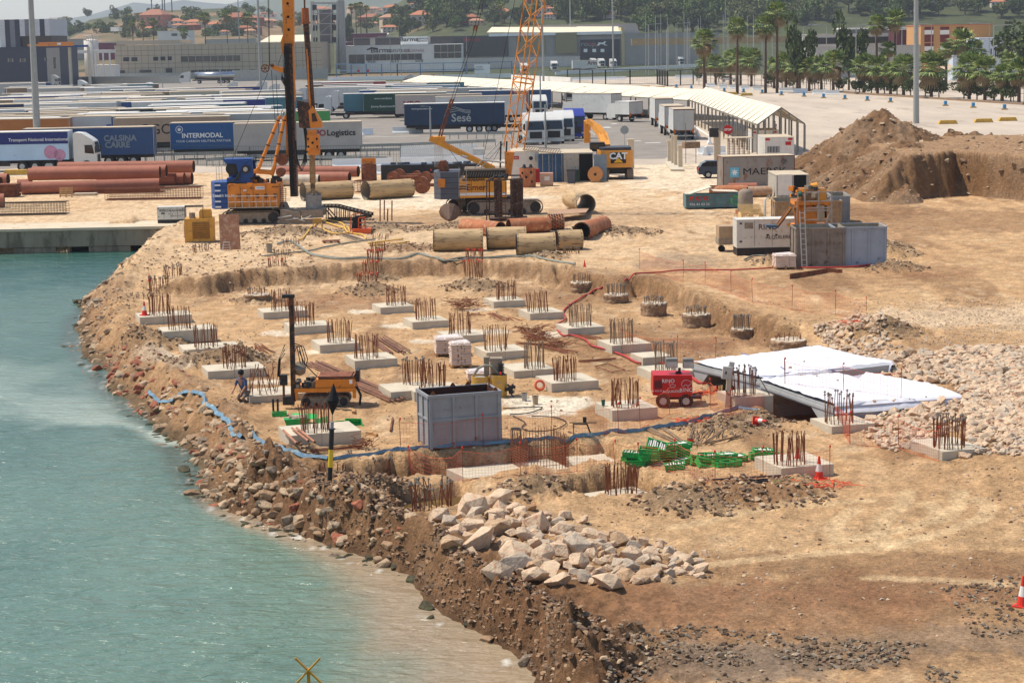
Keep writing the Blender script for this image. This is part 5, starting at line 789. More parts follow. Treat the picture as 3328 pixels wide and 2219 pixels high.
p=gz(6,820,900);rp=thing('steel_ramp',p,0,'rusty trestle ramp sloping down to the right of the rig','ramp');b=MB();P=[(590,770),(740,770),(1065,850)]
for dy in(0,1.6):
 for a,c_ in((P[0],P[1]),(P[1],P[2]),((640,895),(860,895)),((860,895),(1065,855))):b.bar(W6(*a,dy),W6(*c_,dy),.1,.16)
 for X in(645,725,765,805,845,900,960):yt=772 if X<740 else 772+(X-740)*.246;b.bar(W6(X,yt,dy),W6(X,895-max(0,X-860)*.2,dy),.07)
 b.bar(W6(645,800,dy),W6(725,890,dy),.08)
for k in range(14):X=600+k*34;yt=768 if X<740 else 768+(X-740)*.246;b.bar(W6(X,yt,-.05),W6(X,yt,1.65),.14,.05)
for X in(810,968):b.bar(W6(X,790+(X-810)*.2,0),W6(X,770+(X-810)*.18,0),.08)
p_=p;b.build('ramp_frame',mat('old_beam',(.36,.31,.26),.85,var=.3),rp)
p=gz(6,945,1020);pk=thing('power_pack',p,0,'small orange caged hydraulic power pack among yellow hoses','power pack');WP=lambda X,Y,dy=0:(lambda q:Vector((q.x,dy,q.z)))(vy(6,X,Y,p.y)-p);mo=mat('bright_orange',(.86,.36,.14),.5,var=.12)
b=MB()
for X0,Y0,X1,Y1,dy in((865,1010,875,850,0),(875,850,955,832,.4),(955,832,960,870,.4),(945,870,945,1000,-.3),(1005,862,1010,1000,-.3),(945,868,1005,860,-.3),(945,915,1008,905,-.3),(945,950,1008,945,-.3),(865,1010,945,1020,0)):b.bar(WP(X0,Y0,dy),WP(X1,Y1,dy),.06)
b.bx(WP(860,0).x,WP(1030,0).x,-.4,.5,0,WP(0,985).z);b.build('orange_frame',mo,pk);b=MB();rr=random.Random(8);[b.cyl(WP(rr.uniform(885,945),980,.05),WP(rr.uniform(885,945),rr.uniform(860,900),.05),rr.uniform(.04,.09),n=8)for _ in range(9)];b.bx(WP(885,0).x,WP(940,0).x,.0,.4,.1,WP(0,870).z);b.build('engine',m_blk,pk)
p=g(6,565,1000);yb=thing('hose_box',p,0,'small yellow box on thin legs among the hoses','box');b=MB();b.bx(-.28,.28,-.15,.15,.55,.9);b.build('box_body',mat('dull_yellow',(.74,.55,.25),.6),yb);b=MB();[b.bar((x,y,.56),(x*1.5,y*1.3,0),.02)for x in(-.25,.25)for y in(-.13,.13)];b.build('leg',m_dark,yb)
def lad(t,X0,Y0,X1,Y1,w_,n,lb,m=m_mud):
 a,c_=g(t,X0,Y0)+Vector((0,0,.08)),g(t,X1,Y1)+Vector((0,0,.08));d=(c_-a).normalized();u=Vector((-d.y,d.x,0))*w_/2;b=MB();b.bar(a-u,c_-u,.05);b.bar(a+u,c_+u,.05);[b.bar(a.lerp(c_,(k+.5)/n)-u,a.lerp(c_,(k+.5)/n)+u,.03)for k in range(n)];tag(b.build('ladder',m),lb,'ladder')
lad(6,760,1020,960,1085,.5,14,'grey ladder lying flat between the yellow hoses');o=g(6,690,1100);b=MB();[b.box(o+Vector((0,-.4+.16*k,.14)),(1.1,.1,.025),.2)for k in range(6)];[b.box(o+Vector((x,0,.06)),(.1,1.0,.1),.2)for x in(-.45,0,.45)];tag(b.build('wooden_pallet',m_rust),'brown broken pallet lying below the hose coils','pallet')
p0c=gz(22,330,1528);Dc=p0c.y;cr_=thing('crawler_crane',p0c,0,'yellow crawler crane with lattice boom and grey counterweight','crane')
def U(X,Y,dy=0):q=vy(22,X,Y,Dc)-p0c;q.y=dy;return q
crawler(cr_,U(310,0).x,U(860,0).x,0,.8,1.1);crawler(cr_,U(148,0).x,U(700,0).x,3.0,.8,1.1);MB().bx(U(300,0).x,U(640,0).x,.8,3.0,.5,1.25).build('undercarriage',m_dark,cr_)
xl,xr=U(75,0).x,U(262,0).x;z0,z1=U(0,1418).z,U(0,1222).z
for k in range(5):MB().slab([(xl,.9),(xl+.5,.1),(xr,.1),(xr,3.6),(xl+.5,3.6),(xl,2.8)],z0+(z1-z0)*k/5+.01,z0+(z1-z0)*(k+1)/5-.01).build('counterweight_plate',m_cwt,cr_)
MB().bx(xl+.35,xl+.85,.02,.12,U(0,1330).z,U(0,1270).z).build('rear_panel',m_yel,cr_)
hx0,hx1,hz0,hz1=U(262,0).x,U(600,0).x,U(0,1408).z,U(0,1272).z;MB().bx(hx0,hx1,.1,3.2,hz0,hz1).build('engine_house',m_yel2,cr_);MB().bx(hx0+.02,hx1-.02,.085,.099,U(0,1392).z,U(0,1372).z).build('white_stripe',m_txtw,cr_)
text('GUADALAJARA - /SIM',.24,m_txtk,cr_,(U(395,0).x,.085,U(0,1281).z),bold=.008);text('Eimer',.62,mat('brown_lettering',(.40,.20,.12)),cr_,(U(380,0).x,.085,U(0,1336).z),bold=.006);b=MB();[b.tube([U(280,1330+9*k,.08),U(310,1318+9*k,.08),U(350,1326+9*k,.08)],.03,5)for k in range(3)];b.build('swoosh',MATS['brown_lettering'],cr_)
for k in range(1,4):x=hx0+(hx1-hx0)*k/4;MB().bx(x-.01,x+.01,.088,.099,hz0+.3,hz1-.02).build('panel_seam',m_dark,cr_)
b=MB();b.bx(U(300,0).x,U(595,0).x,.3,3.0,U(0,1262).z,U(0,1215).z);ex=b.build('cooler_box',m_dark,cr_);MB().bx(U(297,0).x,U(600,0).x,.25,3.05,U(0,1217).z,U(0,1205).z).build('cooler_top',m_mud,ex);b=MB();[b.bar(U(310+18*k,1255,.27),U(322+18*k,1220,.27),.05,.04)for k in range(16)];b.build('cooler_fin',m_mud,ex)
def beam(root,a,c_,w_,h_,m,nm):return MB().bar(a,c_,w_,h_).build(nm,m,root)
for dy in(1.0,2.0):beam(cr_,U(75,985,dy),U(535,1205,dy),.22,.36,m_yel2,'gantry_beam')
MB().bx(U(78,0).x,U(160,0).x,.9,2.2,U(0,1012).z,U(0,975).z).build('gantry_head',m_yel2,cr_);MB().cyl(U(305,1108,.8),U(345,1120,.8),.09,n=10).build('gantry_ram',m_rail,cr_);MB().cyl(U(440,1138,.8),U(610,1155,.8),.07,n=8).build('gantry_ram',m_rail,cr_)
b=MB();[b.cyl(U(110+6*k,1010,.9+.1*k),U(112+8*k,1190,.9+.1*k),.012,n=4)for k in range(9)];b.build('hoist_ropes',m_rail,cr_);MB().prism([(U(95,0).x,U(0,1200).z),(U(120,0).x,U(0,1150).z),(U(165,0).x,U(0,1150).z),(U(185,0).x,U(0,1215).z),(U(150,0).x,U(0,1230).z)],.8,2.2).build('rope_block',m_rust,cr_)
beam(cr_,U(578,1010,1.2),U(385,1205,.6),.06,.06,m_rail,'brace');beam(cr_,U(608,1015,1.2),U(430,1205,.6),.06,.06,m_rail,'brace');beam(cr_,U(583,1005,1.0),U(578,1210,1.0),.08,.12,m_dark,'backstop');beam(cr_,U(625,1005,1.0),U(615,1230,1.0),.08,.12,m_dark,'backstop')
fa=U(650,1245,1.6);ax_b=(U(806,0,1.6)-U(654,1080,1.6)).normalized();s1=Vector((1,0,0)).cross(ax_b).normalized();s2=ax_b.cross(s1).normalized();Lb=21.5
def bp(s_,k):q=fa+ax_b*s_;rr_b=.78*min(1,.25+s_/2.6)if s_<2 else .78;a=math.radians(14+90*k);return q+s2*rr_b*math.cos(a)+s1*rr_b*math.sin(a)
b=MB()
for k in range(4):b.cyl(bp(1.9,k),bp(Lb,k),.05,n=7)
b.build('boom_chord',mat('boom_orange',(.86,.54,.16),.55,var=.2,scale=3),cr_);b=MB();step=.95;nseg=int((Lb-1.9)/step)
for j in range(nseg):
 s_=1.9+j*step
 for k in range(4):
  k2=(k+1)%4;b.cyl(bp(s_,k),bp(s_+step,k2),.025,n=5)if(j+k)%2 else b.cyl(bp(s_+step,k),bp(s_,k2),.025,n=5)
  if j%8==5:b.cyl(bp(s_,k),bp(s_,k2),.05,n=6);b.cyl(bp(s_+.35,k),bp(s_+.35,k2),.05,n=6)
b.build('boom_lacing',MATS['boom_orange'],cr_)
MB().add([U(608,1078,.9),U(680,1085,.9),U(655,1255,.9),U(615,1240,.9),U(608,1078,2.3),U(680,1085,2.3),U(655,1255,2.3),U(615,1240,2.3)],[(0,1,2,3),(7,6,5,4),(0,4,5,1),(1,5,6,2),(2,6,7,3),(3,7,4,0)]).build('boom_foot',m_yel,cr_)
b=MB()
for dx in(0,18):b.cyl(U(478+dx,-160,1.3),U(392+dx*1.1,215,1.3),.02,n=4);b.cyl(U(392+dx*1.1,215,1.3),U(225+dx,720,1.3),.02,n=4)
b.cyl(U(712,-150,1),U(445,1190,1),.018,n=4);b.cyl(U(752,-150,1),U(720,300,1),.018,n=4);b.cyl(U(600,1010,1),U(500,1200,1),.015,n=4);b.cyl(U(215,1060,.8),U(315,1205,.8),.015,n=4);b.build('pendant_rope',m_cable,cr_)
for dx in(0,18):
 b=MB();b.cyl(U(396+dx,180,1.3),U(386+dx,222,1.3),.1,.05,n=6);b.cyl(U(228+dx,705,1.3),U(180+dx,840,1.3),.09,.05,n=6);b.build('rope_socket',m_rust,cr_);b=MB();P=[(180+dx,840),(172+dx,880),(160+dx*.8,900),(150+dx,935),(140+dx,975)]
 for k in range(4):b.bar(U(*P[k],1.3),U(*P[k+1],1.3),.11,.11)
 b.build('chain_link',m_rust,cr_)
b=MB();b.bar(U(287,1180,-.2),U(287,1390,-.2),.03);b.bar(U(340,1180,-.2),U(340,1390,-.2),.03);[b.bar(U(287,1262+22*k,-.2),U(340,1262+22*k,-.2),.03)for k in range(6)];b.build('side_ladder',m_rail,cr_);MB().lathe([(.05,0),(.05,.1)],U(88,1212,.5),8).build('red_beacon',m_conr,cr_)
p=gz(22,610,1566);fb=thing('trestle_tower',p,0,'tall dark rusty steel frame with a ladder in front of the crane','steel frame');Q=lambda X,Y,dy=0:(lambda q:Vector((q.x,dy,q.z)))(vy(22,X,Y,p.y)-p);m_dr=mat('dark_rust',(.30,.20,.15),.85,var=.35,scale=4,rust=.3,rustc=(.46,.40,.35))
b=MB()
for X,yt,dy in((483,1275,0),(737,1262,0),(500,1270,1.6),(725,1255,1.6)):b.bar(Q(X,1566,dy),Q(X,yt,dy),.09,.09)
b.bar(Q(480,1280,0),Q(735,1265,0),.12,.1);b.bar(Q(480,1500,0),Q(570,1500,0),.08);b.bar(Q(660,1455,0),Q(740,1430,0),.1);b.bar(Q(483,1280,0),Q(560,1255,1.6),.1);b.bar(Q(560,1255,1.6),Q(725,1252,1.6),.1);b.build('outer_frame',m_dr,fb);b=MB();rr=random.Random(6)
for X0,X1,dy in((508,530,.5),(533,548,.4),(550,566,.6),(624,645,.3),(648,664,.5),(668,690,.4),(694,712,.6),(514,560,1.2),(630,700,1.2)):b.bx(Q(X0,0).x,Q(X1,0).x,dy,dy+.12,Q(0,1552).z,Q(0,1285).z)
b.build('sheet_pile',m_dr,fb);b=MB();b.bar(Q(572,1560,.1),Q(572,1290,.1),.05);b.bar(Q(618,1560,.1),Q(618,1290,.1),.05);[b.bar(Q(572,1365+22*k,.1),Q(618,1365+22*k,.1),.045)for k in range(9)];b.build('ladder',mat('ladder_rust',(.42,.28,.19),.8),fb);MB().bx(Q(470,0).x,Q(745,0).x,.0,1.8,Q(0,1568).z,Q(0,1556).z).build('base_beam',m_dr,fb)
b=MB();[b.box(Q(rr.uniform(530,640),rr.uniform(1245,1262),rr.uniform(.3,1.4)),(rr.uniform(.1,.35),.3,rr.uniform(.1,.3)),rr.random())for _ in range(9)];b.build('tools_on_top',m_dark,fb)
m_cas=mat('casing_tan',(.72,.60,.43),.7,var=.15,scale=1.2,stretch=(.5,3,3),rust=.28,rustc=(.42,.32,.22));m_casr=mat('casing_rust',(.66,.40,.25),.8,var=.25,scale=1.5,rust=.3,rustc=(.72,.56,.42));m_pipe=mat('pipe_primer',(.60,.36,.27),.75,var=.1,scale=.8,rust=.12,rustc=(.66,.43,.32));m_in=mat('pipe_inside',(.36,.24,.17),.9,var=.3);m_ing=mat('casing_inside_grey',(.55,.50,.43),.9,var=.2)
def casing(t,Xa,Ya,Xb,Yb,r,m,lb,grp,inn=None,z=ZY,holes=True,name='steel_casing',zl=0,t2=None):
 a=gz(t,Xa,Ya,z+r+zl);b_=gz(t2 or t,Xb,Yb,z+r+zl);d=b_-a;L=d.length;root=thing(name,a,math.atan2(d.y,d.x),lb,'pipe'if'pipe'in name else'casing',grp)
 MB().pipe((0,0,0),(L,0,0),r,.045,36,0,1).build('tube',[m,inn or m_in],root,False)
 if holes:
  for x,nm in((.09,'end_bolts'),(L-.09,'end_bolts')):
   b=MB()
   for k in range(16):a_=k*math.pi/8;q=Vector((x,r*math.cos(a_),r*math.sin(a_)));nrm=Vector((0,math.cos(a_),math.sin(a_)));b.cyl(q-nrm*.01,q+nrm*.012,.035,n=8)
   b.build(nm,m_dark,root)
  MB().pipe((-.012,0,0),(.03,0,0),r+.012,.05,36).build('end_ring',m_dark,root)
 return root
gc='tan steel casings'
casing(6,428,633,872,610,.72,m_cas,'long tan casing lying behind the drill casing of the rig',gc,m_ing);casing(6,1005,622,1420,595,.74,m_cas,'long tan casing in the clear between rig and crane',gc,m_ing)
casing(7,545,690,680,745,.72,m_cas,'tan casing lying alone on the dusty yard, open end to the right',gc,m_ing,holes=False)
casing(6,1632,1078,2085,1070,.66,m_cas,'tan casing at the back left of the casing stack',gc,m_in);casing(6,1700,1122,2090,1118,.66,m_cas,'nearest left tan casing of the stack',gc,m_in,t2=6)if False else None
casing(6,2130,1062,7,120,1040,.66,m_cas,'tan casing in the middle of the stack',gc,t2=None)if False else casing(0,1118,547,1208,545,.66,m_cas,'tan casing in the middle of the stack',gc,m_in)
casing(0,1186,563,1275,561,.66,m_cas,'nearest tan casing with dark stains in the stack',gc,m_in);casing(0,1278,552,1336,550,.6,m_cas,'tan casing at the right end of the stack',gc,m_in)
gr='rusty steel casings'
casing(0,1066,519,1150,527,.5,m_casr,'orange rusty casing at the far left of the stack',gr,holes=False);casing(0,1168,520,1260,515,.5,m_casr,'orange rusty casing in the middle of the far row',gr,holes=False);casing(0,1335,532,1385,516,.58,m_casr,'rusty casing with an open black mouth turned to the left',gr)
p=g(7,400,985);sp=thing('studded_casing',p+Vector((0,0,.5)),.1,'short rusty casing covered with square studs','casing');MB().pipe((-.5,0,0),(.55,0,0),.52,.05,30,0,1).build('tube',[m_casr,m_in],sp);b=MB()
for i in range(6):
 for k in range(14):a_=k*2*math.pi/14+i*.2;b.box((-.42+i*.17,.55*math.cos(a_),.55*math.sin(a_)),(.09,.07,.07),0,rx=a_)
b.build('studs',m_dark,sp)
def plate(pts,lb,m,nm='steel_plate',th=.03,grp=None):return sheetv(pts,nm,m,lb,'plate',grp,th)
plate([g(7,340,875)+Vector((0,0,.55)),g(7,355,915)+Vector((0,0,.5)),g(7,680,890)+Vector((0,0,.5)),g(7,710,835)+Vector((0,0,.4))],'large tan steel plate lying over the casing stack',mat('plate_tan',(.66,.52,.40),.8,var=.15))
gp='brown coated pipes stacked on the left'
for k,(Xa,Ya,Xb,Yb,zl,lb)in enumerate(((200,600,1465,565,0,'lower front brown pipe with a pallet leaning on it'),(160,575,300,570,0,'short-looking brown pipe end behind the lower front pipe'),(265,472,1470,452,.96,'upper front brown pipe with slanted weld seams'),(300,458,1530,440,.98,'upper brown pipe just behind the front one'),(540,415,1780,400,1.15,'topmost brown pipe reaching farthest to the right'),(900,525,1615,515,0,'low brown pipe ending below the upper ones'),(1000,520,1695,512,0,'low brown pipe behind its neighbour'),(1100,515,1765,508,0,'lowest far brown pipe with dark open mouth'),(-140,545,5,545,0,'brown pipe end cut by the left edge'),(-100,520,75,518,0,'brown pipe behind the one at the left edge'),(-60,715,40,712,0,'brown pipe end low at the left edge'))):
 casing(5,Xa,Ya,Xb,Yb,.55 if k!=8 else .5,m_pipe,lb,gp,m_in,holes=False,name='steel_pipe',zl=zl)
for k,(Xa,Ya,Xb,Yb,lb)in enumerate(((200,445,940,445,'brown pipe farthest behind the tan casing'),(200,500,860,500,'brown pipe behind the grey bag'),(150,528,580,525,'pale pipe behind the drill rig casing'))):casing(6,Xa,Ya,Xb,Yb,.5,m_pipe if k<2 else mat('pipe_pale',(.74,.68,.60),.7),lb,'brown pipes behind the drilling rig',m_in,holes=False,name='steel_pipe',zl=(.4 if k==0 else 0))
def cage_flat(t,X0,Y0,X1,Y1,W,H,lb,m=m_rb,step=.22):
 a,c_=gz(t,X0,Y0),gz(t,X1,Y1);d=c_-a;L=d.length;r_=thing('rebar_cage',a,math.atan2(d.y,d.x),lb,'rebar cage','long rebar cages on the quay');b=MB()
 for y in[W*k/4 for k in range(5)]:
  for z in(.05,H):b.bar((0,y,z),(L,y,z),.035)
 for z in[H*k/5 for k in range(1,5)]:
  for y in(0,W):b.bar((0,y,z),(L,y,z),.03)
 b.build('long_bars',m,r_);b=MB();n=int(L/step)
 for k in range(n+1):x=L*k/n;P=[(x,0,.05),(x,W,.05),(x,W,H),(x,0,H)];[b.bar(P[j],P[(j+1)%4],.022)for j in range(4)]
 b.build('stirrups',m,r_)
m_rbd=mat('rebar_dark',(.36,.29,.23),.85,var=.3)
cage_flat(5,-150,860,605,845,1.4,.95,'dark rebar cage at the quay edge on the far left',m_rbd);cage_flat(5,965,715,1840,700,1.6,.95,'long brown rebar cage left of the drilling rig');cage_flat(5,860,655,1500,640,1.2,.45,'low rebar cage behind the long one')
cage_flat(6,905,640,1010,640,1.,1.0,'short rebar cage between the two tan casings')
o=thing('wooden_pallet',gz(5,603,683),0,'pale pallet leaning against the lower brown pipe','pallet');b=MB();[b.box((0,.15+.03*k,.12+.13*k),(1.1,.03,.09),0,rx=-.25)for k in range(6)];[b.box((x,.3,.42),(.1,.1,.85),0,rx=-.25)for x in(-.5,0,.5)];b.build('boards',m_wood,o)
tag(MB().box(gz(5,785,665)+Vector((0,0,.1)),(1.9,1.,.2)).build('concrete_slab',mat('board_pale',(.74,.66,.56))),'pale board stack beside the leaning pallet','boards')
b=MB();q=gz(5,75,680);[b.box(q+Vector((R.gauss(0,.05),.3,.06+.06*k)),(1.7,1.5,.045),R.gauss(0,.05))for k in range(18)];tag(b.build('steel_sheets',m_rust),'stack of rusty steel sheets at the left edge','steel sheets')
m_gw=mat('generator_white',(.80,.78,.73),.5,var=.1,scale=1.5,rust=.12,rustc=(.55,.48,.40));m_gy=mat('generator_yellow',(.80,.58,.22),.6,var=.15,scale=2,rust=.25,rustc=(.62,.45,.28))
def generator(p,rz,L,W,H,lb,txt=True,m=m_gw,sk=.35,big=False,bear=True):
 r_=thing('generator',p,rz,lb,'generator','generators on the site');MB().bx(0,L,0,W,sk,H).build('canopy',m,r_);MB().bx(.02,L-.02,.02,W-.02,0,sk).build('base_skid',m_dark,r_);MB().bx(-.02,L+.02,-.02,W+.02,H,H+.03).build('roof_lip',m,r_)
 for k in range(1,4):x=L*k/4;MB().bx(x-.008,x+.008,-.006,-.001,sk+.05,H-.05).build('door_seam',m_dark,r_)
 for x,z in((L*.44,.42),(L*.56,.42),(L*.06,.85),(L*.94,.35),(L*.06,.2),(L*.94,.85)):MB().bx(x-.06*L/3,x+.04*L/3,-.02,-.001,sk+(H-sk)*z,sk+(H-sk)*z+.07*H/1.5).build('handle',m_dark,r_)
 if txt:text('RINO',.27*H/1.2,m_txtk,r_,(L*(.44 if big else .25),-.012,H*.79),bold=.0);text('ALQUILERES',(.17 if big else .22)*H/1.2,m_txtk,r_,(L*(.6 if big else .72),-.012,H*(.5 if big else .79)))
 if bear:
  P=[(.0,.0),(.04,.1),(.14,.16),(.3,.15),(.42,.1),(.5,.1),(.53,.03),(.46,.0),(.4,-.08),(.34,-.08),(.33,0),(.18,0),(.15,-.08),(.08,-.08),(.08,0)];q=(L*(.70 if big else .14),H*(.82 if big else .60));k=.6*H/1.5 if big else .6*H/1.2
  MB().prism([(q[0]+x*k,q[1]+z*k)for x,z in P],-.012,-.002).build('animal_emblem',mat('emblem_yellow',(.82,.62,.15))if big else m_txtk,r_)
 return r_
pg=gz(5,1447,925);ge=generator(pg,.02,1.95,1.0,1.15,'white generator standing at the quay edge',sk=.28);text('956 16 21 21',.14,m_txtk,ge,(1.35,-.012,.52));text('1',.16,m_txtk,ge,(1.42,-.012,.68))
p=gz(23,285,1362);ge=generator(p,.04,4.1,1.5,2.05,'big white generator beside the open steel tanks',big=True,sk=.45);ge2=MB().bx(.45,.95,-.012,-.001,1.55,1.9).build('vent_panel',m_mud,ge)
p=gz(23,112,1325);gg_=thing('trailer_compressor',p,.05,'tan towed compressor left of the big white generator','compressor');MB().bx(0,1.3,0,1.2,.8,1.5).build('hood',mat('tan_hood',(.66,.55,.42),.7,var=.15),gg_);MB().bx(-.03,1.35,-.03,1.2,.42,.8).build('chassis',m_mud,gg_)
for x in(.15,.15):MB().cyl((x,-.05,.2),(x,.15,.2),.2,n=14).build('wheel',m_blk,gg_)
p=gz(5,1700,1105);yg=thing('generator',p,.12,'old yellow generator with louvred side next to the quay','generator','generators on the site');MB().bx(0,1.9,0,1.6,.08,1.55).build('canopy',m_gy,yg);b=MB();[b.box((1.05,-.02,.35+.14*k),(1.0,.05,.07),0,rx=.5)for k in range(7)];b.bx(.5,1.6,-.01,0,.25,1.35);b.build('louvres',[mat('louvre',(.60,.42,.17),.7)],yg)
b=MB();[b.box((-.02,.5,.4+.14*k),(.05,.5,.07))for k in range(6)];b.build('side_vent',m_dark,yg);b=MB();b.bx(.95,1.75,.3,1.1,1.56,1.95);b.prism([(.95,1.95),(1.75,1.95),(1.65,2.1),(1.05,2.1)],.3,1.1);b.build('exhaust_box',m_gy,yg);b=MB();[b.bar((x,y,1.55),(x,y,2.3),.03)for x in(.05,1.2)for y in(.1,1.4)];[b.bar((.05,y,2.3),(1.2,y,2.3),.03)for y in(.1,.5,1.,1.4)];[b.bar((.05+.28*k,.1,2.3),(.05+.28*k,1.4,2.3),.03)for k in range(5)];b.build('lifting_frame',m_dark,yg);MB().cyl((.5,.5,1.56),(.5,.5,1.9),.2,n=12).build('air_filter',m_mud,yg);MB().bx(.0,1.9,-.01,1.6,0,.08).build('base',m_mud,yg)
o=gz(5,2025,1165);plate([o,gz(5,2212,1165),gz(5,2212,1165)+Vector((-.12,.5,2.15)),o+Vector((-.08,.5,2.15))],'upright rusty steel plate beside the old yellow generator',mat('plate_rusty',(.56,.38,.28),.85,var=.2,scale=1.5,rust=.4,rustc=(.66,.52,.42)))
o=gz(5,2078,1175);st=thing('step_stool',o,0,'white step stool in front of the upright rusty plate','stool');b=MB();[b.bar((x,0,0),(x*.7,.15,.5),.03)for x in(-.24,.24)];[b.bar((x,.4,0),(x*.7,.2,.5),.03)for x in(-.24,.24)];[b.bx(-.2,.2,.05+z*.1,.2+z*.1,z,z+.03)for z in(.17,.33,.5)];b.build('steps',m_rail,st)
m_tg=mat('tank_grey_blue',(.60,.62,.65),.6,var=.1,scale=.8,rust=.05,rustc=(.45,.42,.4));m_tb=mat('tank_brown',(.52,.47,.42),.8,var=.2,scale=1.2,rust=.3,rustc=(.42,.33,.26));m_ti=mat('tank_inside_mud',(.62,.57,.48),.9,var=.2)
def otank(t,X,Y,rz,W,D_,H,lb,m,ribs=4):o=tank(gz(t,X,Y),rz,W,D_,H,lb,ribs,m,m_ti,mid=False,lugs=False,name='open_tank');o['group']='open tanks of the mixing plant';return o
otank(23,1250,1470,.0,2.75,2.2,2.15,'grey-blue open tank at the right of the mixing plant',m_tg,3);otank(23,870,1480,.0,2.6,2.2,2.15,'brown stained open tank with a ladder in front',m_tb,3);otank(23,665,1085,-.05,4.3,3.2,1.7,'open wooden-framed tank behind the white generator',mat('tank_timber',(.62,.50,.36),.85,var=.2,rust=.3,rustc=(.45,.33,.22)),5)
otank(23,1225,1060,-.05,1.1,3.6,1.9,'grey tank behind the orange mixer',m_steelg,1)
b=MB();a,c_=gz(23,925,1488),gz(23,975,1488);tz=2.35;la=thing('ladder',a,0,'pale ladder leaning on the brown open tank','ladder',None);w_=c_.x-a.x;b.bar((0,0,0),(-.1,.3,3.1),.05);b.bar((w_,0,0),(w_-.1,.3,3.1),.05);b.build('side_rail',m_rail,la);b=MB();[b.bar((-.01*k,.03*k,.2+.28*k),(w_-.01*k,.03*k,.2+.28*k),.035)for k in range(11)];b.build('rung',m_rail,la)
b=MB();a,c_=gz(23,715,1335),vy(23,795,1095,gz(23,715,1335).y+.9);b.bar(a,c_,.06);tag(b.build('scaffold_pole',m_rail),'pole leaning against the corner of the brown tank','pole')
pm_=gz(23,1000,1430)+Vector((0,1.6,0));mx_=thing('slurry_mixer',pm_,0,'orange drum mixer on a railed platform above the tanks','mixer');Mx=lambda X,Y,dy=0:(lambda q:Vector((q.x,dy,q.z)))(vy(23,X,Y,pm_.y)-pm_)
MB().cyl(Mx(900,985,1),Mx(1075,985,1),.85,n=28).build('drum',m_yel,mx_);MB().bx(Mx(860,0).x,Mx(1210,0).x,.2,1.9,Mx(0,885).z,Mx(0,845).z).build('top_deck',m_yel,mx_);MB().bx(Mx(930,0).x,Mx(1180,0).x,.4,1.6,Mx(0,845).z,Mx(0,730).z).build('motor_housing',mat('mixer_worn',(.62,.44,.26),.7,var=.3,rust=.3,rustc=(.5,.44,.38)),mx_)
MB().bx(Mx(1080,0).x,Mx(1175,0).x,.1,1.2,Mx(0,1010).z,Mx(0,890).z).build('control_cabinet',mat('cabinet_pale',(.70,.63,.52),.7,var=.1),mx_);MB().bx(Mx(1110,0).x,Mx(1175,0).x,.3,.9,Mx(0,850).z,Mx(0,740).z).build('gearbox',m_yel2,mx_)
b=MB();b.prism([(Mx(865,0).x,Mx(0,1110).z),(Mx(850,0).x,Mx(0,900).z),(Mx(905,0).x,Mx(0,900).z),(Mx(925,0).x,Mx(0,980).z),(Mx(885,0).x,Mx(0,1110).z)],.1,.25);b.prism([(Mx(1180,0).x,Mx(0,1110).z),(Mx(1190,0).x,Mx(0,880).z),(Mx(1150,0).x,Mx(0,880).z),(Mx(1160,0).x,Mx(0,1110).z)],.1,.25);b.bx(Mx(860,0).x,Mx(1200,0).x,.1,1.9,Mx(0,1110).z,Mx(0,1085).z);b.build('support_leg',m_yel,mx_)
MB().cyl(Mx(1035,700,.8),Mx(1095,690,.8),.22,n=14).build('top_drum',m_yel2,mx_);MB().cyl(Mx(895,765,.3),Mx(925,760,.3),.14,n=12).build('teal_motor',mat('teal_motor',(.12,.38,.33),.5),mx_);b=MB();rr=random.Random(12);[b.box(Mx(rr.uniform(820,1180),rr.uniform(700,790),rr.uniform(.2,1.4)),(rr.uniform(.1,.4),.3,rr.uniform(.08,.3)),rr.random(),mi=rr.choice([0,1,2]))for _ in range(26)];b.build('small_machinery',[m_mud,m_yel,m_dark],mx_)
b=MB();zf=Mx(0,1160).z
for X in(945,1080,1205):b.bar(Mx(X,1155 if X>1200 else 1005,-.3),Mx(X,720,-.3),.08)
for Y in(735,825,890,915,1005):b.bar(Mx(945,Y,-.3),Mx(1205,Y-4,-.3),.07)
b.bar(Mx(860,1160,-.3),Mx(875,740,-.3),.06);b.bar(Mx(1105,1150,-.3),Mx(1205,900,-.3),.1,.08);b.build('platform_railing',mat('rail_rusty',(.70,.60,.52),.7),mx_);MB().bar(Mx(680,1075,0),Mx(815,895,0),.45,.12).build('chute',m_dark,mx_);MB().bar(Mx(570,1068,0),Mx(690,1072,0),.5,.14).build('chute_end',mat('chute_blue',(.30,.36,.42)),mx_);b=MB();[b.bar(Mx(680,1060,dy),Mx(815,882,dy),.05,.08)for dy in(-.28,.28)];b.build('chute_edge',m_yel,mx_)
b=MB();b.tube([gz(23,560,1100),gz(23,560,1100)+Vector((0,0,1.9)),gz(23,580,1100)+Vector((.15,0,2.2)),gz(23,610,1100)+Vector((0,.2,2.0))],.08,8);tag(b.build('standpipe',m_rail,None,True),'bent grey standpipe behind the white generator','pipe')
tag(MB().bar(gz(23,612,1100),vy(23,655,860,gz(23,612,1100).y),.06).build('scaffold_pole',m_rail),'slanting pole by the bent standpipe','pole')
m_mk=mat('container_grey',(.60,.57,.53),.6,var=.1,scale=1,rust=.3,rustc=(.55,.40,.30),stretch=(1,1,.35));m_cblue=mat('container_blue',(.16,.33,.48),.6,var=.15,rust=.25,rustc=(.40,.42,.42));m_cgrey=mat('container_pale',(.68,.66,.61),.6,var=.1,rust=.2,rustc=(.5,.42,.34));m_roof=mat('dusty_roof',(.74,.67,.56),.8,var=.12)
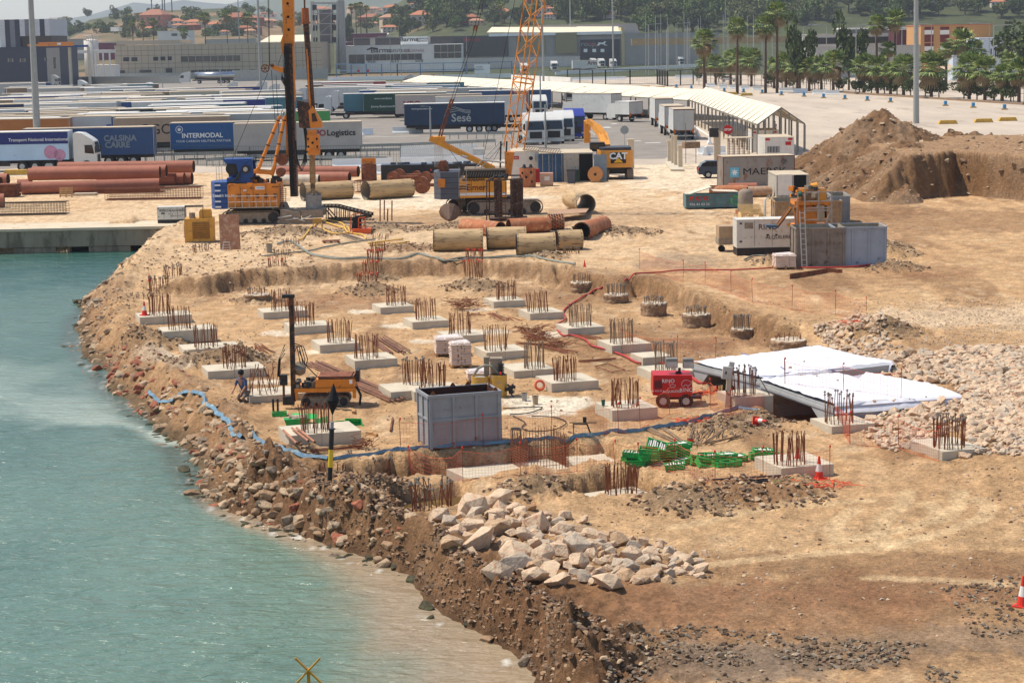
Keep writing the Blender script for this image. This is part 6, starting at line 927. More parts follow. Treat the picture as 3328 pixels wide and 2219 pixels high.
def container(p,rz,L,W,H,m,lb,doors=None,corr=True,rib=.18,roof=None,grp='site containers and cabins',name='container',edge=None):
 r_=thing(name,p,rz,lb,'container'if name=='container'else'cabin',grp);MB().bx(.03,L-.03,.03,W-.03,.05,H-.03).build('body',m,r_);b=MB();e=.06
 for x in(0,L-e):
  for y in(0,W-e):b.bx(x,x+e,y,y+e,0,H)
 for z in(0,H-e):b.bx(e,L-e,0,e,z,z+e+(.05 if z==0 else 0));b.bx(e,L-e,W-e,W,z,z+e);b.bx(0,e,e,W-e,z,z+e);b.bx(L-e,L,e,W-e,z,z+e)
 b.build('corner_frame',edge or m,r_)
 if corr:
  b=MB();k=.16
  while k<L-.2:b.bx(k,k+rib*.5,.006,.029,.12,H-.08);b.bx(k,k+rib*.5,W-.029,W-.006,.12,H-.08);k+=rib
  k=.16
  while k<W-.2:b.bx(.006,.029,k,k+rib*.5,.12,H-.08);b.bx(L-.029,L-.006,k,k+rib*.5,.12,H-.08);k+=rib
  b.build('corrugation',m,r_)
 MB().bx(.0,L,.0,W,H,H+.02).build('roof',roof or m_roof,r_);return r_
m_red=mat('red_rust_edge',(.46,.26,.18),.8,var=.3)
pc=gz(23,150,700);ct=container(pc,.10,6.06,2.44,2.59,m_mk,'long grey shipping container with a pale blue star and black lettering',edge=m_red,grp=None)
text('MAERSK',.78,m_txtk,ct,(3.5,-.01,1.30),bold=.0,sx=1.3);MB().bx(.6,1.35,-.012,-.001,.88,1.70).build('blue_square',mat('light_blue',(.42,.71,.80),.6,var=.05),ct);st_=[]
for k in range(14):a_=k*math.pi/7+math.pi/2;r=.33 if k%2==0 else .14;st_.append((.975+r*math.cos(a_),1.29+r*math.sin(a_)))
MB().prism(st_,-.02,-.013).build('white_star',m_txtw,ct);text('MRKU\n217 8982\n22G1',.15,m_txtk,ct,(5.15,-.01,2.1))
ps=gz(23,682,800);sh=container(ps+Vector((0,.5,0)),.0,2.55,5.2,1.75,m_cgrey,'small pale cabin with flat roof in front of the shipping container',corr=False,grp=None,name='site_cabin');MB().bx(1.35,2.3,-.02,-.001,.3,1.75).build('dark_doorway',m_blank,sh);MB().bx(.1,1.2,-.02,-.001,.2,1.8).build('door',m_white,sh)
casing(23,20,722,395,722,.42,m_casr,'rusty orange pipe behind the waste skip',gr,holes=False,name='steel_pipe');casing(23,390,735,620,728,.42,mat('pipe_grey_rust',(.66,.56,.46),.8,rust=.4,rustc=(.66,.42,.25)),'grey-orange pipe joining the rusty one',gr,holes=False,name='steel_pipe');casing(23,200,692,480,688,.35,m_pipe,'pink-brown pipe along the front of the shipping container',gr,holes=False,name='steel_pipe')
m_sk=mat('skip_green',(.32,.47,.46),.7,var=.2,rust=.45,rustc=(.42,.40,.42));psk=gz(7,1598,795);skp=thing('waste_skip',psk,.03,'teal waste skip with red and green lettering, filled with boards','skip');b=MB();Ls=4.1;b.bx(0,Ls,0,.05,.1,1.05);b.bx(0,Ls,1.75,1.8,.1,1.05);b.bx(0,.05,.05,1.75,.1,1.05);b.bx(Ls-.05,Ls,.05,1.75,.1,1.05);b.bx(.05,Ls-.05,.05,1.75,.1,.3);b.build('skip_body',m_sk,skp);b=MB();[b.bx(x-.04,x+.04,-.05,-.002,.1,1.0)for x in(.04,1.0,2.05,3.1,Ls-.04)];b.bx(-.04,Ls+.04,-.06,-.001,1.0,1.1);b.build('skip_ribs',m_sk,skp);text('F C C',.38,mat('red_lettering',(.75,.22,.2)),skp,(.95,-.07,.78),bold=.02,sx=1.5);text('956 43 03 32',.24,m_txtw,skp,(1.0,-.07,.36),sx=1.15)
b=MB();
for k in range(3):a_=k*2.094+.5;a2=a_+1.5;c0=(3.6,.62);P=[(c0[0]+.28*math.cos(q),c0[1]+.28*math.sin(q))for q in(a_,a_+.5,a_+1.0,a_+1.45)];[b.bar((P[j][0],-.07,P[j][1]),(P[j+1][0],-.07,P[j+1][1]),.02,.1)for j in range(3)]
b.build('recycling_arrows',mat('lime_green',(.25,.70,.28)),skp);b=MB();b.box((1.0,.9,1.3),(1.9,1.5,.06),0,ry=-.3);b.box((2.9,.9,1.25),(1.9,1.7,.05),.05,ry=.05);b.box((.4,.9,1.1),(.7,1.4,.05));b.build('boards',mat('board_dusty',(.82,.76,.66),.8,var=.15),skp)
p=gz(23,370,950);bg=thing('bulk_bag',p,0,'grey-brown bulk bag standing right of the waste skip','bulk bag');MB().lathe([(.5,0),(.56,.3),(.54,1.0),(.5,1.5),(.42,1.68),(.2,1.75)],n=16).build('bag',mat('bag_cloth',(.56,.50,.43),.9,var=.15,bump=.5,bs=6),bg,True)
p=gz(23,440,1040);b=MB();[b.box(p+Vector((0,.5+.2*k,.6+.05*k)),(1.5,.12,.04),0)for k in range(10)];[b.bx(p.x-.7+.7*k,p.x-.6+.7*k,p.y+.4,p.y+2.4,p.z+.1,p.z+.55)for k in range(3)];tag(b.build('timber_stack',mat('fresh_timber',(.84,.70,.46),.8,var=.15)),'stack of fresh yellow battens behind the white generator','timber');tangle(23,340,1000,1.0,.9,.5,60,'scrap timber heap by the bulk bag',m_wood,None)
tag(MB().box(gz(23,390,945)+Vector((0,0,.1)),(1.5,.8,.35),.3).build('rusty_trough',m_casr),'rusty trough lying before the bulk bag','trough')
tag(MB().tube([gz(8,545,545),gz(8,630,540),gz(8,640,620),gz(8,700,680),gz(8,690,735)],.07,6).build('hose',mat('pink_hose',(.82,.45,.40),.6),None,True),'pink-red hose climbing the foot of the earth mound','hose');hose(23,[(360,1415),(450,1380),(560,1378),(650,1385)],.06,m_greyh,'short grey hose before the white generator')
sheetv([gz(12,200,365),gz(12,540,305),gz(12,540,305)+Vector((0,.05,.25)),gz(12,200,365)+Vector((0,.05,.3))],'rusty_plate',m_rust,'low rusty plate standing on edge before the tanks','plate');sheetv([gz(12,540,305),gz(12,685,305),gz(12,685,305)+Vector((0,.05,.2)),gz(12,540,305)+Vector((0,.05,.25))],'rusty_plate',m_rust,'short rusty plate right of the low one','plate')
pe=gz(7,950,522);ex=thing('excavator',pe,0,'yellow excavator seen from behind with folded arm','excavator');E=lambda X,Y,dy=0:(lambda q:Vector((q.x,dy,q.z)))(vy(7,X,Y,pe.y)-pe);m_cat=mat('excavator_yellow',(.86,.58,.22),.5,var=.08)
for x0,x1 in((E(835,0).x,E(888,0).x),(E(1055,0).x,E(1112,0).x)):
 r=.45;tr=MB();n=8;poly=[(r+r*math.cos(a),r+r*math.sin(a))for a in[math.pi/2+math.pi*k/n for k in range(n+1)]]+[(4.2-r+r*math.cos(a),r+r*math.sin(a))for a in[-math.pi/2+math.pi*k/n for k in range(n+1)]]
 N_=len(poly);tr.add([(x,y,z)for x in(x0,x1)for y,z in poly],[tuple(range(N_)),tuple(range(2*N_-1,N_-1,-1))]+[(k,k+N_,(k+1)%N_+N_,(k+1)%N_)for k in range(N_)]);o=tr.build('track',m_mud,ex);b=MB();[b.bx(x0-.02,x1+.02,-.04,.02,.15+.16*k,.23+.16*k)for k in range(5)];b.build('track_shoe',m_track,o)
MB().bx(E(890,0).x,E(1050,0).x,.8,3.2,.45,1.0).build('undercarriage',m_dark,ex)
z0,z1=E(0,428).z,E(0,272).z;xl,xr=E(788,0).x,E(1112,0).x;cx=(xl+xr)/2;pl=[(cx+(xr-xl)/2*math.sin(a),.9-.9*math.cos(a)*1.0)for a in[-math.pi/2+math.pi*k/12 for k in range(13)]];MB().slab([(xr,.9),(xr,3.8),(xl,3.8),(xl,.9)]if False else[(xl,.55),(xl+.25,.12),(cx-.9,0),(cx+.9,0),(xr-.25,.12),(xr,.55),(xr,3.8),(xl,3.8)],z0,z1).build('counterweight',m_cat,ex)
MB().slab([(xl+.15,.6),(xl+.5,.25),(xr-.5,.25),(xr-.15,.6),(xr-.15,3.4),(xl+.15,3.4)],z1+.003,E(0,245).z).build('engine_hood',mat('hood_black',(.20,.20,.22),.5),ex)
bx0,bx1,bz0,bz1=E(903,0).x,E(1045,0).x,E(0,388).z,E(0,288).z;MB().bx(bx0,bx1,-.02,-.002,bz0,bz1).build('black_badge',m_txtk,ex);text('CAT',.78,m_txtw,ex,((bx0+bx1)/2,-.035,bz0+.62),bold=.03,sx=1.05);cxx=(bx0+bx1)/2;MB().prism([(cxx-.42,bz0+.06),(cxx+.42,bz0+.06),(cxx,bz0+.48)],-.06,-.045).build('yellow_triangle',mat('sun_yellow',(.93,.70,.12)),ex)
b=MB();cx0,cx1=E(725,0).x,E(862,0).x;b.bx(cx0,cx1,2.2,3.8,E(0,290).z,E(0,215).z);b.bx(cx0,cx1,2.15,3.85,E(0,217).z,E(0,208).z);b.build('cab',m_dark,ex);MB().bx(cx0+.1,cx1-.1,2.17,2.19,E(0,285).z,E(0,225).z).build('cab_window',m_glass,ex)
def limb(pts,wx,wy,nm,m,dys):
 b=MB()
 for k in range(len(pts)-1):b.bar(E(*pts[k],dys[k]),E(*pts[k+1],dys[k+1]),wx if not isinstance(wx,list)else wx[k],wy)
 b.build(nm,m,ex)
limb([(880,240),(860,140),(800,60)],[.8,.7],.5,'boom',m_cat,[3.5,5.5,6.5]);limb([(800,60),(735,10),(725,30)],[.55,.5],.4,'boom_end',m_cat,[6.5,7.0,7.2]);limb([(722,10),(722,220)],.5,.6,'stick',m_cat,[7.3,7.6]);limb([(765,20),(830,90)],.12,.12,'stick_cylinder',m_rail,[6.8,6.0]);limb([(745,110),(795,150)],.12,.12,'boom_cylinder',m_rail,[6.8,6.0]);b=MB();[b.tube([E(845+6*k,90,5),E(880+4*k,160,4.4),E(885+5*k,240,3.5)],.035,5)for k in range(4)];b.build('hoses',m_cat,ex)
p=gz(7,765,548);cd=thing('cable_drum',p,-.1,'wooden cable drum standing in front of the excavator','cable drum');m_dw=mat('drum_wood',(.78,.54,.32),.8,var=.15,scale=5,stretch=(6,1,1));MB().cyl((0,0,.72),(0,.07,.72),.66,n=28).build('front_flange',m_dw,cd);MB().cyl((0,.6,.72),(0,.67,.72),.66,n=28).build('rear_flange',m_dw,cd);MB().cyl((0,.07,.72),(0,.6,.72),.35,n=20).build('core',m_dw,cd);MB().cyl((0,-.02,.72),(0,-.001,.72),.13,n=14).build('hub',m_dark,cd);MB().bx(-.4,.4,0,.6,0,.1).build('pallet',m_wood,cd)
p=gz(7,143,595);rc=thing('rusty_cylinder',p,0,'rusty orange steel cylinder with round holes','cylinder');MB().pipe((0,.7,0),(0,.7,1.65),.72,.05,30).build('shell',m_casr,rc);[MB().cyl((x,.7-math.sqrt(.72**2-x*x)-.02,z),(x,.7-math.sqrt(.72**2-x*x)+.02,z),.11,n=14).build('hole',m_blank,rc)for x,z in((-.4,1.25),(.3,1.3),(-.1,.9),(-.5,.55),(.35,.5))];MB().cyl((-.25,.7,1.65),(-.25,.7,1.95),.2,.08,n=8).cyl((.3,.7,1.65),(.3,.7,1.95),.2,.08,n=8).build('lugs',m_dark,rc)
def ibc(p,lb,m):r_=thing('liquid_tank',p,0,lb,'tank');MB().bx(0,1.1,0,1.,.15,1.12).build('bottle',m,r_);b=MB();[b.bx(x-.012,x+.012,-.03,-.01,.12,1.14)for x in(0,.22,.44,.66,.88,1.1)];[b.bx(-.01,1.11,-.04,-.02,z,z+.02)for z in(.15,.4,.65,.9,1.12)];b.build('cage',m_rail,r_);MB().bx(0,1.1,0,1,0,.14).build('pallet',m_wood,r_);MB().bx(.35,.8,-.05,-.041,.5,.85).build('label_plate',m_white,r_)
ibc(gz(7,260,583),'pink-stained liquid tank in a cage near the blue container',mat('ibc_pink',(.83,.62,.50),.5,var=.1));ibc(gz(6,2000,335),'pale liquid tank in a cage behind the crane',m_white)
p=gz(7,545,555);bn=thing('waste_bin',p,0,'dark grey bin with square top beside the container','bin');MB().prism([(-.3,0),(.3,0),(.36,1.1),(-.36,1.1)],0,.7).build('bin_body',m_cwt,bn);MB().bx(-.4,.4,-.05,.75,1.1,1.18).build('lid',m_dark,bn);p=gz(7,595,545);bn=thing('waste_bin',p,0,'green-grey bin behind the dark one','bin');MB().prism([(-.25,0),(.25,0),(.3,1.0),(-.3,1.0)],0,.6).build('bin_body',mat('bin_green',(.2,.3,.26)),bn);MB().bx(-.33,.33,-.05,.65,1.0,1.07).build('lid',m_dark,bn)
p=gz(7,228,560);fx=thing('red_box',p,0,'red cabinet behind the rusty cylinder','cabinet');MB().bx(-.25,.25,0,.4,.1,1.3).build('body',mat('cabinet_red',(.65,.12,.1)),fx);MB().bx(-.2,.2,-.01,0,.3,1.1).build('door',mat('cabinet_red2',(.55,.1,.09)),fx)
o=container(gz(7,248,545),.0,2.4,6.0,2.5,m_cblue,'blue shipping container with closed doors',roof=m_roof);b=MB();[b.cyl((x,-.02,.1),(x,-.02,2.4),.025,n=6)for x in(.35,.9,1.5,2.05)];b.bx(1.19,1.21,-.012,-.001,.1,2.4);b.build('lock_rods',m_rail,o)
o=container(gz(7,478,545),.0,2.6,6.0,2.55,m_cgrey,'grey container with one door open beside the blue one',roof=m_roof);MB().bx(1.35,2.5,-.012,-.001,.1,2.45).build('dark_doorway',m_blank,o);b=MB();[b.cyl((x,-.03,.1),(x,-.03,2.4),.02,n=6)for x in(.3,.8,1.1)];b.build('lock_rods',m_rail,o);MB().bx(2.62,3.75,-.3,-.26,.15,2.4).build('open_door',mat('door_blue_grey',(.46,.52,.56),.6,var=.1),o)
o=container(gz(7,-10,520),.0,2.6,6,2.5,m_white,'white site cabin with air conditioner and small red sign',corr=False,roof=m_roof,name='site_cabin');MB().bx(1.55,2.2,-.3,-.001,1.65,2.15).build('air_conditioner',m_white,o);MB().cyl((1.83,-.32,1.9),(1.83,-.301,1.9),.18,n=16).build('fan',m_dark,o);MB().bx(.3,.75,-.012,-.001,1.8,2.1).build('red_sign',mat('sign_red',(.75,.13,.12)),o);text('Balat',.16,m_txtw,o,(.52,-.02,1.95))
b=MB();a=gz(7,100,245,ZY+2.7);c_=gz(7,415,280,ZY+2.7);c2=gz(7,440,240,ZY+2.7);a2=gz(7,130,215,ZY+2.7);b.bar(a,c_,.07);b.bar(a2,c2,.07);[b.bar(a.lerp(c_,k/14),a2 .lerp(c2,k/14),.06)for k in range(15)];tag(b.build('roof_ladder',mat('ladder_grey',(.45,.40,.35))),'long ladder frame lying on the cabin roofs','ladder')
cab=lambda t,X,Y,rz,L,W,H,lb:container(gz(t,X,Y),rz,L,W,H,m_white,lb,rib=.5,roof=m_roof,name='site_cabin')
o=cab(23,560,440,.0,2.9,5.8,2.4,'white cabin with barred window and red signs behind the shipping container');MB().bx(.25,1.45,-.02,-.001,.9,1.5).build('dark_window',m_blank,o);b=MB();[b.bx(.3+.15*k,.34+.15*k,-.03,-.021,.88,1.52)for k in range(8)];b.build('window_bars',m_txtw,o);[MB().bx(x,x+w_,-.02,-.001,z,z+h_).build('red_sign',MATS['sign_red'],o)for x,w_,z,h_ in((.05,.45,2.1,.2),(2.3,.45,2.1,.2),(2.05,.55,1.6,.35))]
o=cab(23,430,345,.0,2.9,5,2.3,'white cabin with two small red signs farther back');[MB().bx(x,x+.4,-.02,-.001,2.0,2.18).build('red_sign',MATS['sign_red'],o)for x in(.1,2.3)]
p=gz(23,215,445);cf=thing('turnstile',p,0,'caged steel turnstile under a tan roof by the gate','turnstile');b=MB();[b.bar((x,y,0),(x,y,2.3),.05)for x in(0,.5,1.0,1.5,2.0)for y in(0,.6,1.5)];[b.bar((0,y,z),(2.0,y,z),.03)for y in(0,1.5)for z in[.25*k for k in range(1,9)]];b.build('bars',mat('turnstile_brown',(.55,.46,.38),.7),cf);MB().bx(-.4,2.3,-.2,2.0,2.35,2.42).build('canopy',m_roof,cf)
# ------------------ small machines on the field
def PL(t,p):return lambda X,Y,dy=0:(lambda q:Vector((q.x,dy,q.z)))(vy(t,X,Y,p.y)-p)
p=g(13,1560,500);dr=thing('small_drill_rig',p,0,'small tracked orange drill rig with a tall black mast and hoses','drill rig');K=PL(13,p)
crawler(dr,K(1330,0).x,K(1780,0).x,.15,.35,.42,5);crawler(dr,K(1330,0).x,K(1780,0).x,.95,.35,.42,5)
MB().bx(K(1280,0).x,K(1845,0).x,0,1.3,K(0,380).z,K(0,345).z).bx(K(1285,0).x,K(1310,0).x,0,.1,K(0,445).z,K(0,378).z).bx(K(1815,0).x,K(1845,0).x,0,.1,K(0,440).z,K(0,378).z).build('chassis_frame',m_yel,dr)
MB().bx(K(1475,0).x,K(1835,0).x,.05,1.2,K(0,343).z,K(0,268).z).build('engine_cover',m_yel,dr);MB().bx(K(1500,0).x,K(1830,0).x,.1,1.15,K(0,267).z,K(0,240).z).build('cover_top',m_rust,dr);MB().bx(K(1787,0).x,K(1815,0).x,.04,.049,K(0,308).z,K(0,272).z).build('warning_sign',m_txtw,dr)
b=MB();rr=random.Random(2);[b.box(K(rr.uniform(1285,1470),rr.uniform(265,340),rr.uniform(.1,.9)),(.12,.12,rr.uniform(.08,.25)),rr.random(),mi=rr.choice([0,1,1]))for _ in range(34)];b.build('valve_block',[m_dark,m_mud],dr);MB().bx(K(1845,0).x,K(1875,0).x,.2,.9,K(0,300).z,K(0,195).z).build('radiator',m_dark,dr)
mt=K(1250,470);tp=vy(9,2085,520,p.y)-p;MB().add([(K(1242,0).x+a+(tp.x-mt.x)*(z>1)*.55,b_+.1,z)for z in(K(0,465).z,tp.z)for a,b_ in((0,0),(.17,0),(.17,.2),(0,.2))],[(0,1,2,3),(7,6,5,4),(0,4,5,1),(1,5,6,2),(2,6,7,3),(3,7,4,0)]).build('mast',m_oily,dr);MB().box((tp.x-.02,.15,tp.z),(.45,.2,.12)).build('mast_head',m_dark,dr);MB().box(K(1190,230,.1),(.26,.25,.3)).box(K(1190,270,.05),(.28,.2,.14)).build('drill_head',m_dark,dr);MB().cyl(K(1190,290,.1),K(1192,470,.1),.045,n=8).build('drill_rod',m_rust,dr);MB().box(K(1240,430,.05),(.4,.25,.3)).build('rod_clamp',m_dark,dr)
MB().cyl(K(1330,120,.25),K(1330,175,.45),.22,n=14).build('hose_reel',m_mud,dr)
b=MB();[b.tube([K(1290-8*k,-10-30*k,.1),K(1310+20*k,-60,.2),K(1330+25*k,60,.3),K(1350+10*k,160,.4)],.018,5)for k in range(4)];[b.tube([K(1200,-40*k,.1),K(1160-8*k,60,.1),K(1150-8*k,200,.1),K(1190,250,.1)],.018,5)for k in range(3)];b.tube([K(1330,-20,.2),K(1380,100,.2),K(1500,215,.1),K(1700,240,.1),K(1810,215,.1),K(1835,170,.2)],.022,5);b.build('hydraulic_hose',m_blk,dr);MB().tube([K(1860,300,.1),K(1900,380,.05),K(1890,470,.1)],.05,6).build('rear_hose',m_blk,dr)
p=g(15,660,545);lt=thing('light_tower',p,0,'red two-wheeled light tower trailer with folded floodlights','light tower');K=PL(15,p);m_lr=mat('tower_red',(.72,.07,.08),.45,var=.06)
x0,x1=K(483,0).x,K(850,0).x;b=MB();b.prism([(x0,K(0,445).z),(x0+.02,K(0,262).z),(x1-.02,K(0,268).z),(x1,K(0,445).z),(x1-.1,K(0,470).z),(K(610,0).x,K(0,462).z),(K(590,0).x,K(0,448).z),(K(520,0).x,K(0,448).z)],0,1.1);b.build('hood',m_lr,lt)
for X in(580,790):MB().cyl(K(X,490,-.02),K(X,490,.18),.26,n=22).build('wheel',m_blk,lt);MB().cyl(K(X,490,-.04),K(X,490,-.021),.13,n=16).build('rim',m_rail,lt)
MB().bx(K(540,0).x,K(1000-60,0).x,.3,.7,K(0,500).z,K(0,478).z).build('axle_frame',m_dark,lt);text('RINO',.19,m_txtw,lt,(K(625,0).x,-.012,K(0,317).z));text('RINO',.2,m_txtw,lt,(K(792,0).x,-.012,K(0,402).z));text('ALQUILERES',.125,m_txtw,lt,(K(660,0).x,-.012,K(0,412).z));text('956 16 21 21',.08,m_txtw,lt,(K(515,0).x,-.012,K(0,405).z))
for cx,cz,s in((K(790,0).x,K(0,345).z,1.),(K(665,0).x,K(0,365).z,.55)):P=[(-.17,-.06),(-.16,.04),(-.08,.13),(.05,.14),(.14,.08),(.19,.09),(.17,-.02),(.1,-.04),(.09,-.1),(.04,-.1),(.03,-.03),(-.06,-.04),(-.08,-.1),(-.13,-.1)];b=MB();[b.bar((cx+P[k][0]*s,-.012,cz+P[k][1]*s),(cx+P[(k+1)%14][0]*s,-.012,cz+P[(k+1)%14][1]*s),.018*s+.006,.008)for k in range(14)];b.build('animal_outline',m_txtw,lt)
b=MB();[b.bx(K(498,0).x,K(570,0).x,-.012,-.002,K(0,318+9*k).z,K(0,313+9*k).z)for k in range(8)];b.build('vent_grille',m_dark,lt);MB().cyl(K(735,265,.4),K(740,200,.4),.05,n=8).build('mast',m_dark,lt);MB().cyl(K(730,270,.4),K(730,235,.4),.16,.1,n=10).build('cable_coil',m_blk,lt)
for X0,X1,Y0,Y1 in((612,720,125,210),(770,868,130,215)):o=MB().bx(K(X0,0).x,K(X1,0).x,.3,.6,K(0,Y1).z,K(0,Y0).z).build('floodlight',mat('lamp_housing',(.50,.49,.46),.6,var=.25),lt);MB().bx(K(X0+6,0).x,K(X1-6,0).x,.28,.299,K(0,Y1-8).z,K(0,Y0+28).z).build('lens',mat('lamp_glass',(.70,.70,.66),.15),o)
MB().bar(K(850,440,.3),K(955,425,.3),.05).bar(K(935,430,.3),K(935,500,.3),.03).bar(K(628,430,-.03),K(628,575,-.03),.03).build('drawbar',m_dark,lt)
p=g(15,1165,545);eb=thing('electric_cabinet',p,0,'grey electric cabinet on a leaning concrete post beside a footing','cabinet');K=PL(15,p);MB().bar(K(1165,545,0),K(1185,290,0),.16,.16).build('post',m_fc,eb);o=MB().box(K(1165,225,-.1),(.34,.2,.45),0,ry=.12).box(K(1210,150,0),(.18,.18,.16),0,ry=.2).build('cabinet_box',mat('cabinet_grey',(.72,.70,.66),.5),eb);MB().box(K(1152,220,-.22),(.05,.01,.1)).build('label_mark',m_dark,eb);MB().tube([K(1140,280,-.1),K(1135,360,-.15),K(1180,430,-.1),K(1260,440,-.1),K(1400,430,-.1)],.015,5).build('cable',m_blk,eb);MB().bar(K(1460,260,.3),K(1690,660,.2),.035).build('brace',m_woodg,eb)
p=g(14,1000,470);gm=thing('grout_mixer',p,0,'two yellow grout drums with grey pump on top, behind the grey tank','mixer');K=PL(14,p);m_gd=mat('drum_yellow',(.78,.60,.26),.6,var=.15,rust=.3,rustc=(.62,.55,.45))
for X0,X1,Y0,Y1 in((795,960,275,440),(960,1125,260,470)):c_=K((X0+X1)/2,Y1,.4);MB().pipe(c_,K((X0+X1)/2,Y0,.4),(K(X1,0).x-K(X0,0).x)/2,.03,24).build('drum',m_gd,gm);MB().cyl(K((X0+X1)/2,Y0+12,.4),K((X0+X1)/2,Y0+9,.4),.25,n=20).build('grout',m_grs_,gm)
MB().box(K(935,190,.6),(.2,.3,.7)).box(K(1025,180,.6),(.45,.5,.55)).build('pump_unit',m_mud,gm);b=MB();[b.cyl(K(1070,155+k*14,.3),K(1070,160+k*14,.3),.12,n=12)for k in range(8)];b.build('spring_coil',m_dark,gm);MB().tube([K(825,250,.3),K(860,200,.3),K(920,172,.3),K(985,180,.3),K(1050,250,.3)],.045,8).build('suction_hose',m_greyh,gm);MB().cyl(K(1065,240,.2),K(1065,240,.12),.05,n=10).build('red_valve',m_conr,gm)
b=MB();rr=random.Random(9);[b.box(K(rr.uniform(1120,1190),rr.uniform(350,500),.2),(rr.uniform(.05,.25),.1,rr.uniform(.03,.12)),rr.random(),ry=rr.random())for _ in range(16)];b.build('muddy_fittings',m_dark,gm)
tag(MB().tube([g(14,X,Y)+Vector((0,0,h))for X,Y,h in((1740,822,0),(1735,822,.45),(1860,822,.45),(1900,805,0))],.03,6).box(g(14,1840,822)+Vector((0,0,.6)),(.12,.1,.18)).tube([g(14,1700,822)+Vector((0,0,.5)),g(14,1950,822)+Vector((0,0,.5))],.018,5).build('survey_stand',m_dark),'dark U-shaped stand with gauges on the sand before a footing','stand')
st=thing('sawhorse',g(14,1212,880),0,'small timber stand at the right corner of the grey tank','stand');MB().box((0,0,.5),(.35,.3,.04)).build('top',m_woodg,st);[MB().bar((x,y,.48),(x*1.2,y*1.2,0),.05).build('leg',m_woodg,st)for x in(-.13,.13)for y in(-.1,.1)]
def person(p,rz,pose,lb,shirt,trou,hair,sc=1.):
 r_=thing('person',p,rz,lb,'person');J=pose
 def skin(names,edges,m,nm,par):
  me=bpy.data.meshes.new(nm);me.from_pydata([J[n][0]for n in names],[],[]);me=bpy.data.meshes.new(nm);me.from_pydata([J[n][0]for n in names],[(names.index(a),names.index(c_))for a,c_ in edges],[])
  o=bpy.data.objects.new('tmp',me);C.objects.link(o);sk_=o.modifiers.new('s','SKIN');o.modifiers.new('u','SUBSURF').levels=1
  for i,n in enumerate(names):q=J[n][1]*(1.12 if par is not r_ else 1);me.skin_vertices[0].data[i].radius=(q,q)
  me.skin_vertices[0].data[0].use_root=True;dg=bpy.context.evaluated_depsgraph_get();dg.update();m2=bpy.data.meshes.new_from_object(o.evaluated_get(dg));bpy.data.objects.remove(o);m2 .materials.clear();m2 .materials.append(m);m2 .polygons.foreach_set('use_smooth',[True]*len(m2 .polygons));return obj(nm,m2,par)
 N=list(J);E_=[('pel','chest'),('chest','neck'),('neck','head'),('head','crown'),('head','nose')]+[e for s in'LR'for e in(('chest','sh'+s),('sh'+s,'el'+s),('el'+s,'wr'+s),('wr'+s,'ha'+s),('pel','hip'+s),('hip'+s,'kn'+s),('kn'+s,'an'+s),('an'+s,'toe'+s))]+[('wr'+s,'f%d'%k+s)for s in'LR'for k in range(5)]
 bd=skin(N,E_,mat('skin',(.70,.48,.36),.6),'body',r_);tops=['pel','chest','neck','shL','elL','shR','elR'];skin(tops,[('pel','chest'),('chest','neck'),('chest','shL'),('shL','elL'),('chest','shR'),('shR','elR')],shirt,'shirt',bd);leg=['pel','hipL','knL','anL','hipR','knR','anR'];skin(leg,[('pel','hipL'),('hipL','knL'),('knL','anL'),('pel','hipR'),('hipR','knR'),('knR','anR')],trou,'trousers',bd)
 h=J['crown'][0];MB().lathe([(.10,-.10),(.118,-.03),(.11,.05),(.07,.10),(.01,.12)],(h[0],h[1]+.015,h[2]-.02),14).build('hair',hair,bd,True);[MB().lathe([(.05,0),(.055,.05),(.03,.09)],(J['toe'+s][0][0],J['toe'+s][0][1]+.05,J['toe'+s][0][2]-.03),8).build('shoe',m_blk,bd)for s in'LR'];r_.scale=(sc,)*3;return r_
def pose(z,lean,kn,armf):
 y=-lean;J={'pel':((0,0,z),.12),'chest':((0,y*.7,z+.40),.145),'neck':((0,y,z+.56),.055),'head':((0,y-.02,z+.68),.085),'crown':((0,y-.01,z+.78),.085),'nose':((0,y-.11,z+.69),.02)}
 for s,q in(('L',-1),('R',1)):
  J['hip'+s]=((.10*q,0,z-.06),.10);J['kn'+s]=((.12*q,-kn,z*.5+kn*.2),.065);J['an'+s]=((.12*q,kn*.1,.09),.045);J['toe'+s]=((.13*q,kn*.1-.15,.04),.035);J['sh'+s]=((.19*q,y*.9,z+.48),.06);J['el'+s]=((.25*q,y-armf*.3,z+.22),.045);J['wr'+s]=((.22*q,y-armf*.8-.06,z+.05+armf*.1),.032);J['ha'+s]=((.22*q,y-armf-.08,z-.01+armf*.1),.035)
  for k in range(5):J['f%d'%k+s]=((.22*q+(k-2)*.02-(.03*q if k==4 else 0),y-armf-.1,z-.09+armf*.1+(.03 if k==4 else .005*k)),.010)
 return J
person(g(13,842,440)+Vector((0,0,-.15)),-.6,pose(.55,.2,.3,.2),'person crouching in dusty clothes by the drill rig spoil',mat('shirt_blue_grey',(.22,.33,.46),.8),mat('trousers_grey',(.48,.43,.38),.9),mat('hair_dark',(.06,.05,.05),.7))
person(gz(8,62,115),.3,pose(.92,.0,.02,.1),'person in a blue shirt standing under the end of the canopy',mat('shirt_blue',(.10,.25,.45),.8),m_dark,MATS['hair_dark'])
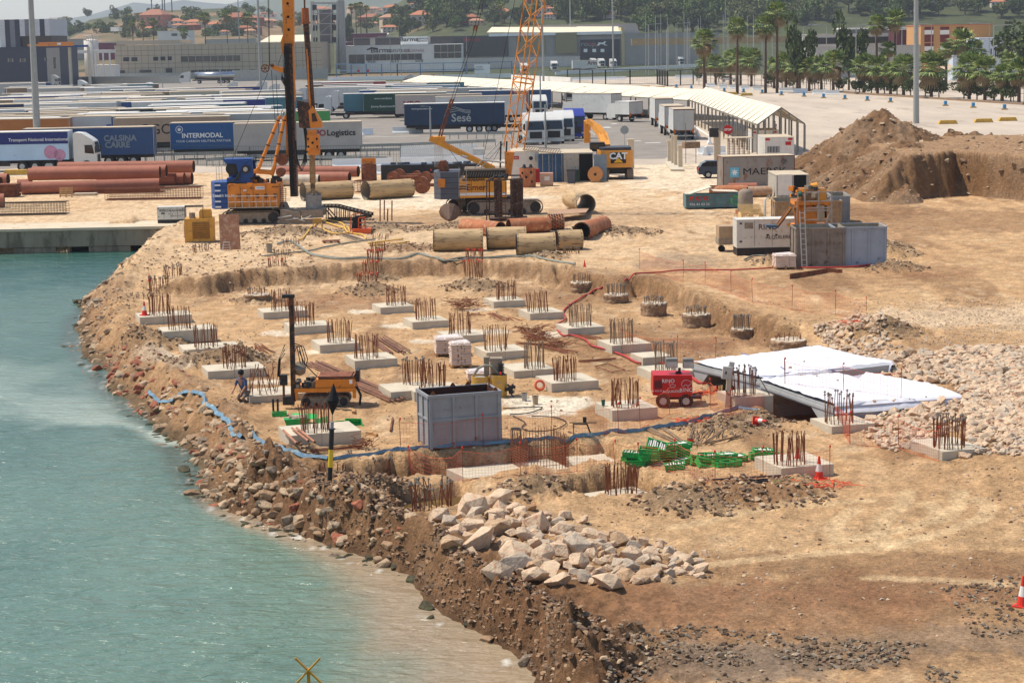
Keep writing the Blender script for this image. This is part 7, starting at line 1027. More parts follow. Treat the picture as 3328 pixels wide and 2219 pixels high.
# ------------------ earth mound on the right
PK=gz(8,1000,620);nx,ny=420,330;Xm=np.linspace(8,62,nx)[None,:].repeat(ny,0);Ym=np.linspace(140,196,ny)[:,None].repeat(nx,1)
xe=lambda t,X,Y,z=ZY:gz(t,X,Y,z);f0=[xe(8,X,Y)for X,Y in((860,760),(1000,735),(1250,720),(1600,690),(1750,660),(2050,690),(2352,720),(2900,740))]
yf=np.interp(Xm[0],[p.x for p in f0],[p.y for p in f0])[None,:];wv=(fbm(Xm*.5,Xm*0,4,4)-.5)*1.6+(fbm(Xm*1.6,Ym*.6,14,3)-.5)*.8
top=3.5*sm((Ym-yf+wv*1.3)/2.3,0,1)*sm(Xm,f0[0].x,f0[2].x+1.5)*(1-sm(Ym,176,181));talus=1.2*np.exp(-((Ym-yf+.5)/1.6)**2)*sm(fbm(Xm*.35,Xm*0+3,5,2),.4,.65)*sm(Xm,f0[1].x,f0[2].x)
def cone_h(t,X,Y,D_,h,sl,sx=1.):c_=vy(t,X,Y,D_);q=np.hypot((Xm-c_.x)/sx,Ym-D_);return np.clip((c_.z-ZY)-q*sl*(1+.25*(fbm(Xm*.2,Ym*.2,int(X),3)-.5)),0,None)
zc=np.maximum.reduce([cone_h(8,1040,-135,171,0,.68,1.15),cone_h(8,850,-45,170,0,.68,1.),cone_h(8,720,80,170,0,.66,1.),cone_h(8,1350,40,172,0,.62,1.5),cone_h(8,1250,150,160,0,.5,1.2)]+[cone_h(8,X,Y,179,0,.8,1.3)for X,Y in((1560,110),(1700,55),(1900,75),(2050,95),(2180,105),(1800,100))]);zm=np.maximum(np.maximum(zc,top),talus);ed=sm(zm,.0,.5)
zm=ZY-.15+zm+ed*(.85*(fbm(Xm*1.1,Ym*1.1,41,5,True)-.5)*np.where((top>3.3)&(zc<3.4),.15,1)+.25*(fbm(Xm*4,Ym*4,42,3)-.5));zm=np.where(ed<=0,ZY-.3,zm)
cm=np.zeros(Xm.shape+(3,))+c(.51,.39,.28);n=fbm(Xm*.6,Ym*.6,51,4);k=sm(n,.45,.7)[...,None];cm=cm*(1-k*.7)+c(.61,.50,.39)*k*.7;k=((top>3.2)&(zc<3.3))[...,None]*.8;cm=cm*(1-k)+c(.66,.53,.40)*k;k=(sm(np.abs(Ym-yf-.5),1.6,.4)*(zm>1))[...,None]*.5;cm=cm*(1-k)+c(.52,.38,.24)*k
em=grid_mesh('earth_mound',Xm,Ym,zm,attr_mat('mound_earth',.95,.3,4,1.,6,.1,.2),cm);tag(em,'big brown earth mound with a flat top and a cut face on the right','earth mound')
hh=zm;rr_n=np.random.RandomState(3);b=MB();co=[[v_.co.copy()for v_ in me.vertices]for me in LO];
for k in range(9000):
 i,j=rr_n.randint(ny),rr_n.randint(nx)
 if hh[i,j]<.75 or(top[i,j]>3.2 and zc[i,j]<3.3 and k%8):continue
 q=rr_n.randint(6);s=.06+.34*rr_n.rand()**2.5;a=Matrix.Rotation(rr_n.rand()*6,3,'Z')*s;o_=Vector((Xm[i,j]+rr_n.rand()*.12,Ym[i,j],hh[i,j]));b.add([o_+a@v_ for v_ in co[q]],[tuple(f.vertices)for f in LO[q].polygons],rr_n.randint(3))
tag(b.build('mound_clods',m_earthc),'loose clods covering the big earth mound','clods',kind='stuff')
# ------------------ lorries
def col(c_,n=None):return mat(n or'paint_%d_%d_%d'%tuple(int(v*100)for v in c_),c_,.5,var=.08,scale=.6,rust=.08,rustc=tuple(v*.85 for v in c_))
Wh=(.80,.79,.76);CAB={};TR={};m_tan=mat('tarp_roof_dusty',(.74,.67,.57),.8,var=.12,scale=.5);m_wr=mat('white_roof',(.86,.84,.80),.6,var=.08)
def cached(key,fn,mats):
 if key not in TR:o=fn().build(key[0],mats);TR[key]=o.data;bpy.data.objects.remove(o)
 return TR[key]
def wheels(root,xs,W=2.5,r=.5):
 me=cached(('wheel',r),lambda:MB().cyl((0,0,0),(0,.3,0),r,n=18),[m_blk]);rim=cached(('rim',r),lambda:MB().cyl((0,-.012,0),(0,.012,0),r*.55,n=14),[m_rail])
 for x in xs:
  for y in(0,W-.3):o=obj('wheel',me,root);o.location=(x,y,r);q=obj('rim',rim,o);q.location=(0,0 if y==0 else .3,0)
def trailer(loc,rz,side,lb,L=13.6,H=4.0,roof=None,front=None,txt=None,z0=1.12,grp='articulated lorries and trailers in the lorry park',name='lorry_trailer',ribs=False,W=2.5,rear=None):
 r_=thing(name,loc,rz,lb,'lorry',grp);ms=side if not isinstance(side,tuple)else col(side)
 obj('cargo_body',cached(('cargo_body',L,H,z0,ms.name,ribs),lambda:(lambda b:([b.bx(.3+.3*k,.42+.3*k,-.03,-.001,z0+.1,H-.15)for k in range(int(L/.3)-1)]if ribs else[b.bx(0,L,-.02,-.001,z0,z0+.12)],b)[1])(MB().bx(0,L,0,W,z0,H-.03)),[ms]),r_)
 obj('roof',cached(('roof',L,H,(roof or m_tan).name),lambda:MB().bx(-.03,L+.03,-.03,W+.03,H-.03,H+.05),[roof or m_tan]),r_)
 obj('end_frame',cached(('end_frame',L,H,z0),lambda:MB().bx(L+.001,L+.04,.0,.1,z0,H-.04).bx(L+.001,L+.04,W-.1,W,z0,H-.04).bx(L+.001,L+.04,W/2-.02,W/2+.02,z0,H-.04).bx(-.04,-.001,0,.1,z0,H-.04),[m_rail]),r_)
 obj('chassis',cached(('chassis',L),lambda:MB().bx(.2,L-.2,.8,1.7,.75,1.08).bx(1.5,L-6,.02,.1,.55,1.05),[m_dark]),r_);wheels(r_,[L-4.8,L-3.5,L-2.2]if L>10 else[1.2,L-1.6]if L>5 else[L*.7])
 if txt:
  for tx in txt:text(tx[0],tx[1],tx[4]if len(tx)>4 else m_txtw,r_,(tx[2],-.035,tx[3]),bold=tx[5]if len(tx)>5 else 0)
 return r_
def cab(loc,rz,c_,lb,H=3.75,L=2.3,grp='lorry cabs in the lorry park',van=False):
 r_=thing('lorry_cab',loc,rz,lb,'lorry',grp);ms=col(c_);k=H/3.75
 pr=[(0,.95),(.5,.5),(2.25,.45),(2.35,.9),(2.33,1.7),(2.12,2.85*k),(1.75,3.15*k),(.9,H-.08),(.15,H),(0,H-.1)]
 obj('cab_body',cached(('cab_body',H,ms.name),lambda:MB().prism(pr,.05,2.45),[ms]),r_);obj('windscreen',cached(('windscreen',H),lambda:MB().add([(2.345,.2,1.75),(2.345,2.3,1.75),(2.155,2.2,2.75*k),(2.155,.3,2.75*k)],[(0,1,2,3)]),[m_glass]),r_)
 for y,s in((.04,-1),(2.46,1)):o=obj('side_window',cached(('side_window',k),lambda:MB().add([(1.15,0,1.75),(2.1,0,1.65),(1.95,0,2.5*k),(1.15,0,2.5*k)],[(0,1,2,3)]),[m_glass]),r_);o.location.y=y;o=obj('mirror',cached(('mirror',),lambda:MB().box((2.3,0,2.1),(.12,.22,.7)),[m_dark]),r_);o.location.y=y+s*.2
 obj('grille',cached(('grille',),lambda:MB().add([(2.36,.5,.75),(2.36,2.0,.75),(2.345,2.0,1.55),(2.345,.5,1.55)],[(0,1,2,3)]),[m_dark]),r_)
 for y in(.12,1.98):o=obj('headlight',cached(('headlight',),lambda:MB().bx(2.33,2.38,0,.4,.65,.85),[m_rail]),r_);o.location.y=y
 obj('bumper',cached(('bumper',ms.name),lambda:MB().bx(1.9,2.4,.03,2.47,.3,.62),[ms]),r_);obj('tractor_chassis',cached(('tractor_chassis',),lambda:MB().bx(-3.7,.3,.75,1.75,.6,.95).bx(-1.8,-.6,.05,.7,.45,.95),[m_dark]),r_);wheels(r_,[1.3,-2.4]);return r_
def at_top(t,X,Y,H=4.0):p=gz(t,X,Y,ZY+H);p.z=ZY+.006;return p
bl1=(.16,.30,.50);nav=(.13,.18,.33);dg_=(.20,.24,.23);grn=(.10,.27,.19);tea=(.28,.46,.50);brn=(.55,.46,.37);org=(.70,.42,.18);LG=(.68,.67,.64);blu=(.13,.19,.48)
TRL=[(1,-120,775,4,LG,1,'grey-white trailer in the farthest row at the left edge'),(1,60,815,5,brn,0,'brown-grey trailer left of the light mast in the far rows'),(1,250,818,3,LG,1,'grey trailer crossing the light mast in the far rows'),(1,500,805,3,blu,1,'dark blue trailer with white name in the far rows'),(1,835,785,2,tea,1,'teal-topped trailer in the far rows'),(1,780,812,3,Wh,1,'white trailer right of the teal-topped one'),(1,1150,830,5,LG,0,'pale trailer with long dusty roof in the far rows'),(1,0,897,4,blu,1,'low blue trailer at the left edge'),(1,100,870,3,LG,1,'grey trailer above the low blue one'),(1,560,868,3,Wh,0,'white trailer below the far blue one'),(1,950,862,4,brn,0,'brown trailer in the middle of the far rows'),(1,780,888,5,dg_,0,'dark grey trailer in front of the brown far one'),(1,1560,850,2,(.72,.69,.60),0,'beige ribbed trailer before the silver tanker'),(1,-150,930,4,brn,0,'brown trailer second row at the left edge'),(1,120,925,3,Wh,1,'white trailer behind the light mast second row'),(1,540,905,3,Wh,0,'white trailer with tan roof in the second row'),(1,895,905,3,Wh,1,'bright roofed trailer in the second row'),(1,1180,905,4,Wh,0,'long white refrigerated trailer with dark rear opening'),(1,1710,912,2,blu,1,'royal blue trailer with white name beside the drilling rig'),(1,2040,880,3,LG,0,'pale trailer just left of the drilling rig mast'),(1,-60,965,3,nav,0,'navy trailer at the left edge below the white ones'),(1,220,965,2,Wh,1,'white refrigerated trailer with green mark and black rear'),(1,640,950,2,dg_,0,'dark green-grey trailer with white letters in the middle'),(1,1210,945,2,Wh,1,'white trailer with green letters and black rear'),(1,-200,1020,5,Wh,1,'white trailer partly behind the light mast third row'),(1,360,1030,6,brn,0,'trailer with very long tan roof in the third row'),(1,1100,1010,8,dg_,0,'dark green ribbed trailer swung outwards'),(1,1530,1022,1,grn,1,'dark green trailer beside the drilling rig'),(1,2025,1045,2,(.30,.60,.30),0,'grey and bright green trailer behind the rig struts'),(1,-160,1068,3,org,0,'orange trailer at the left edge'),(1,118,1062,1,(.15,.24,.33),0,'dark blue trailer with a faint white emblem'),(1,620,1078,1,Wh,0,'white trailer with big blue letters'),(1,-420,1110,2,org,0,'second orange trailer low at the left edge'),(1,1040,1092,1,(.66,.55,.45),0,'tan curtain trailer with dark letters'),(2,500,760,2,LG,1,'grey-white trailer behind the kelly bar'),(2,930,785,3,Wh,1,'white trailer under the near end of the canopy'),(2,1215,793,2,(.55,.62,.68),1,'light blue-grey trailer with small letters'),(2,600,760,2,(.6,.2,.2),1,'thin red-sided trailer in the far middle'),(2,1500,820,2,LG,1,'ribbed grey trailer left of the far red cab'),(2,1960,840,1,(.22,.33,.48),1,'blue ribbed trailer left of the crane boom'),(2,950,835,2,bl1,1,'bright blue trailer behind the green one'),(2,985,865,2,(.07,.25,.20),1,'dark green trailer with white writing'),(2,1280,880,2,(.70,.64,.60),0,'pale trailer with a red mark behind a white cab'),(2,1650,895,2,Wh,0,'white trailer above the dark blue one'),(2,520,810,2,Wh,1,'white ribbed trailer behind the kelly bar')]
NM={3:[('CALSINA',1.1,3.,2.6)],18:[('CALSINA',1.3,3.0,2.4)],22:[('SJL',1.7,3.0,2.3)],23:[('FCD',1.3,2.5,2.0,col((.2,.6,.3)))],31:[('FCD',2.0,6.5,2.2,col((.1,.25,.6)),.05)],33:[('GGONDI',1.7,6.5,2.6,m_txtk)],36:[('YVR Mn',.7,4.5,2.8,m_txtk)],41:[('www.mendistra',.45,3.2,3.2),('Jimmy Butterworth',.5,3.2,1.9)],42:[('XPO',1.4,2.6,2.5,mat('wine_red',(.55,.1,.2)),.03)]}
for j in range(26):TRL.append((1 if j%3 else 2,R.uniform(-150,2100)if j%3 else R.uniform(400,1500),790+11*j if j%3 else 770+4*j,R.uniform(2,6),R.choice([Wh,Wh,LG,brn,blu,dg_,tea]),R.randint(0,1),'lorry trailer squeezed between the others, %s rows'%('far'if j<9 else'middle'if j<18 else'nearer')))
for k,(t,X,Y,yw,sc_,rf,lb)in enumerate(TRL):
 q=at_top(t,X,Y);ya=math.radians(yw*2.2+7 if t==1 and Y<1060 else yw+1);o=trailer(q,ya,sc_,lb,roof=m_wr if rf else m_tan,txt=NM.get(k),ribs=k in(12,26,38,39,44))
 if t==1 and k<34:
  for j in(1,2):q2=q+Vector((-math.sin(ya),math.cos(ya),0))*3.2*j+Vector((R.uniform(-2,2),0,0));trailer(q2,ya,R.choice([Wh,LG,brn,dg_,bl1]),('next'if j==1 else'second')+' trailer behind the '+lb,roof=R.choice([m_wr,m_tan,m_tan]),H=R.choice([3.9,4.0,4.1]))
f=trailer(at_top(5,1560,5),math.radians(2),(.13,.33,.53),'blue curtain trailer with intermodal lettering',txt=[('INTERMODAL',.72,3.5,2.6,m_txtw,.02),('YOUR CARBON NEUTRAL PARTNER',.37,3.6,2.0,m_txtw)]);MB().pipe((1.,-.03,3.3),(1.,-.05,3.3),.4,.06,24).cyl((1.,-.03,3.3),(1.,-.04,3.3),.18,n=12).build('round_emblem',m_txtw,f)
f=trailer(at_top(5,2145,12),math.radians(2),(.66,.635,.60),'long pale grey curtain trailer behind the drilling rig with black lettering',txt=[('XPO',.9,8.95,2.85,MATS['wine_red'],.02),('Logistics',.9,11.5,2.85,m_txtk,.02)])
f=trailer(at_top(5,210,60),math.radians(3),(.12,.25,.42),'dark blue curtain trailer with grey name behind the white lorry',txt=[('CALSINA',.85,10.1,2.85,mat('grey_letter',(.45,.50,.54)),.03),('CARRÉ',.85,9.8,2.15,MATS['grey_letter'],.03)])
f=trailer(at_top(5,-610,100),math.radians(1),(.66,.76,.84),'white and blue lorry trailer with map graphics at the left edge',roof=m_wr);MB().bx(0,13.6,-.02,-.003,2.75,3.95).build('blue_band',mat('band_blue',(.13,.18,.42)),f);text('Transport National International',.46,m_txtw,f,(10.6,-.04,3.2));b=MB();b.cyl((11.8,-.02,1.9),(11.8,-.01,1.9),.7,n=16).cyl((12.7,-.02,1.6),(12.7,-.01,1.6),.6,n=14);b.build('pink_graphic',mat('pink_graphic',(.72,.52,.62)),f)
pc_=at_top(5,-610,100);cab(pc_+Matrix.Rotation(math.radians(1),3,'Z')@Vector((14.1,0,0)),math.radians(1),Wh,'white cab of the lorry with map graphics',3.85)
f=trailer(at_top(2,1360,960),math.radians(1),(.11,.20,.30),'dark navy trailer with pale swoosh and lettering right of centre',roof=m_wr,txt=[('www.gruposese.com',.33,2.4,3.35,m_txtw),('Sesé',1.5,7.7,2.0,mat('pale_letter',(.68,.68,.66)),.02)]);b=MB();[b.tube([(6+.1*k,-.03,3.3-.25*k),(6.9+.2*k,-.03,3.5-.25*k),(8+.2*k,-.03,3.1-.2*k),(9,-.03,3.0-.15*k)],.04,4)for k in range(3)];b.build('swoosh',MATS['pale_letter'],f)
R_=math.radians
def cabl(t,X,Y,yaw,c_,lb,H=3.75):
 p=gz(t,X,Y);a=R_(yaw);off=Matrix.Rotation(a,3,'Z')@Vector((2.35,.05 if math.cos(a)>=0 else 2.45,0));q=p-off;q.z=ZY+.006;cab(q,a,c_,lb,H)
for a in((6,1150,0-80,180,Wh,'white cab facing left before the pale trailer with the red mark'),(2,640,1030,178,Wh,'white cab facing left with dark visor in front of the blue trailers'),(2,355,985,178,Wh,'white cab between mast and kelly bar'),(2,110,930,178,Wh,'white cab left of the mast'),(2,0,900,178,Wh,'second white cab left of the mast'),(1,2080,905,178,Wh,'white cab at the blue trailer left of the rig'),(1,1430,905,-8,Wh,'white sloping cab roof in the middle of the lorry rows'),(1,1210,890+30,-8,Wh,'another white cab roof in the middle rows'),(1,800,870,-5,Wh,'white cab in the far left rows'),(6,2120,85,180,(.13,.16,.18),'black cab in front of the navy trailer'),(2,560,1100,180,Wh,'white low cab right of the kelly bar'),(2,1850,870,182,(.42,.1,.14),'dark red cab far behind the crane'),(2,1560,830,182,(.16,.16,.17),'dark box-like cab roof near the canopy'),(2,1360,815,182,LG,'grey cab near the canopy'),(1,540,770+30,-5,LG,'grey cab in the far left rows'),(7,175+120,195,-88,Wh,'white lorry facing the viewer with black grille and visor'),(7,50+80,205,-80,Wh,'white cab behind the crane boom foot'),(7,500,150,-84,(.16,.22,.55),'blue cab facing the viewer'),(7,395,175,-86,Wh,'white cab between the front white one and the blue one'),(3,190,1100,-82,Wh,'white cab farther back behind the front white one'),(3,590,1075,-84,Wh,'white cab in front of the white box lorry'),(3,40,960,-86,Wh,'white cab right behind the boom'),(3,240,960,-86,Wh,'white cab in the row under the canopy, left'),(3,480,930,-86,LG,'grey cab in the row under the canopy, right')):cabl(*a)
tb=[(7,-10,-10,88,(.62,.42,.38),'reddish box behind the white cabs'),(7,480,-60,92,Wh,'tan-roofed box body behind the blue cab')]
for t,X,Y,yw,cc,lb in tb:p=gz(t,X,Y-60);trailer(Vector((p.x+3*(X>100)+3,p.y,ZY+.006)),R_(yw),cc,lb,L=8,H=3.9,grp='box lorries')
def boxl(t,X,Y,yw,L,H,lb,cc=Wh,txt=None,dx=0,wide=2.5):
 p=gz(t,X,Y);p.z=ZY+.006;f=trailer(p,R_(yw),cc,lb,L=L,H=H,roof=m_tan if H>3.5 else m_wr,grp='box lorries',name='box_lorry',txt=txt,ribs=False);q=f
 for y0 in(.02,):MB().bx(-.06,-.04,.04,1.22,1.2,H-.1).build('rear_door',col((.74,.72,.68)),q);MB().bx(-.06,-.04,1.28,2.46,1.2,H-.1).build('rear_door',col((.74,.72,.68)),q)
 b=MB();b.bx(-.07,-.03,-.02,.04,1.1,H).bx(-.07,-.03,2.46,2.52,1.1,H).bx(-.07,-.03,.04,2.46,H-.1,H).bx(-.07,-.03,.04,2.46,1.08,1.18);b.build('door_frame',mat('brown_red',(.42,.22,.18)),q);[MB().bx(-.1,-.03,y,y+.18,.85,1.35).build('tail_light',mat('tail_amber',(.85,.42,.1)),q)for y in(.05,2.27)];MB().bx(-.08,-.02,.2,2.3,.45,.6).build('bumper',m_rail,q);MB().prism([(L+.1,.6),(L+2.1,.5),(L+2.2,1.3),(L+1.9,2.6),(L+.1,2.8)],.1,2.4).build('cab',col(Wh),q);return f
boxl(7,1455,160,90,7,3.7,'white box lorry nearest the canopy, seen square from behind',dx=1);boxl(7,1375,118,91,7.5,3.7,'middle one of three white box lorries beside the canopy');boxl(7,1290,40,91,8,3.9,'farthest one of three white box lorries beside the canopy')
for o in[o for o in C.objects if o.name.startswith('box_lorry')and o.parent is None]:
 if abs(o.rotation_euler.z-R_(90))<.1:o.location.x+=2.9
boxl(3,1005,1100,140,7.5,4.0,'big white box lorry with grooved side standing across');boxl(3,1200,1120,125,3.4,3.0,'small white box van in front of the big box lorry')
p=gz(1,1650,775);ta=thing('tanker_lorry',p,0,'white lorry with shining silver tank along the far fence','lorry');MB().cyl((4.8,1.25,2.5),(17.6,1.25,2.5),1.15,n=26).build('silver_tank',mat('polished_steel',(.70,.70,.70),.25,1.,var=.1,stretch=(.2,1,6)),ta,True);wheels(ta,[6.2,12.5,13.9,15.3]);MB().bx(4,17,.8,1.7,.9,1.3).build('chassis',m_dark,ta);pr=[(0,.5),(3.2,.5),(3.3,3.2),(2.9,3.9),(.9,3.5),(.15,2.8),(0,1.8)];MB().prism(pr,0,2.4).build('cab',col(Wh),ta);MB().add([(.2,-.02,1.9),(1.4,-.02,1.9),(1.4,-.02,2.8),(.45,-.02,2.7)],[(0,1,2,3)]).build('side_window',m_glass,ta)
for t,X,Y,yw,lb,nm in((1,250,765,5,'white and dark green trailer below the striped building','SJL'),(1,540,735,3,'white trailer right of the one with the dog emblem',None),(3,1010,600,3,'grey trailer parked by the far warehouse',None),(3,1400,560,3,'long white trailer at the far right of the warehouse',None)):p=gz(t,X,Y);trailer(p,R_(yw),dg_ if nm else Wh,lb,L=9 if nm else 7,txt=[(nm,2,6.2,2.6)]if nm else None,grp='far parked lorries')
p=gz(3,560,660);bx_=trailer(p,R_(8),Wh,'white box lorry with brown name by the far warehouse',L=9,grp='far parked lorries',txt=[('Arin',2.0,7.2,3.0,mat('brown_red2',(.45,.15,.12)),.04)])
for k,(X,Y)in enumerate(((740,620),(810,625),(915,630),(1180,610),(1250,600),(1440,590),(1540,605),(1690,600),(90,680),(365,655),(1310,560))):cabl(3,X,Y,-60-5*(k%5),Wh if k!=5 else LG,'white lorry cab in the far row by the warehouse, %s from the left'%['third','fourth','fifth','sixth','seventh','ninth','tenth','last','first','second','eighth'][k])
def car(t,X,Y,yw,c_,lb):
 r_=thing('parked_car',gz(t,X,Y),R_(yw),lb,'car','parked cars');ms=col(c_);pr=[(.05,.35),(4.5,.35),(4.55,.75),(4.35,.95),(3.2,1.08),(0.1,1.05),(0,.7)];MB().prism(pr,0,1.75).build('body',ms,r_);MB().prism([(.15,1.04),(3.25,1.06),(2.5,1.45),(.75,1.5),(.35,1.35)],.1,1.65).build('glasshouse',m_glass,r_);MB().prism([(.6,1.44),(2.6,1.42),(2.3,1.5),(.8,1.53)],.14,1.61).build('roof',ms,r_);MB().bar((1.35,.08,1.05),(1.4,.1,1.47),.08,.03).bar((2.2,.08,1.05),(2.2,.1,1.47),.08,.03).build('pillar',ms,r_);wheels(r_,[.85,3.6],1.75,.33);[MB().bx(-.02,.1,y,y+.3,.75,.95).build('tail_light',m_lr,r_)for y in(0,1.45)];return r_
car(7,1715,512,0,(.20,.24,.28),'dark grey estate car partly behind the shipping container');[car(t,X,Y,0,c_,lb)for t,X,Y,c_,lb in((1,1540,715,Wh,'white car behind the far barrier'),(3,620,670,Wh,'white car before the far white box lorry'),(3,690,665,(.6,.7,.65),'pale green car beside it'),(3,1380,580,Wh,'white car between the far lorries'),(3,1920,755,Wh,'white car under the palms'))]
# ------------------ canopy of the checkpoint
m_can=mat('canopy_white',(.87,.81,.70),.7,var=.06,scale=.2);m_post=mat('post_grey',(.52,.49,.44),.7)
def canopy(A,B,w_,he,hr,n,lb,gable=True,deep=True,sag=.35):
 ax=(B-A);L=ax.length;r_=thing('canopy',A,math.atan2(ax.y,ax.x),lb,'canopy','white canopies');b=MB();st_=L/n
 for k in range(n):
  for s,(y0,z0,y1,z1)in enumerate(((0,he,w_/2,hr),(w_/2,hr,w_,he))):
   for j in range(4):
    x0,x1=st_*(k+j/4),st_*(k+(j+1)/4);g0,g1=sag*(1-abs(j/2-1)),sag*(1-abs((j+1)/2-1));b.add([(x0,y0,z0-g0*.3),(x1,y0,z0-g1*.3),(x1,y1,z1+g1*.0-.0*g1),(x0,y1,z1),(x0,y0,z0-g0*.3-.06),(x1,y0,z0-g1*.3-.06),(x1,y1,z1-.06),(x0,y1,z1-.06)],[(0,1,2,3),(7,6,5,4),(0,4,5,1)])
 b.build('fabric_roof',m_can,r_);b=MB()
 for k in range(n+1):
  for y in(.05,w_-.05):MB().bx(k*st_-.09,k*st_+.09,y-.09,y+.09,0,he).build('post',m_post,r_)
  b.bar((k*st_,0,he),(k*st_,w_/2,hr-.08),.1,.14);b.bar((k*st_,w_/2,hr-.08),(k*st_,w_,he),.1,.14)
 b.bar((0,0,he),(L,0,he),.1,.14);b.build('rafters',m_post,r_)
 if gable:b=MB();[b.bx(L-.08,L+.08,w_*k/6-.08,w_*k/6+.08,0,he+(hr-he)*(1-abs(k/3-1))-.1)for k in range(7)];b.build('gable_posts',m_post,r_)
A=gz(3,1625,918,ZY+3.2);B=gz(3,2255,1148,ZY+3.2);C2=gz(4,338,1140,ZY+3.2);A.z=B.z=ZY;dB=(B-A);nB=Vector((-dB.y,dB.x,0)).normalized();canopy(A,B,abs((C2-B).dot(nB)),3.2,5.0,17,'striped pale canopy running towards the viewer beside the concrete yard')
A2=gz(2,1330,745,ZY+3.2);A2 .z=ZY;B2=gz(3,1610,912,ZY+3.2);B2 .z=ZY;canopy(A2,B2,10,3.0,4.4,22,'long white scalloped canopy behind the lorries',False)
def netwall(pts,h,m,lb,step=1.,nm='fence',cat='fence',rails=(0,.5,1.),th=.06,grp=None,close=None):
 P=[gz(*q)for q in pts];r_=thing(nm,P[0],0,lb,cat,grp);b=MB();c2=MB()
 for k in range(len(P)-1):
  a,d=P[k]-P[0],P[k+1]-P[0];L=(d-a).length;n=max(1,int(L/step));[b.bar(a.lerp(d,j/n),a.lerp(d,j/n)+Vector((0,0,h)),th)for j in range(n+1)]
  [c2 .bar(a+Vector((0,0,h*f+.02)),d+Vector((0,0,h*f+.02)),th*.6)for f in rails]
  if close:[c2 .bar(a.lerp(d,(j+.5)/(n*close)),a.lerp(d,(j+.5)/(n*close))+Vector((0,0,h)),.02)for j in range(n*close)]
 b.build('posts',m,r_);c2 .build('rails'if not close else'mesh',m,r_)
m_gal=mat('galvanised',(.62,.62,.60),.4,.5,var=.15)
def grail(pts,lb,z=.55):P=[gz(*q)for q in pts];r_=thing('guard_rail',P[0],0,lb,'guard rail','galvanised guard rails');b=MB();[b.bar(P[k]-P[0]+Vector((0,0,z+.15)),P[k+1]-P[0]+Vector((0,0,z+.15)),.1,.34)for k in range(len(P)-1)];b.build('beam',m_gal,r_);b=MB();[b.bar(P[k].lerp(P[k+1],j/8)-P[0],P[k].lerp(P[k+1],j/8)-P[0]+Vector((0,0,z+.2)),.1)for k in range(len(P)-1)for j in range(9)];b.build('posts',m_gal,r_)
grail([(5,890,365),(5,1600,345),(5,2352,325),(6,500,320),(6,1330,300)],'bright guard rail in front of the lorry park');grail([(5,880,320),(5,1500,300),(6,0,290),(6,1330,255),(6,2200,215)],'dull guard rail just behind the bright one');grail([(6,1200,385),(6,0,365),(5,1900,400)],'short guard rail nearest the stores');grail([(6,1700,150),(6,2350,140)],'guard rail under the navy trailer')
netwall([(5,-200,400),(5,900,360),(5,2300,395),(6,600,395),(6,1330,380)],2.0,mat('fence_green',(.20,.27,.22),.7),'thin dark mesh fence between quay and lorry park',3.2,th=.05,close=14)
netwall([(6,1330,345),(6,2030,320)],1.5,m_txtw,'white picket fence behind the crane',.22,rails=(.3,.8),th=.1)
def barrier(t,X,Y,L,rz,lb,m=m_txtw,h=.9,grp='concrete barriers',w_=.6):r_=thing('barrier',gz(t,X,Y),rz,lb,'barrier',grp);MB().add([(x,y*w_,z*h)for x in(0,L)for y,z in((-.5,0),(.5,0),(.5,.12),(.2,.45),(.14,1),(-.14,1),(-.2,.45),(-.5,.12))],[tuple(range(7,-1,-1)),tuple(range(8,16))]+[(k,(k+1)%8,(k+1)%8+8,k+8)for k in range(8)]).build('block',m,r_)
for k,a in enumerate(((6,705,415,6,0),(6,1095,475,3,0),(6,1330,400,4.2,0),(6,1550,400,3,0),(6,1790,385,3.5,0),(6,1255,97,4.2,0),(6,975,112,1.5,.3),(7,1705,295,3,.1),(7,1700,140,1.2,1.4),(7,1775,300,2,1.4),(7,1820,200,2.5,1.5),(3,1790,800,2,0),(3,1900,812,2,0),(3,2000,817,2,0),(3,2100,823,2,0),(3,2210,830,2,0),(4,100,845,3,0),(4,235,855,3,0),(4,410,867,3,0),(4,520,872,3,0),(3,550,740,16,0),(3,1500,720,9,0))):barrier(*a,'white barrier %s'%['long, behind the pipes','short, right of the brown pipes','left of the picket fence foot','under the picket fence','right of the picket fence foot','beside the navy trailer','small and tilted by the pale trailer','at the gate with mesh on it','upright, farthest at the gate','pale, in the gate row','last of the gate row','first under the palms','second under the palms','third under the palms','fourth under the palms','fifth under the palms','by the fence of palms, first','by the fence of palms, second','by the fence of palms, third','by the fence of palms, fourth','very long, before the warehouse','long, right of the rail gate'][k])
m_bb=mat('marker_blue',(.22,.52,.70),.5);m_by=mat('marker_yellow_base',(.76,.60,.25),.8)
for k,(t,X,Y)in enumerate(((3,1510,810),(3,1648,820),(3,1795,832),(3,1950,845),(3,2127,852),(3,2298,862),(4,123,878),(4,330,890),(4,510,903),(4,706,915),(4,912,928),(4,1125,943),(4,1630,975),(4,1885,992),(4,2172,1010))):r_=thing('lane_marker',gz(t,X,Y),0,'blue drum on a yellow base, number %d along the line before the palms'%(k+1),'marker','blue lane markers');MB().box((0,0,.1),(.95,.5,.2)).build('base',m_by,r_);MB().cyl((0,0,.2),(0,0,.85),.28,n=14).build('drum',m_bb,r_)
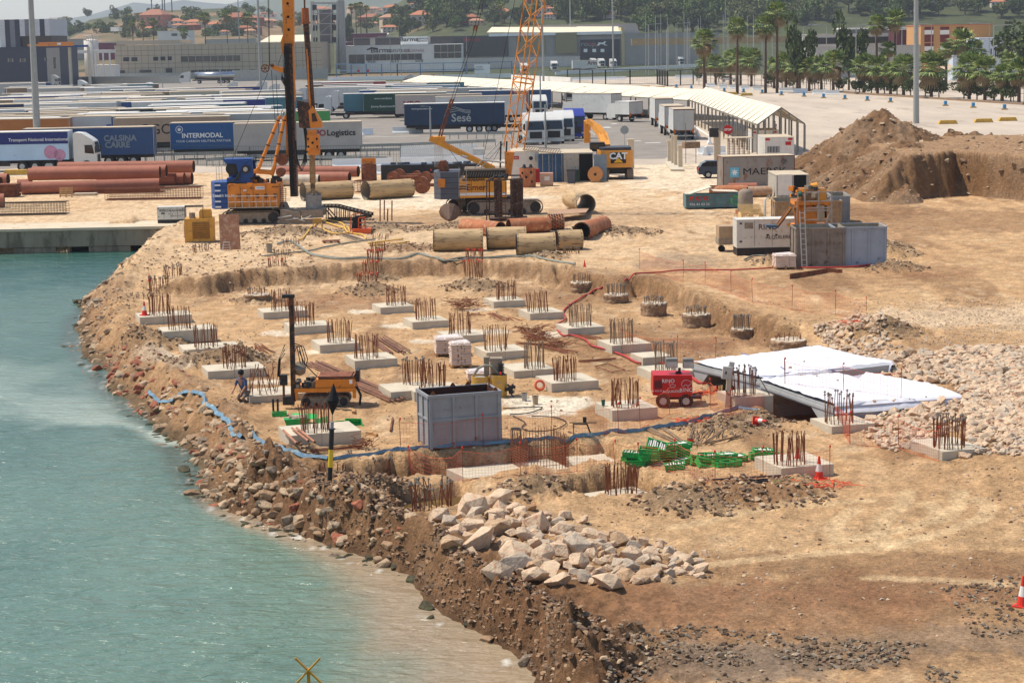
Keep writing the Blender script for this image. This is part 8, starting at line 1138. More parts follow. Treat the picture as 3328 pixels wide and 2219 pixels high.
for k,(t,X,Y)in enumerate(((4,1650,1140),(4,1978,1125),(4,2200,1112),(3,1225,808),(3,1360,815),(3,2015,870),(3,2155,880),(5,155,475))):b=MB();p=gz(t,X,Y);b.prism([(-1.3,0),(1.3,0),(1.05,.5),(-1.05,.5)],-.5,.5);o=b.build('yellow_block',m_by);o.location=p;tag(o,'yellow-edged concrete block, %s'%['left of three on the open concrete','middle of three on the open concrete','right of three on the open concrete','first by the sliding gate','second by the sliding gate','before the drums','beside the small cones','left of the brown pipes'][k],'block','yellow-edged blocks')
# ------------------ far land
amp_x=[-900,100,330,550,820,900,1250,1500,2000,3400,4600];amp_z=[4,6,30,36,38,28,30,62,72,78,78]
def far_h(x,y):u=1664+x/np.maximum(y,1)*FPX;a=np.interp(u,amp_x,amp_z);return ZY-.3+a*sm(y,800,1450)*(1+.25*(fbm(x*.006,y*.006,3,3)-.5))
yy=np.geomspace(620,1700,120)[:,None].repeat(260,1);xx=np.linspace(-.42,.42,260)[None,:]*yy;zz=far_h(xx,yy);zz[-1]-=80;n=fbm(xx*.02,yy*.012,4,5)[...,None];fc_=c(.50,.41,.30)*(1-sm(n,.38,.55))+c(.30,.31,.20)*sm(n,.38,.55);rt=sm(1664+xx/yy*FPX,1300,1500)[...,None];fc_=fc_*(1-rt)+c(.27,.29,.18)*rt
tag(grid_mesh('hills',xx,yy,zz,attr_mat('hill_scrub',.95,.35,.12,0.,1),fc_),kind='structure')
def gf(t,X,Y):
 d=ray(t,X,Y);k0=640/d.y
 for j in range(400):
  k=k0+j*3;q=Vector((0,0,CAMZ))+d*k
  if q.z<float(far_h(q.x,q.y)):return q
 return Vector((0,0,CAMZ))+d*k
def ridge(pts,D_,dp,m,lb,rough=1.):
 P=[vy(t,X,Y,D_)for t,X,Y in pts];nx,ny=220,40;X=np.linspace(P[0].x,P[-1].x,nx)[None,:].repeat(ny,0);V_=np.linspace(-1,1,ny)[:,None].repeat(nx,1);H_=np.interp(X,[p.x for p in P],[p.z for p in P]);Z=H_*(1-np.abs(V_)**1.3)*1.0+rough*(fbm(X*6/D_*3,V_*3,7,4)-.5)*np.clip(1-np.abs(V_),0,1)*H_*.35-5;o=grid_mesh('mountain_ridge',X,D_+V_*dp,Z,m);tag(o,kind='structure');o.name='hills'
mb1=mat('mountain_scrub',(.34,.37,.30),.95,var=.25,scale=.004);ridge([(1,-900,260),(1,560,170),(1,900,115),(1,1250,12),(1,1450,38),(1,1700,-8),(1,2100,25),(2,60,-40),(2,900,-120),(3,2000,-150)],7600,1500,mb1,'x',.4);ridge([(1,1900,200),(1,2200,90),(2,0,20),(2,300,-60),(2,900,-110),(3,0,-130),(4,2352,-200)],3600,700,mb1,'x',.8)
def leaf_mesh(nm,seed,n,rx,rz,blobs,m,s0=.35,s1=.8):
 rr=np.random.RandomState(seed);V=[];F=[];MI=[];B=[(rr.randn(3)*np.array([rx*.42,rx*.42,rz*.36]),rr.uniform(.35,.6))for _ in range(blobs)]
 for k in range(n):
  c0,q=B[rr.randint(blobs)];d=rr.randn(3);d/=np.linalg.norm(d);p_=c0+d*q*np.array([rx,rx,rz])*rr.uniform(.7,1.05);a=rr.randn(3);a/=np.linalg.norm(a);b_=np.cross(a,rr.randn(3));b_/=np.linalg.norm(b_);s=rr.uniform(s0,s1);o=len(V);V+=[tuple(p_+a*s),tuple(p_+b_*s*.7),tuple(p_-a*s),tuple(p_-b_*s*.7)];F.append((o,o+1,o+2,o+3));MI.append(rr.randint(3))
 me=bpy.data.meshes.new(nm);me.from_pydata(V,[],F);[me.materials.append(x)for x in m];me.polygons.foreach_set('material_index',MI);me.update();return me
def lf(nm,c0):return[mat(nm+str(k),tuple(min(1,v*f)for v in c0),.9,var=.2,scale=.5,spec=.1)for k,f in enumerate((.82,1.,1.22))]
LFS=[lf('leaf_dark',(.33,.37,.23)),lf('leaf_mid',(.41,.46,.27)),lf('leaf_olive',(.46,.47,.31)),lf('leaf_light',(.45,.51,.26))]
tm=mat('trunk_bark',(.36,.28,.21),.95);trunk_me=cached(('trunk',1),lambda:MB().cyl((0,0,-1),(0,0,4.5),.35,.2,n=7).cyl((0,0,3),(1.6,.3,6.5),.18,.08,n=5).cyl((0,0,3.2),(-1.5,-.4,6.2),.18,.08,n=5),[tm])
TRE=[(['dark rounded','mid green','olive','light green'][i],leaf_mesh('crown',40+5*i+j,1100,4.3,3.4+j,7+2*j,LFS[i],.22,.6))for i in range(4)for j in range(2)]
def tree(p,s,k,lb,grp='trees on the wooded hillside',nm='tree',tr=True,zo=5.5):r_=thing(nm,p,R.uniform(0,6),lb,'tree'if tr else'bush',grp);r_.scale=(s,s,s*R.uniform(.85,1.2));o=obj('crown',TRE[k][1],r_);o.location.z=zo;(obj('trunk',trunk_me,r_)if tr else None);return r_
def wood(t,x0,x1,y0,y1,n,s0,s1,where,ks=(0,1,2,3,4,5)):
 for j in range(n):X=R.uniform(x0,x1);Y=y0+(y1-y0)*(j+.5)/n;k=R.choice(ks);s=R.uniform(s0,s1);q=gf(t,X,Y);tree(q,s,k,'%s %s tree %s'%('tall'if s>1.25 else'mid-sized',TRE[k][0],where))
wood(2,1380,2100,-10,240,30,1.1,1.7,'behind the white villas left of the crane boom',(0,1,2));wood(2,850,1500,150,320,16,.6,1.,'between the villas behind the customs agency');wood(3,480,1250,-10,210,46,.9,1.5,'above the big warehouse',(0,1,2,3,4));wood(3,1150,2352,-10,330,62,.9,1.5,'on the slope behind the marina masts');wood(4,-20,1400,-10,240,50,.9,1.5,'on the slope above the long white building');wood(4,1350,2352,-10,180,26,.9,1.4,'on the slope above the orange building');wood(2,2100,2352,20,260,10,.8,1.2,'beside the crane boom');wood(2,1280,1900,200,300,18,.7,1.1,'just above the agency roof');wood(1,2050,2352,120,200,5,.6,.9,'behind the brown villa');wood(2,20,480,100,330,12,.5,.9,'among the houses behind the drilling rig');wood(3,0,480,90,240,9,.8,1.2,'between houses right of the boom')
for k in range(85):X=R.uniform(600,2330);Y=R.uniform(120,350);q=gf(1,X,Y);s=R.uniform(.5,1.25);tree(q,s,R.choice((0,1,2,4)),'round scrub bush on the dry hill %s'%('left of the pink villa'if X<1250 else'near the radio mast'if X<1700 else'above the white villas'),'scrub bushes on the dry hill','bush',False,1.6)
for X,Y,s in((2340,520,1.6),(2160,330,1.2),(2330,350,1.7)):q=vy(4,X,Y,470 if Y>500 else 560);q.z=ZY;tree(q,s,1,'big dark tree at the right edge beside the white house, %s'%('front'if Y>500 else'rear'),'big trees at the right edge')
for X,s in((290,1.35),(745,1.4)):q=vy(4,X,500,440);q.z=ZY;r_=tree(q,s,1,'dark narrow tree rising from the palm row, %s one'%('left'if X<500 else'right'),'dark trees in the palm row');r_.scale.x*=.55;r_.scale.y*=.55;r_.scale.z*=1.25
for t,X,Y,h in((2,850,290,14),(2,1340,200,13),(3,510,200,17)):q=vy(t,X,Y,1000);q.z=float(far_h(q.x,1000.));r_=tree(q,h/9,0,'tall dark conifer %s'%{850:'beside the lattice tower',1340:'left of the woods',510:'above the warehouse roof'}[X],'conifers');r_.scale.x*=.5;r_.scale.y*=.5;r_.scale.z*=1.5
tree(gz(2,1940,610),.9,1,'dark climbing bush against the customs agency wall',None)
def palm_mesh(seed,n,L,skirt):
 rr=random.Random(seed);b=MB()
 for k in range(n+skirt):
  dead=k>=n;a=rr.uniform(0,6.28);e=rr.uniform(-.45,1.45)if not dead else rr.uniform(-1.35,-.3);l=L*(rr.uniform(.75,1.)if not dead else rr.uniform(.5,.85));st_=Vector((math.cos(a)*math.cos(e),math.sin(a)*math.cos(e),math.sin(e)));h=st_*l*.45;up=Vector((0,0,1))if abs(st_.z)<.9 else Vector((1,0,0));s_=st_.cross(up).normalized();b.bar((0,0,0),h,.05,.03,2 if dead else 1)
  for j in range(9):
   f=(j-4)/4*1.2;d=(st_*math.cos(f)+s_*math.sin(f)).normalized()*l*.5*(1-.15*abs(f));q=(s_*math.cos(f)-st_*math.sin(f))*.12;t_=h+d+Vector((0,0,-.16*l*(1.3 if dead else .7)));m_=h+d*.55;b.add([h,m_-q,t_,m_+q],[(0,1,2,3)],2 if dead else rr.choice((0,0,1,3)))
 o=b.build('crown',[mat('palm_green',(.47,.55,.27),.8,var=.2),mat('palm_yellowgreen',(.62,.63,.36),.8),mat('palm_dead',(.58,.49,.34),.9),mat('palm_dark',(.28,.36,.18),.8)]);me=o.data;bpy.data.objects.remove(o);return me
PM=[palm_mesh(1,62,3.2,40),palm_mesh(2,62,3.2,44),palm_mesh(3,40,2.3,12)];pt=cached(('ptrunk',),lambda:MB().cyl((0,0,0),(0,0,1),.42,.26,n=9),[mat('palm_trunk',(.36,.27,.20),.95,var=.3)])
def palm(p,h,k,s,lb,grp='fan palms in the row'):r_=thing('palm_tree',p,R.uniform(0,6),lb,'palm',grp);o=obj('crown',PM[k],r_);o.location.z=h;o.scale=(s,)*3;q=obj('trunk',pt,r_);q.scale=(.8 if k<2 else .6,.8 if k<2 else .6,h)
NUM='first second third fourth fifth sixth seventh eighth ninth tenth eleventh twelfth 13th 14th 15th 16th 17th 18th 19th 20th'.split()
for k,(t,X,Y,h,s)in enumerate(((3,1780,770,5.5,1.),(3,1870,780,5.2,1.),(3,2010,785,6,1.),(3,2100,790,6.5,1.1),(3,2200,795,6,1.1),(4,55,815,5.0,.9),(4,165,825,5.4,1.1),(4,270,830,5,1.),(4,378,840,5.2,.95),(4,490,845,5.2,1.05),(4,600,850,5.8,1.25),(4,880,865,5.4,1.2),(4,1005,870,5.2,1.05),(4,1125,880,4.6,.9),(4,1245,885,5.2,1.1),(4,1500,905,5.4,1.2),(4,1848,925,5.5,1.15),(4,1993,932,5.4,.95),(4,2150,942,4.6,.8),(4,2305,948,5.2,1.1))):palm(gz(t,X,Y),h,k%2,s*R.uniform(1.05,1.32),'%s fan palm from the left in the row beyond the concrete yard'%NUM[k])
for t,X,Yt,Yb,s,lb in((3,1765,390,720,1.3,'stocky palm at the head of the row'),(3,2070,260,600,1.1,'tall palm above the first row palms'),(3,2330,250,600,1.2,'tall slender palm behind the row near the marina'),(4,85,130,640,1.2,'tall palm left of the long white building'),(4,1000,230,520,1.,'tall palm before the long white building'),(4,1170,190,520,1.1,'second tall palm before the long white building'),(4,1100,460,640,.9,'small palm before the grey wall'),(4,1640,470,780,.9,'slim palm before the orange building'),(4,1780,390,600,1.4,'broad palm on the terrace of the orange building'),(4,1900,480,760,1.2,'palm at the corner of the white house'),(4,2215,560,800,.9,'dry half-bare palm by the white house'),(1,1215,215,350,.7,'slim palm left of the pink villa'),(1,1310,225,350,.7,'slim palm before the pink villa'),(1,1405,205,340,.8,'slim palm right of the pink villa'),(1,1690,310,370,.9,'low palm by the white villa'),(1,1880,170,320,1.1,'pair of palms above the white villas'),(1,2080,150,300,1.1,'tall palms by the brown villa'),(1,2270,170,320,1.2,'broad palm group at the brown villa'),(2,875,65,300,.6,'tall slim palm behind the lattice tower'),(2,915,60,300,.6,'second slim palm behind the lattice tower'),(2,957,50,300,.6,'third slim palm behind the lattice tower'),(2,1015,80,300,.6,'fourth slim palm behind the lattice tower'),(2,2250,50,240,.7,'slim palm behind the white house beside the boom')):
 D_=430 if t>2 else 900;a=vy(t,X,Yt,D_);e=vy(t,X,Yb,D_);q=Vector((a.x,D_,ZY));palm(q,a.z-ZY,2 if t<3 else 0,s*(1.6 if t<3 else 1.),lb,'tall palms')
for k,(t,X,Y)in enumerate(((3,1700,745),(3,1900,760),(4,30,800),(4,130,810),(4,230,815),(4,430,820),(4,650,840),(4,840,865),(4,950,868),(4,1070,870),(4,1185,880),(4,1310,890),(4,1445,900),(4,1570,905),(4,1800,920),(4,1920,925),(4,2080,935),(4,2230,945))):r_=tree(gz(t,X,Y),.42,k%2,'small round clipped tree number %d from the left between the palms'%(k+1),'small clipped trees between the palms',zo=5.6)
# ------------------ buildings
m_win=mat('window_glass',(.12,.14,.16),.12,var=.3,scale=.3,spec=.8)
def bld(nm,t,X0,X1,Yt,D_,dp,m,lb,wins=(),Yb=None,roofm=None,cat='building',extra=0,grp=None):
 a=vy(t,X0,Yt,D_);e=vy(t,X1,Yt,D_);zt=(a.z+e.z)/2;zb=ZY if Yb is None else vy(t,X0,Yb,D_).z;p=Vector((a.x,D_,zb));r_=thing(nm,p,0,lb,cat,grp);W=e.x-a.x;MB().bx(0,W,0,dp,0,zt-zb).build('wall',m,r_);MB().bx(-.15,W+.15,-.15,dp+.15,zt-zb,zt-zb+.25).build('roof',roofm or m,r_)
 for q in wins:
  tt,x0,y0,x1,y1=q[:5];u,v_=vy(tt,x0,y0,D_),vy(tt,x1,y1,D_);wm=q[5]if len(q)>5 else m_win;f_=MB().bx(u.x-p.x,v_.x-p.x,-.10,-.002,v_.z-zb,u.z-zb).build('window'if len(q)<6 else q[6],wm,r_)
  if len(q)<6:n=max(1,int(abs(v_.x-u.x)/2.6));b=MB();[b.bx(u.x-p.x+(v_.x-u.x)*k/n-.07,u.x-p.x+(v_.x-u.x)*k/n+.07,-.14,-.101,v_.z-zb,u.z-zb)for k in range(n+1)];b.build('frame',m_rail,f_)
 return r_,p
m_bg=mat('beige_panels',(.73,.66,.56),.8,var=.05,scale=.1);m_wt=mat('render_white',(.88,.86,.82),.85,var=.06,scale=.2);m_gyb=mat('cladding_grey',(.60,.58,.55),.7,var=.08,scale=.2)
r_,p=bld('office_building',1,1050,2950,410,760,40,m_bg,'long beige panelled office building behind the lorries',[(1,1130,530,1190,565),(1,1205,530,1265,565),(1,1405,525,1457,560),(1,1472,523,1523,558),(1,1538,521,1582,556),(1,1660,520,2210,562),(1,1075,648,1150,675),(1,1280,645,1395,668),(1,1755,645,2210,675),(1,2290,640,2350,675),(1,1520,630,1588,690)])
K=PL(1,p);b=MB();[b.bx(K(X,0).x-.06,K(X,0).x+.06,-.03,-.004,0,K(X,415).z)for X in range(1090,2940,62)];[b.bx(.1,K(2940,0).x,-.035,-.0045,K(2000,Y).z-.06,K(2000,Y).z+.06)for Y in(455,500,575,615)];b.build('panel_joints',mat('joint_brown',(.42,.38,.33)),r_);MB().bx(K(1050,0).x,K(1640,0).x,.01,30,K(1300,412).z,K(1300,375).z).build('upper_storey',m_bg,r_);b=MB();[b.box(K(X,428,8),(9,3,.3),0,rx=.4)for X in range(1700,2500,110)];b.build('solar_panels',m_gal,r_);b=MB();[b.bar(K(X,440,1),K(X,415,1),.12)for X in range(1620,1800,22)];b.bar(K(1620,418,1),K(1800,418,1),.1);b.bar(K(1620,418,1),K(2900,405,1),.08);b.build('roof_railing',m_rail,r_)
r_,p=bld('terminal_building',1,-60,525,440,640,30,mat('navy_cladding',(.17,.19,.26),.6,var=.1),'dark blue building with a striped upper hall at the left edge',[(1,75,538,120,572),(1,185,538,232,572),(1,412,530,438,562),(1,485,530,520,630)]);K=PL(1,p)
for k in range(10):X=-20+46*k;MB().bx(K(X,0).x,K(X+46,0).x,.5,26,K(200,438 if k<4 else 335).z,K(200,180).z).build('striped_panel',[mat('stripe_white',(.76,.76,.76)),mat('stripe_dark',(.20,.21,.26)),mat('stripe_grey',(.45,.45,.47))][(0,1,2,1,0,2,1,0,1,0)[k]],r_)
MB().bx(K(160,0).x,K(435,0).x,3,26,K(200,440).z,K(200,335).z).build('recess',mat('recess_brown',(.36,.32,.30)),r_);MB().bx(K(400,0).x,K(522,0).x,-.05,-.003,0,K(450,442).z).build('grey_bay',m_gyb,r_)
p=vy(1,300,420,630);cz=thing('gantry_crane',(p.x,630,ZY),0,'orange overhead crane beam above the dark blue building','crane');K=PL(1,Vector((p.x,630,ZY)));MB().bx(K(330,0).x,K(650,0).x,0,1.5,K(400,428).z,K(400,390).z).build('orange_beam',m_yel,cz);MB().bx(K(250,0).x,K(440,0).x,-3,-1,K(300,428).z,K(300,408).z).build('trolley',m_yel,cz);MB().bx(K(400,0).x,K(775,0).x,2,3,K(600,438).z,K(600,418).z).build('runway_beam',m_mblue,cz);[MB().bx(K(X-10,0).x,K(X+10,0).x,2,3,0,K(600,438).z).build('concrete_column',m_fc,cz)for X in(597,775)];MB().bx(K(505,0).x,K(540,0).x,-.05,-.003,K(500,415).z,K(500,397).z).build('white_sign',m_txtw,cz)
m_tk=mat('tank_white',(.82,.78,.73),.7,var=.05,rust=.06,rustc=(.6,.45,.38))
for X0,X1,Yt,D_,lb,col_ in((438,588,205,900,'big white storage tank behind the striped building',1),(755,888,375,760,'white tank with a railed top left of the beige building',1)):a,e=vy(1,X0,Yt,D_),vy(1,X1,Yt,D_);r=(e.x-a.x)/2;t_=thing('storage_tank',((a.x+e.x)/2,D_+r,ZY),0,lb,'storage tank','white storage tanks');H=a.z-ZY;MB().lathe([(r,0),(r,H),(r*.5,H+r*.18),(.1,H+r*.22)],n=36).build('shell',m_tk,t_,True);b=MB();[b.cyl((r*math.cos(q),r*math.sin(q),H),(r*math.cos(q),r*math.sin(q),H+1.8),.1,n=4)for q in[k*.35 for k in range(18)]];[b.tube([(r*math.cos(q),r*math.sin(q),H+h_)for q in[k*.35 for k in range(19)]],.08,4)for h_ in(1.,1.8)];b.build('top_railing',m_rail,t_)
r_,p=bld('canopy_shed',1,615,990,470,700,14,m_wt,'white pump shelter on thin columns beside the white tank',Yb=495);K=PL(1,p);[MB().bx(K(X-6,0).x,K(X+6,0).x,0,.8,ZY-p.z,-.01).build('column',m_wt,r_)for X in(625,680,850,920,980)]
bld('low_building',1,850,1050,605,720,10,m_wt,'low white annex left of the beige building');bld('low_building',1,890,1045,395,980,30,mat('wine_wall',(.45,.16,.25)),'wine red hall with white roof behind the tanks',roofm=m_wt);bld('low_building',1,600,760,365,1000,30,m_gyb,'grey hall between the two white tanks')
bld('white_house',1,1445,1740,290,930,15,m_wt,'flat white house with one dark window on the hill foot',[(1,1575,310,1630,332)]);bld('container_house',1,1015,1090,255,1000,8,m_wt,'small white cabin on the dry hill',Yb=290)
p=vy(2,640,600,790);lt_=thing('lattice_tower',(vy(2,500,600,790).x,790,ZY),0,'grey steel stair tower with mesh sides beside the beige building','tower');K=PL(2,Vector((lt_.location.x,790,ZY)));mt_=mat('tower_mesh',(.40,.38,.38),.8);b=MB()
for X in(510,545,570,690,745):[b.bar(K(X,640,dy),K(X,15 if X in(510,745)else 90,dy),.7 if X in(510,745)else .25)for dy in(0,9)]
for Y in(30,125,220,320,400):[b.bar(K(505,Y,dy),K(745,Y,dy),.6 if Y<100 else .25)for dy in(0,9)]
for Y in(125,220,320):b.bar(K(570,Y,0),K(690,Y-90,0),.15)
b.build('steel_frame',m_gal,lt_);MB().bx(K(572,0).x,K(688,0).x,2,6,K(600,400).z,K(600,92).z).build('mesh_core',mt_,lt_);MB().bx(K(752,0).x,K(795,0).x,-.5,9,0,K(770,5).z).build('concrete_blade',mat('blade_grey',(.58,.57,.55)),lt_);[MB().bx(K(X,0).x,K(X+32,0).x,1,6,K(600,Y+50).z,K(600,Y).z).build('dark_landing',m_dark,lt_)for X in(512,694)for Y in(45,140,235,345)]
r_,p=bld('customs_agency',2,805,1890,420,800,30,m_wt,'white customs agency building with dark lettering and a strip of windows',[(2,853,505,1000,588),(2,1008,503,1525,550),(2,1635,415,1888,478),(2,1635,488,1888,533)]);K=PL(2,p)
text('Barma',2.7,m_txtk,r_,(K(1137,0).x,-.1,K(1137,465).z),ext=.05,sx=1.2,bold=.02);text('AGENTE DE',1.6,mat('grey_text',(.35,.35,.36)),r_,(K(1293,0).x,-.1,K(1290,470).z),ext=.05,sx=1.1);text('ADUANAS',1.6,mat('pink_text',(.68,.5,.55)),r_,(K(1437,0).x,-.1,K(1430,468).z),ext=.05,sx=1.1);text('956          635          508',1.7,MATS['grey_text'],r_,(K(1265,0).x,-.1,K(1265,565).z),ext=.05,sx=1.3);b=MB();[b.tube([K(1020+15*k,462-4*k,-.1),K(1060,440+4*k,-.1),K(1120,450+6*k,-.1)],.25,4)for k in range(2)];b.build('swoosh',m_txtk,r_)
MB().bx(K(875,0).x,K(1570,0).x,4,28,K(1200,422).z,K(1200,345).z).build('upper_storey',m_gyb,r_);[MB().bx(K(a,0).x,K(e,0).x,3.8,3.99,K(1200,415).z,K(1200,352).z).build('upper_window',mat('shutter_grey',(.27,.26,.26)),r_)for a,e in((882,1030),(1080,1310),(1590,1800))];MB().bx(K(1312,0).x,K(1568,0).x,3.2,3.7,K(1400,412).z,K(1400,338).z).build('sign_board',m_txtw,r_);text('Barma',2.4,m_txtk,r_,(K(1393,0).x,3.1,K(1393,366).z),ext=.05,sx=1.2,bold=.02);text('AGENTE DE\nADUANAS',.9,MATS['grey_text'],r_,(K(1515,0).x,3.1,K(1515,370).z),ext=.05)
r_,p=bld('warehouse',2,1570,4250,325,840,90,m_gyb,'long grey warehouse with pale gabled roofs behind the canopy');K2=PL(2,p);K=PL(3,p);b=MB();hz_=K(500,300).z
for X0,X1,yr,ye in((-232,1010,245,300),(590,1010,240,330)):b.add([K(X0,ye,-.6),K(X1,ye,-.6),K(X1+20,yr,45),K(X0+40,yr,45),K(X1+90,ye,90),K(X0,ye,90)],[(0,1,2,3),(3,2,4,5),(1,4,2)])
b.build('pitched_roof',mat('roof_cream',(.86,.80,.68),.7,var=.04),r_);MB().bx(K(-220,0).x,K(1010,0).x,-.9,-.62,K(500,325).z,K(500,298).z).build('eaves',m_txtw,r_)
mt2=mat('cladding_olive',(.56,.52,.38),.7,stretch=(6,1,.2),var=.12);MB().bx(K(395,0).x,K(590,0).x,-1.2,-.9,K(500,492).z,K(500,302).z).build('olive_panel',mt2,r_);MB().bx(K(40,0).x,K(300,0).x,-.4,-.1,K(100,500).z,K(100,308).z).build('olive_panel',mt2,r_);MB().bx(K2(1600,0).x,K(-40,0).x,-.5,-.1,K2(1800,525).z,K2(1800,335).z).build('dark_glazing',mat('glazing',(.26,.25,.25),.4),r_);MB().bx(K2(1570,0).x,K(620,0).x,-.55,-.1,0,K2(2000,535).z).build('pale_plinth',mat('plinth',(.80,.77,.72)),r_);MB().bx(K(622,0).x,K(985,0).x,-1.0,-.6,0,K(800,365).z).build('charcoal_bay',mat('charcoal',(.23,.22,.23),.7),r_);MB().bx(K(1000,0).x,K(1030,0).x,-.5,20,0,K(1010,255).z).build('cream_corner',mat('cream_corner',(.74,.68,.50)),r_)
text('Group',2.7,mat('text_grey',(.6,.6,.6)),r_,(K(668,0).x,-1.1,K(668,408).z),ext=.05,sx=1.2);text('Barma',2.2,mat('red_text',(.75,.12,.15)),r_,(K2(1975,0).x,-.6,K2(1975,368).z),ext=.05,sx=1.3);b=MB();b.prism([(K(X,0).x,K(X,Y).z)for X,Y in((758,432),(778,415),(790,392),(830,395),(846,380),(862,388),(845,398),(850,412),(876,420),(846,420),(838,410),(805,408),(790,425),(765,428))],-1.15,-1.05);b.build('running_dog',m_txtw,r_);MB().bar(K(700,398,-1.1),K(790,425,-1.1),.1,.35).build('red_line',MATS['red_text'],r_);[MB().bx(K(X,0).x,K(X+34,0).x,-1.1,-1.01,K(X,482).z,K(X,452).z).build('window',m_txtw,r_)for X in(652,732,808)]
r_,p=bld('warehouse',3,250,1132,230,930,60,mat('hall_grey',(.58,.565,.55),.8),'tall grey hall behind the pale roofed warehouse',[(3,1035,425,1092,495)]);MB().add([PL(3,p)(1132,215),PL(3,p)(1168,285,0),PL(3,p)(1170,500,0),PL(3,p)(1132,500)]+[v_+Vector((0,60,0))for v_ in(PL(3,p)(1132,215),PL(3,p)(1168,285),PL(3,p)(1170,500),PL(3,p)(1132,500))],[(0,1,2,3),(4,5,1,0),(5,6,2,1)]).build('sloping_end',m_gyb,r_)
r_,p=bld('low_building',2,800,1180,310,1000,30,MATS['wine_wall'],'red-based hall with a pale roof left of the customs agency',roofm=m_wt);K=PL(2,p);MB().add([K(800,390,-1),K(1180,390,-1),K(1200,305,20),K(840,305,20)],[(0,1,2,3)]).build('pitched_roof',MATS['roof_cream'],r_);r_,p=bld('low_building',2,10,500,390,900,30,m_wt,'hall with a pale pitched roof behind the mast',roofm=m_wt);K=PL(2,p);MB().add([K(10,400,-1),K(500,400,-1),K(480,320,20),K(90,325,20)],[(0,1,2,3)]).build('pitched_roof',MATS['roof_cream'],r_);bld('low_building',1,1880,2352,365,900,25,m_gal,'flat grey roofed hall on the left behind the beige building')
r_,p=bld('port_building',4,365,1190,318,620,18,mat('port_wall',(.72,.70,.66),.8),'long white port building with flat upper storey',[(4,420,350,1180,395,m_dark,'dark_band')]);K=PL(4,p);MB().bx(K(690,0).x,K(1290,0).x,2,16,K(900,318).z,K(900,262).z).build('upper_storey',mat('port_glass',(.45,.45,.42),.4),r_);MB().bx(K(680,0).x,K(1295,0).x,1,17,K(900,270).z,K(900,255).z).build('upper_roof',m_wt,r_)
bld('wall',4,440,1400,430,560,1,mat('grey_wall',(.66,.64,.61)),'long pale wall behind the palms',cat='wall');bld('wine_house',4,1188,1340,275,600,14,mat('wine_dark',(.32,.12,.15)),'small wine red building left of the orange one',roofm=m_wt);bld('low_building',4,950,1410,545,520,12,m_gal,'flat pale roof behind the palm row')
m_or=mat('orange_render',(.74,.55,.34),.85,var=.06);m_rp=mat('red_panel',(.42,.10,.09),.7);pp=[]
for X0,X1 in((1438,1520),(1582,1664),(1730,1795)):
 for Y0 in(250,400):pp+=[(4,X0,Y0,X1,Y0+28,m_rp,'red_panel'),(4,X0,Y0+28,X1,Y0+70,m_wt,'shutter'),(4,X0,Y0+70,X1,Y0+138,m_rp,'red_panel')]
bld('apartment_building',4,1405,2060,235,560,20,m_or,'orange building with dark red window panels on the right',pp,roofm=mat('tile_roof',(.72,.42,.30)));bld('white_house',4,1942,2290,357,500,14,mat('house_white_blue',(.76,.79,.82),.85),'white modern house with a teal window at the right',[(4,2118,450,2245,535),(4,2045,450,2053,530,m_dark,'slot'),(4,2085,450,2093,530,m_dark,'slot')]);bld('terrace_building',4,1700,1850,520,505,10,MATS['house_white_blue'],'low white wing with a terrace beside the white house');sheetv([vy(4,1555,605,480),vy(4,1660,660,470),vy(4,1700,600,480),vy(4,1620,590,492)],'shade_sail',mat('sail',(.74,.64,.52)),'tan shade sail before the orange building','shade sail')
HM={}
def house(t,X,Y,w_,h_,kc,lb):
 q=gf(t,X,Y);s=w_/2.827/(FPX/q.y)/12;key=kc
 if key not in HM:
  wm=mat('villa_wall%d'%kc,[(.80,.77,.72),(.72,.48,.40),(.76,.66,.54),(.58,.36,.27)][kc],.9,var=.05);rm=mat('villa_roof%d'%kc,[(.70,.45,.32),(.62,.42,.33),(.70,.52,.40),(.60,.38,.28)][kc],.9,var=.15)
  HM[key]=(cached(('villa_wall',kc),lambda:MB().bx(-6,6,0,9,-3,5.5).bx(3,6,-2.5,.0,-3,3),[wm]),cached(('villa_roof',kc),lambda:MB().add([(-6.6,-.6,5.5),(6.6,-.6,5.5),(6.6,9.6,5.5),(-6.6,9.6,5.5),(-2.6,4.5,7.8),(2.6,4.5,7.8)],[(0,1,5,4),(1,2,5),(2,3,4,5),(3,0,4),(3,2,1,0)]).bx(2.8,6.2,-2.8,-.61,3,3.3),[rm]),cached(('villa_window',),lambda:MB().bx(-.6,.6,-.06,-.002,0,1.5),[m_win]))
 r_=thing('villa',q,R.uniform(-.35,.35),lb,'house','villas on the hillside');r_.scale=(s,s,s*h_);obj('wall',HM[key][0],r_);obj('roof',HM[key][1],r_)
 for x,z in((-4.5,3),(-1.5,3),(1.5,3),(4.5,3.4),(-4.5,0),(-1.5,0),(1.2,0)):o=obj('window',HM[key][2],r_);o.location=(x,0,z)
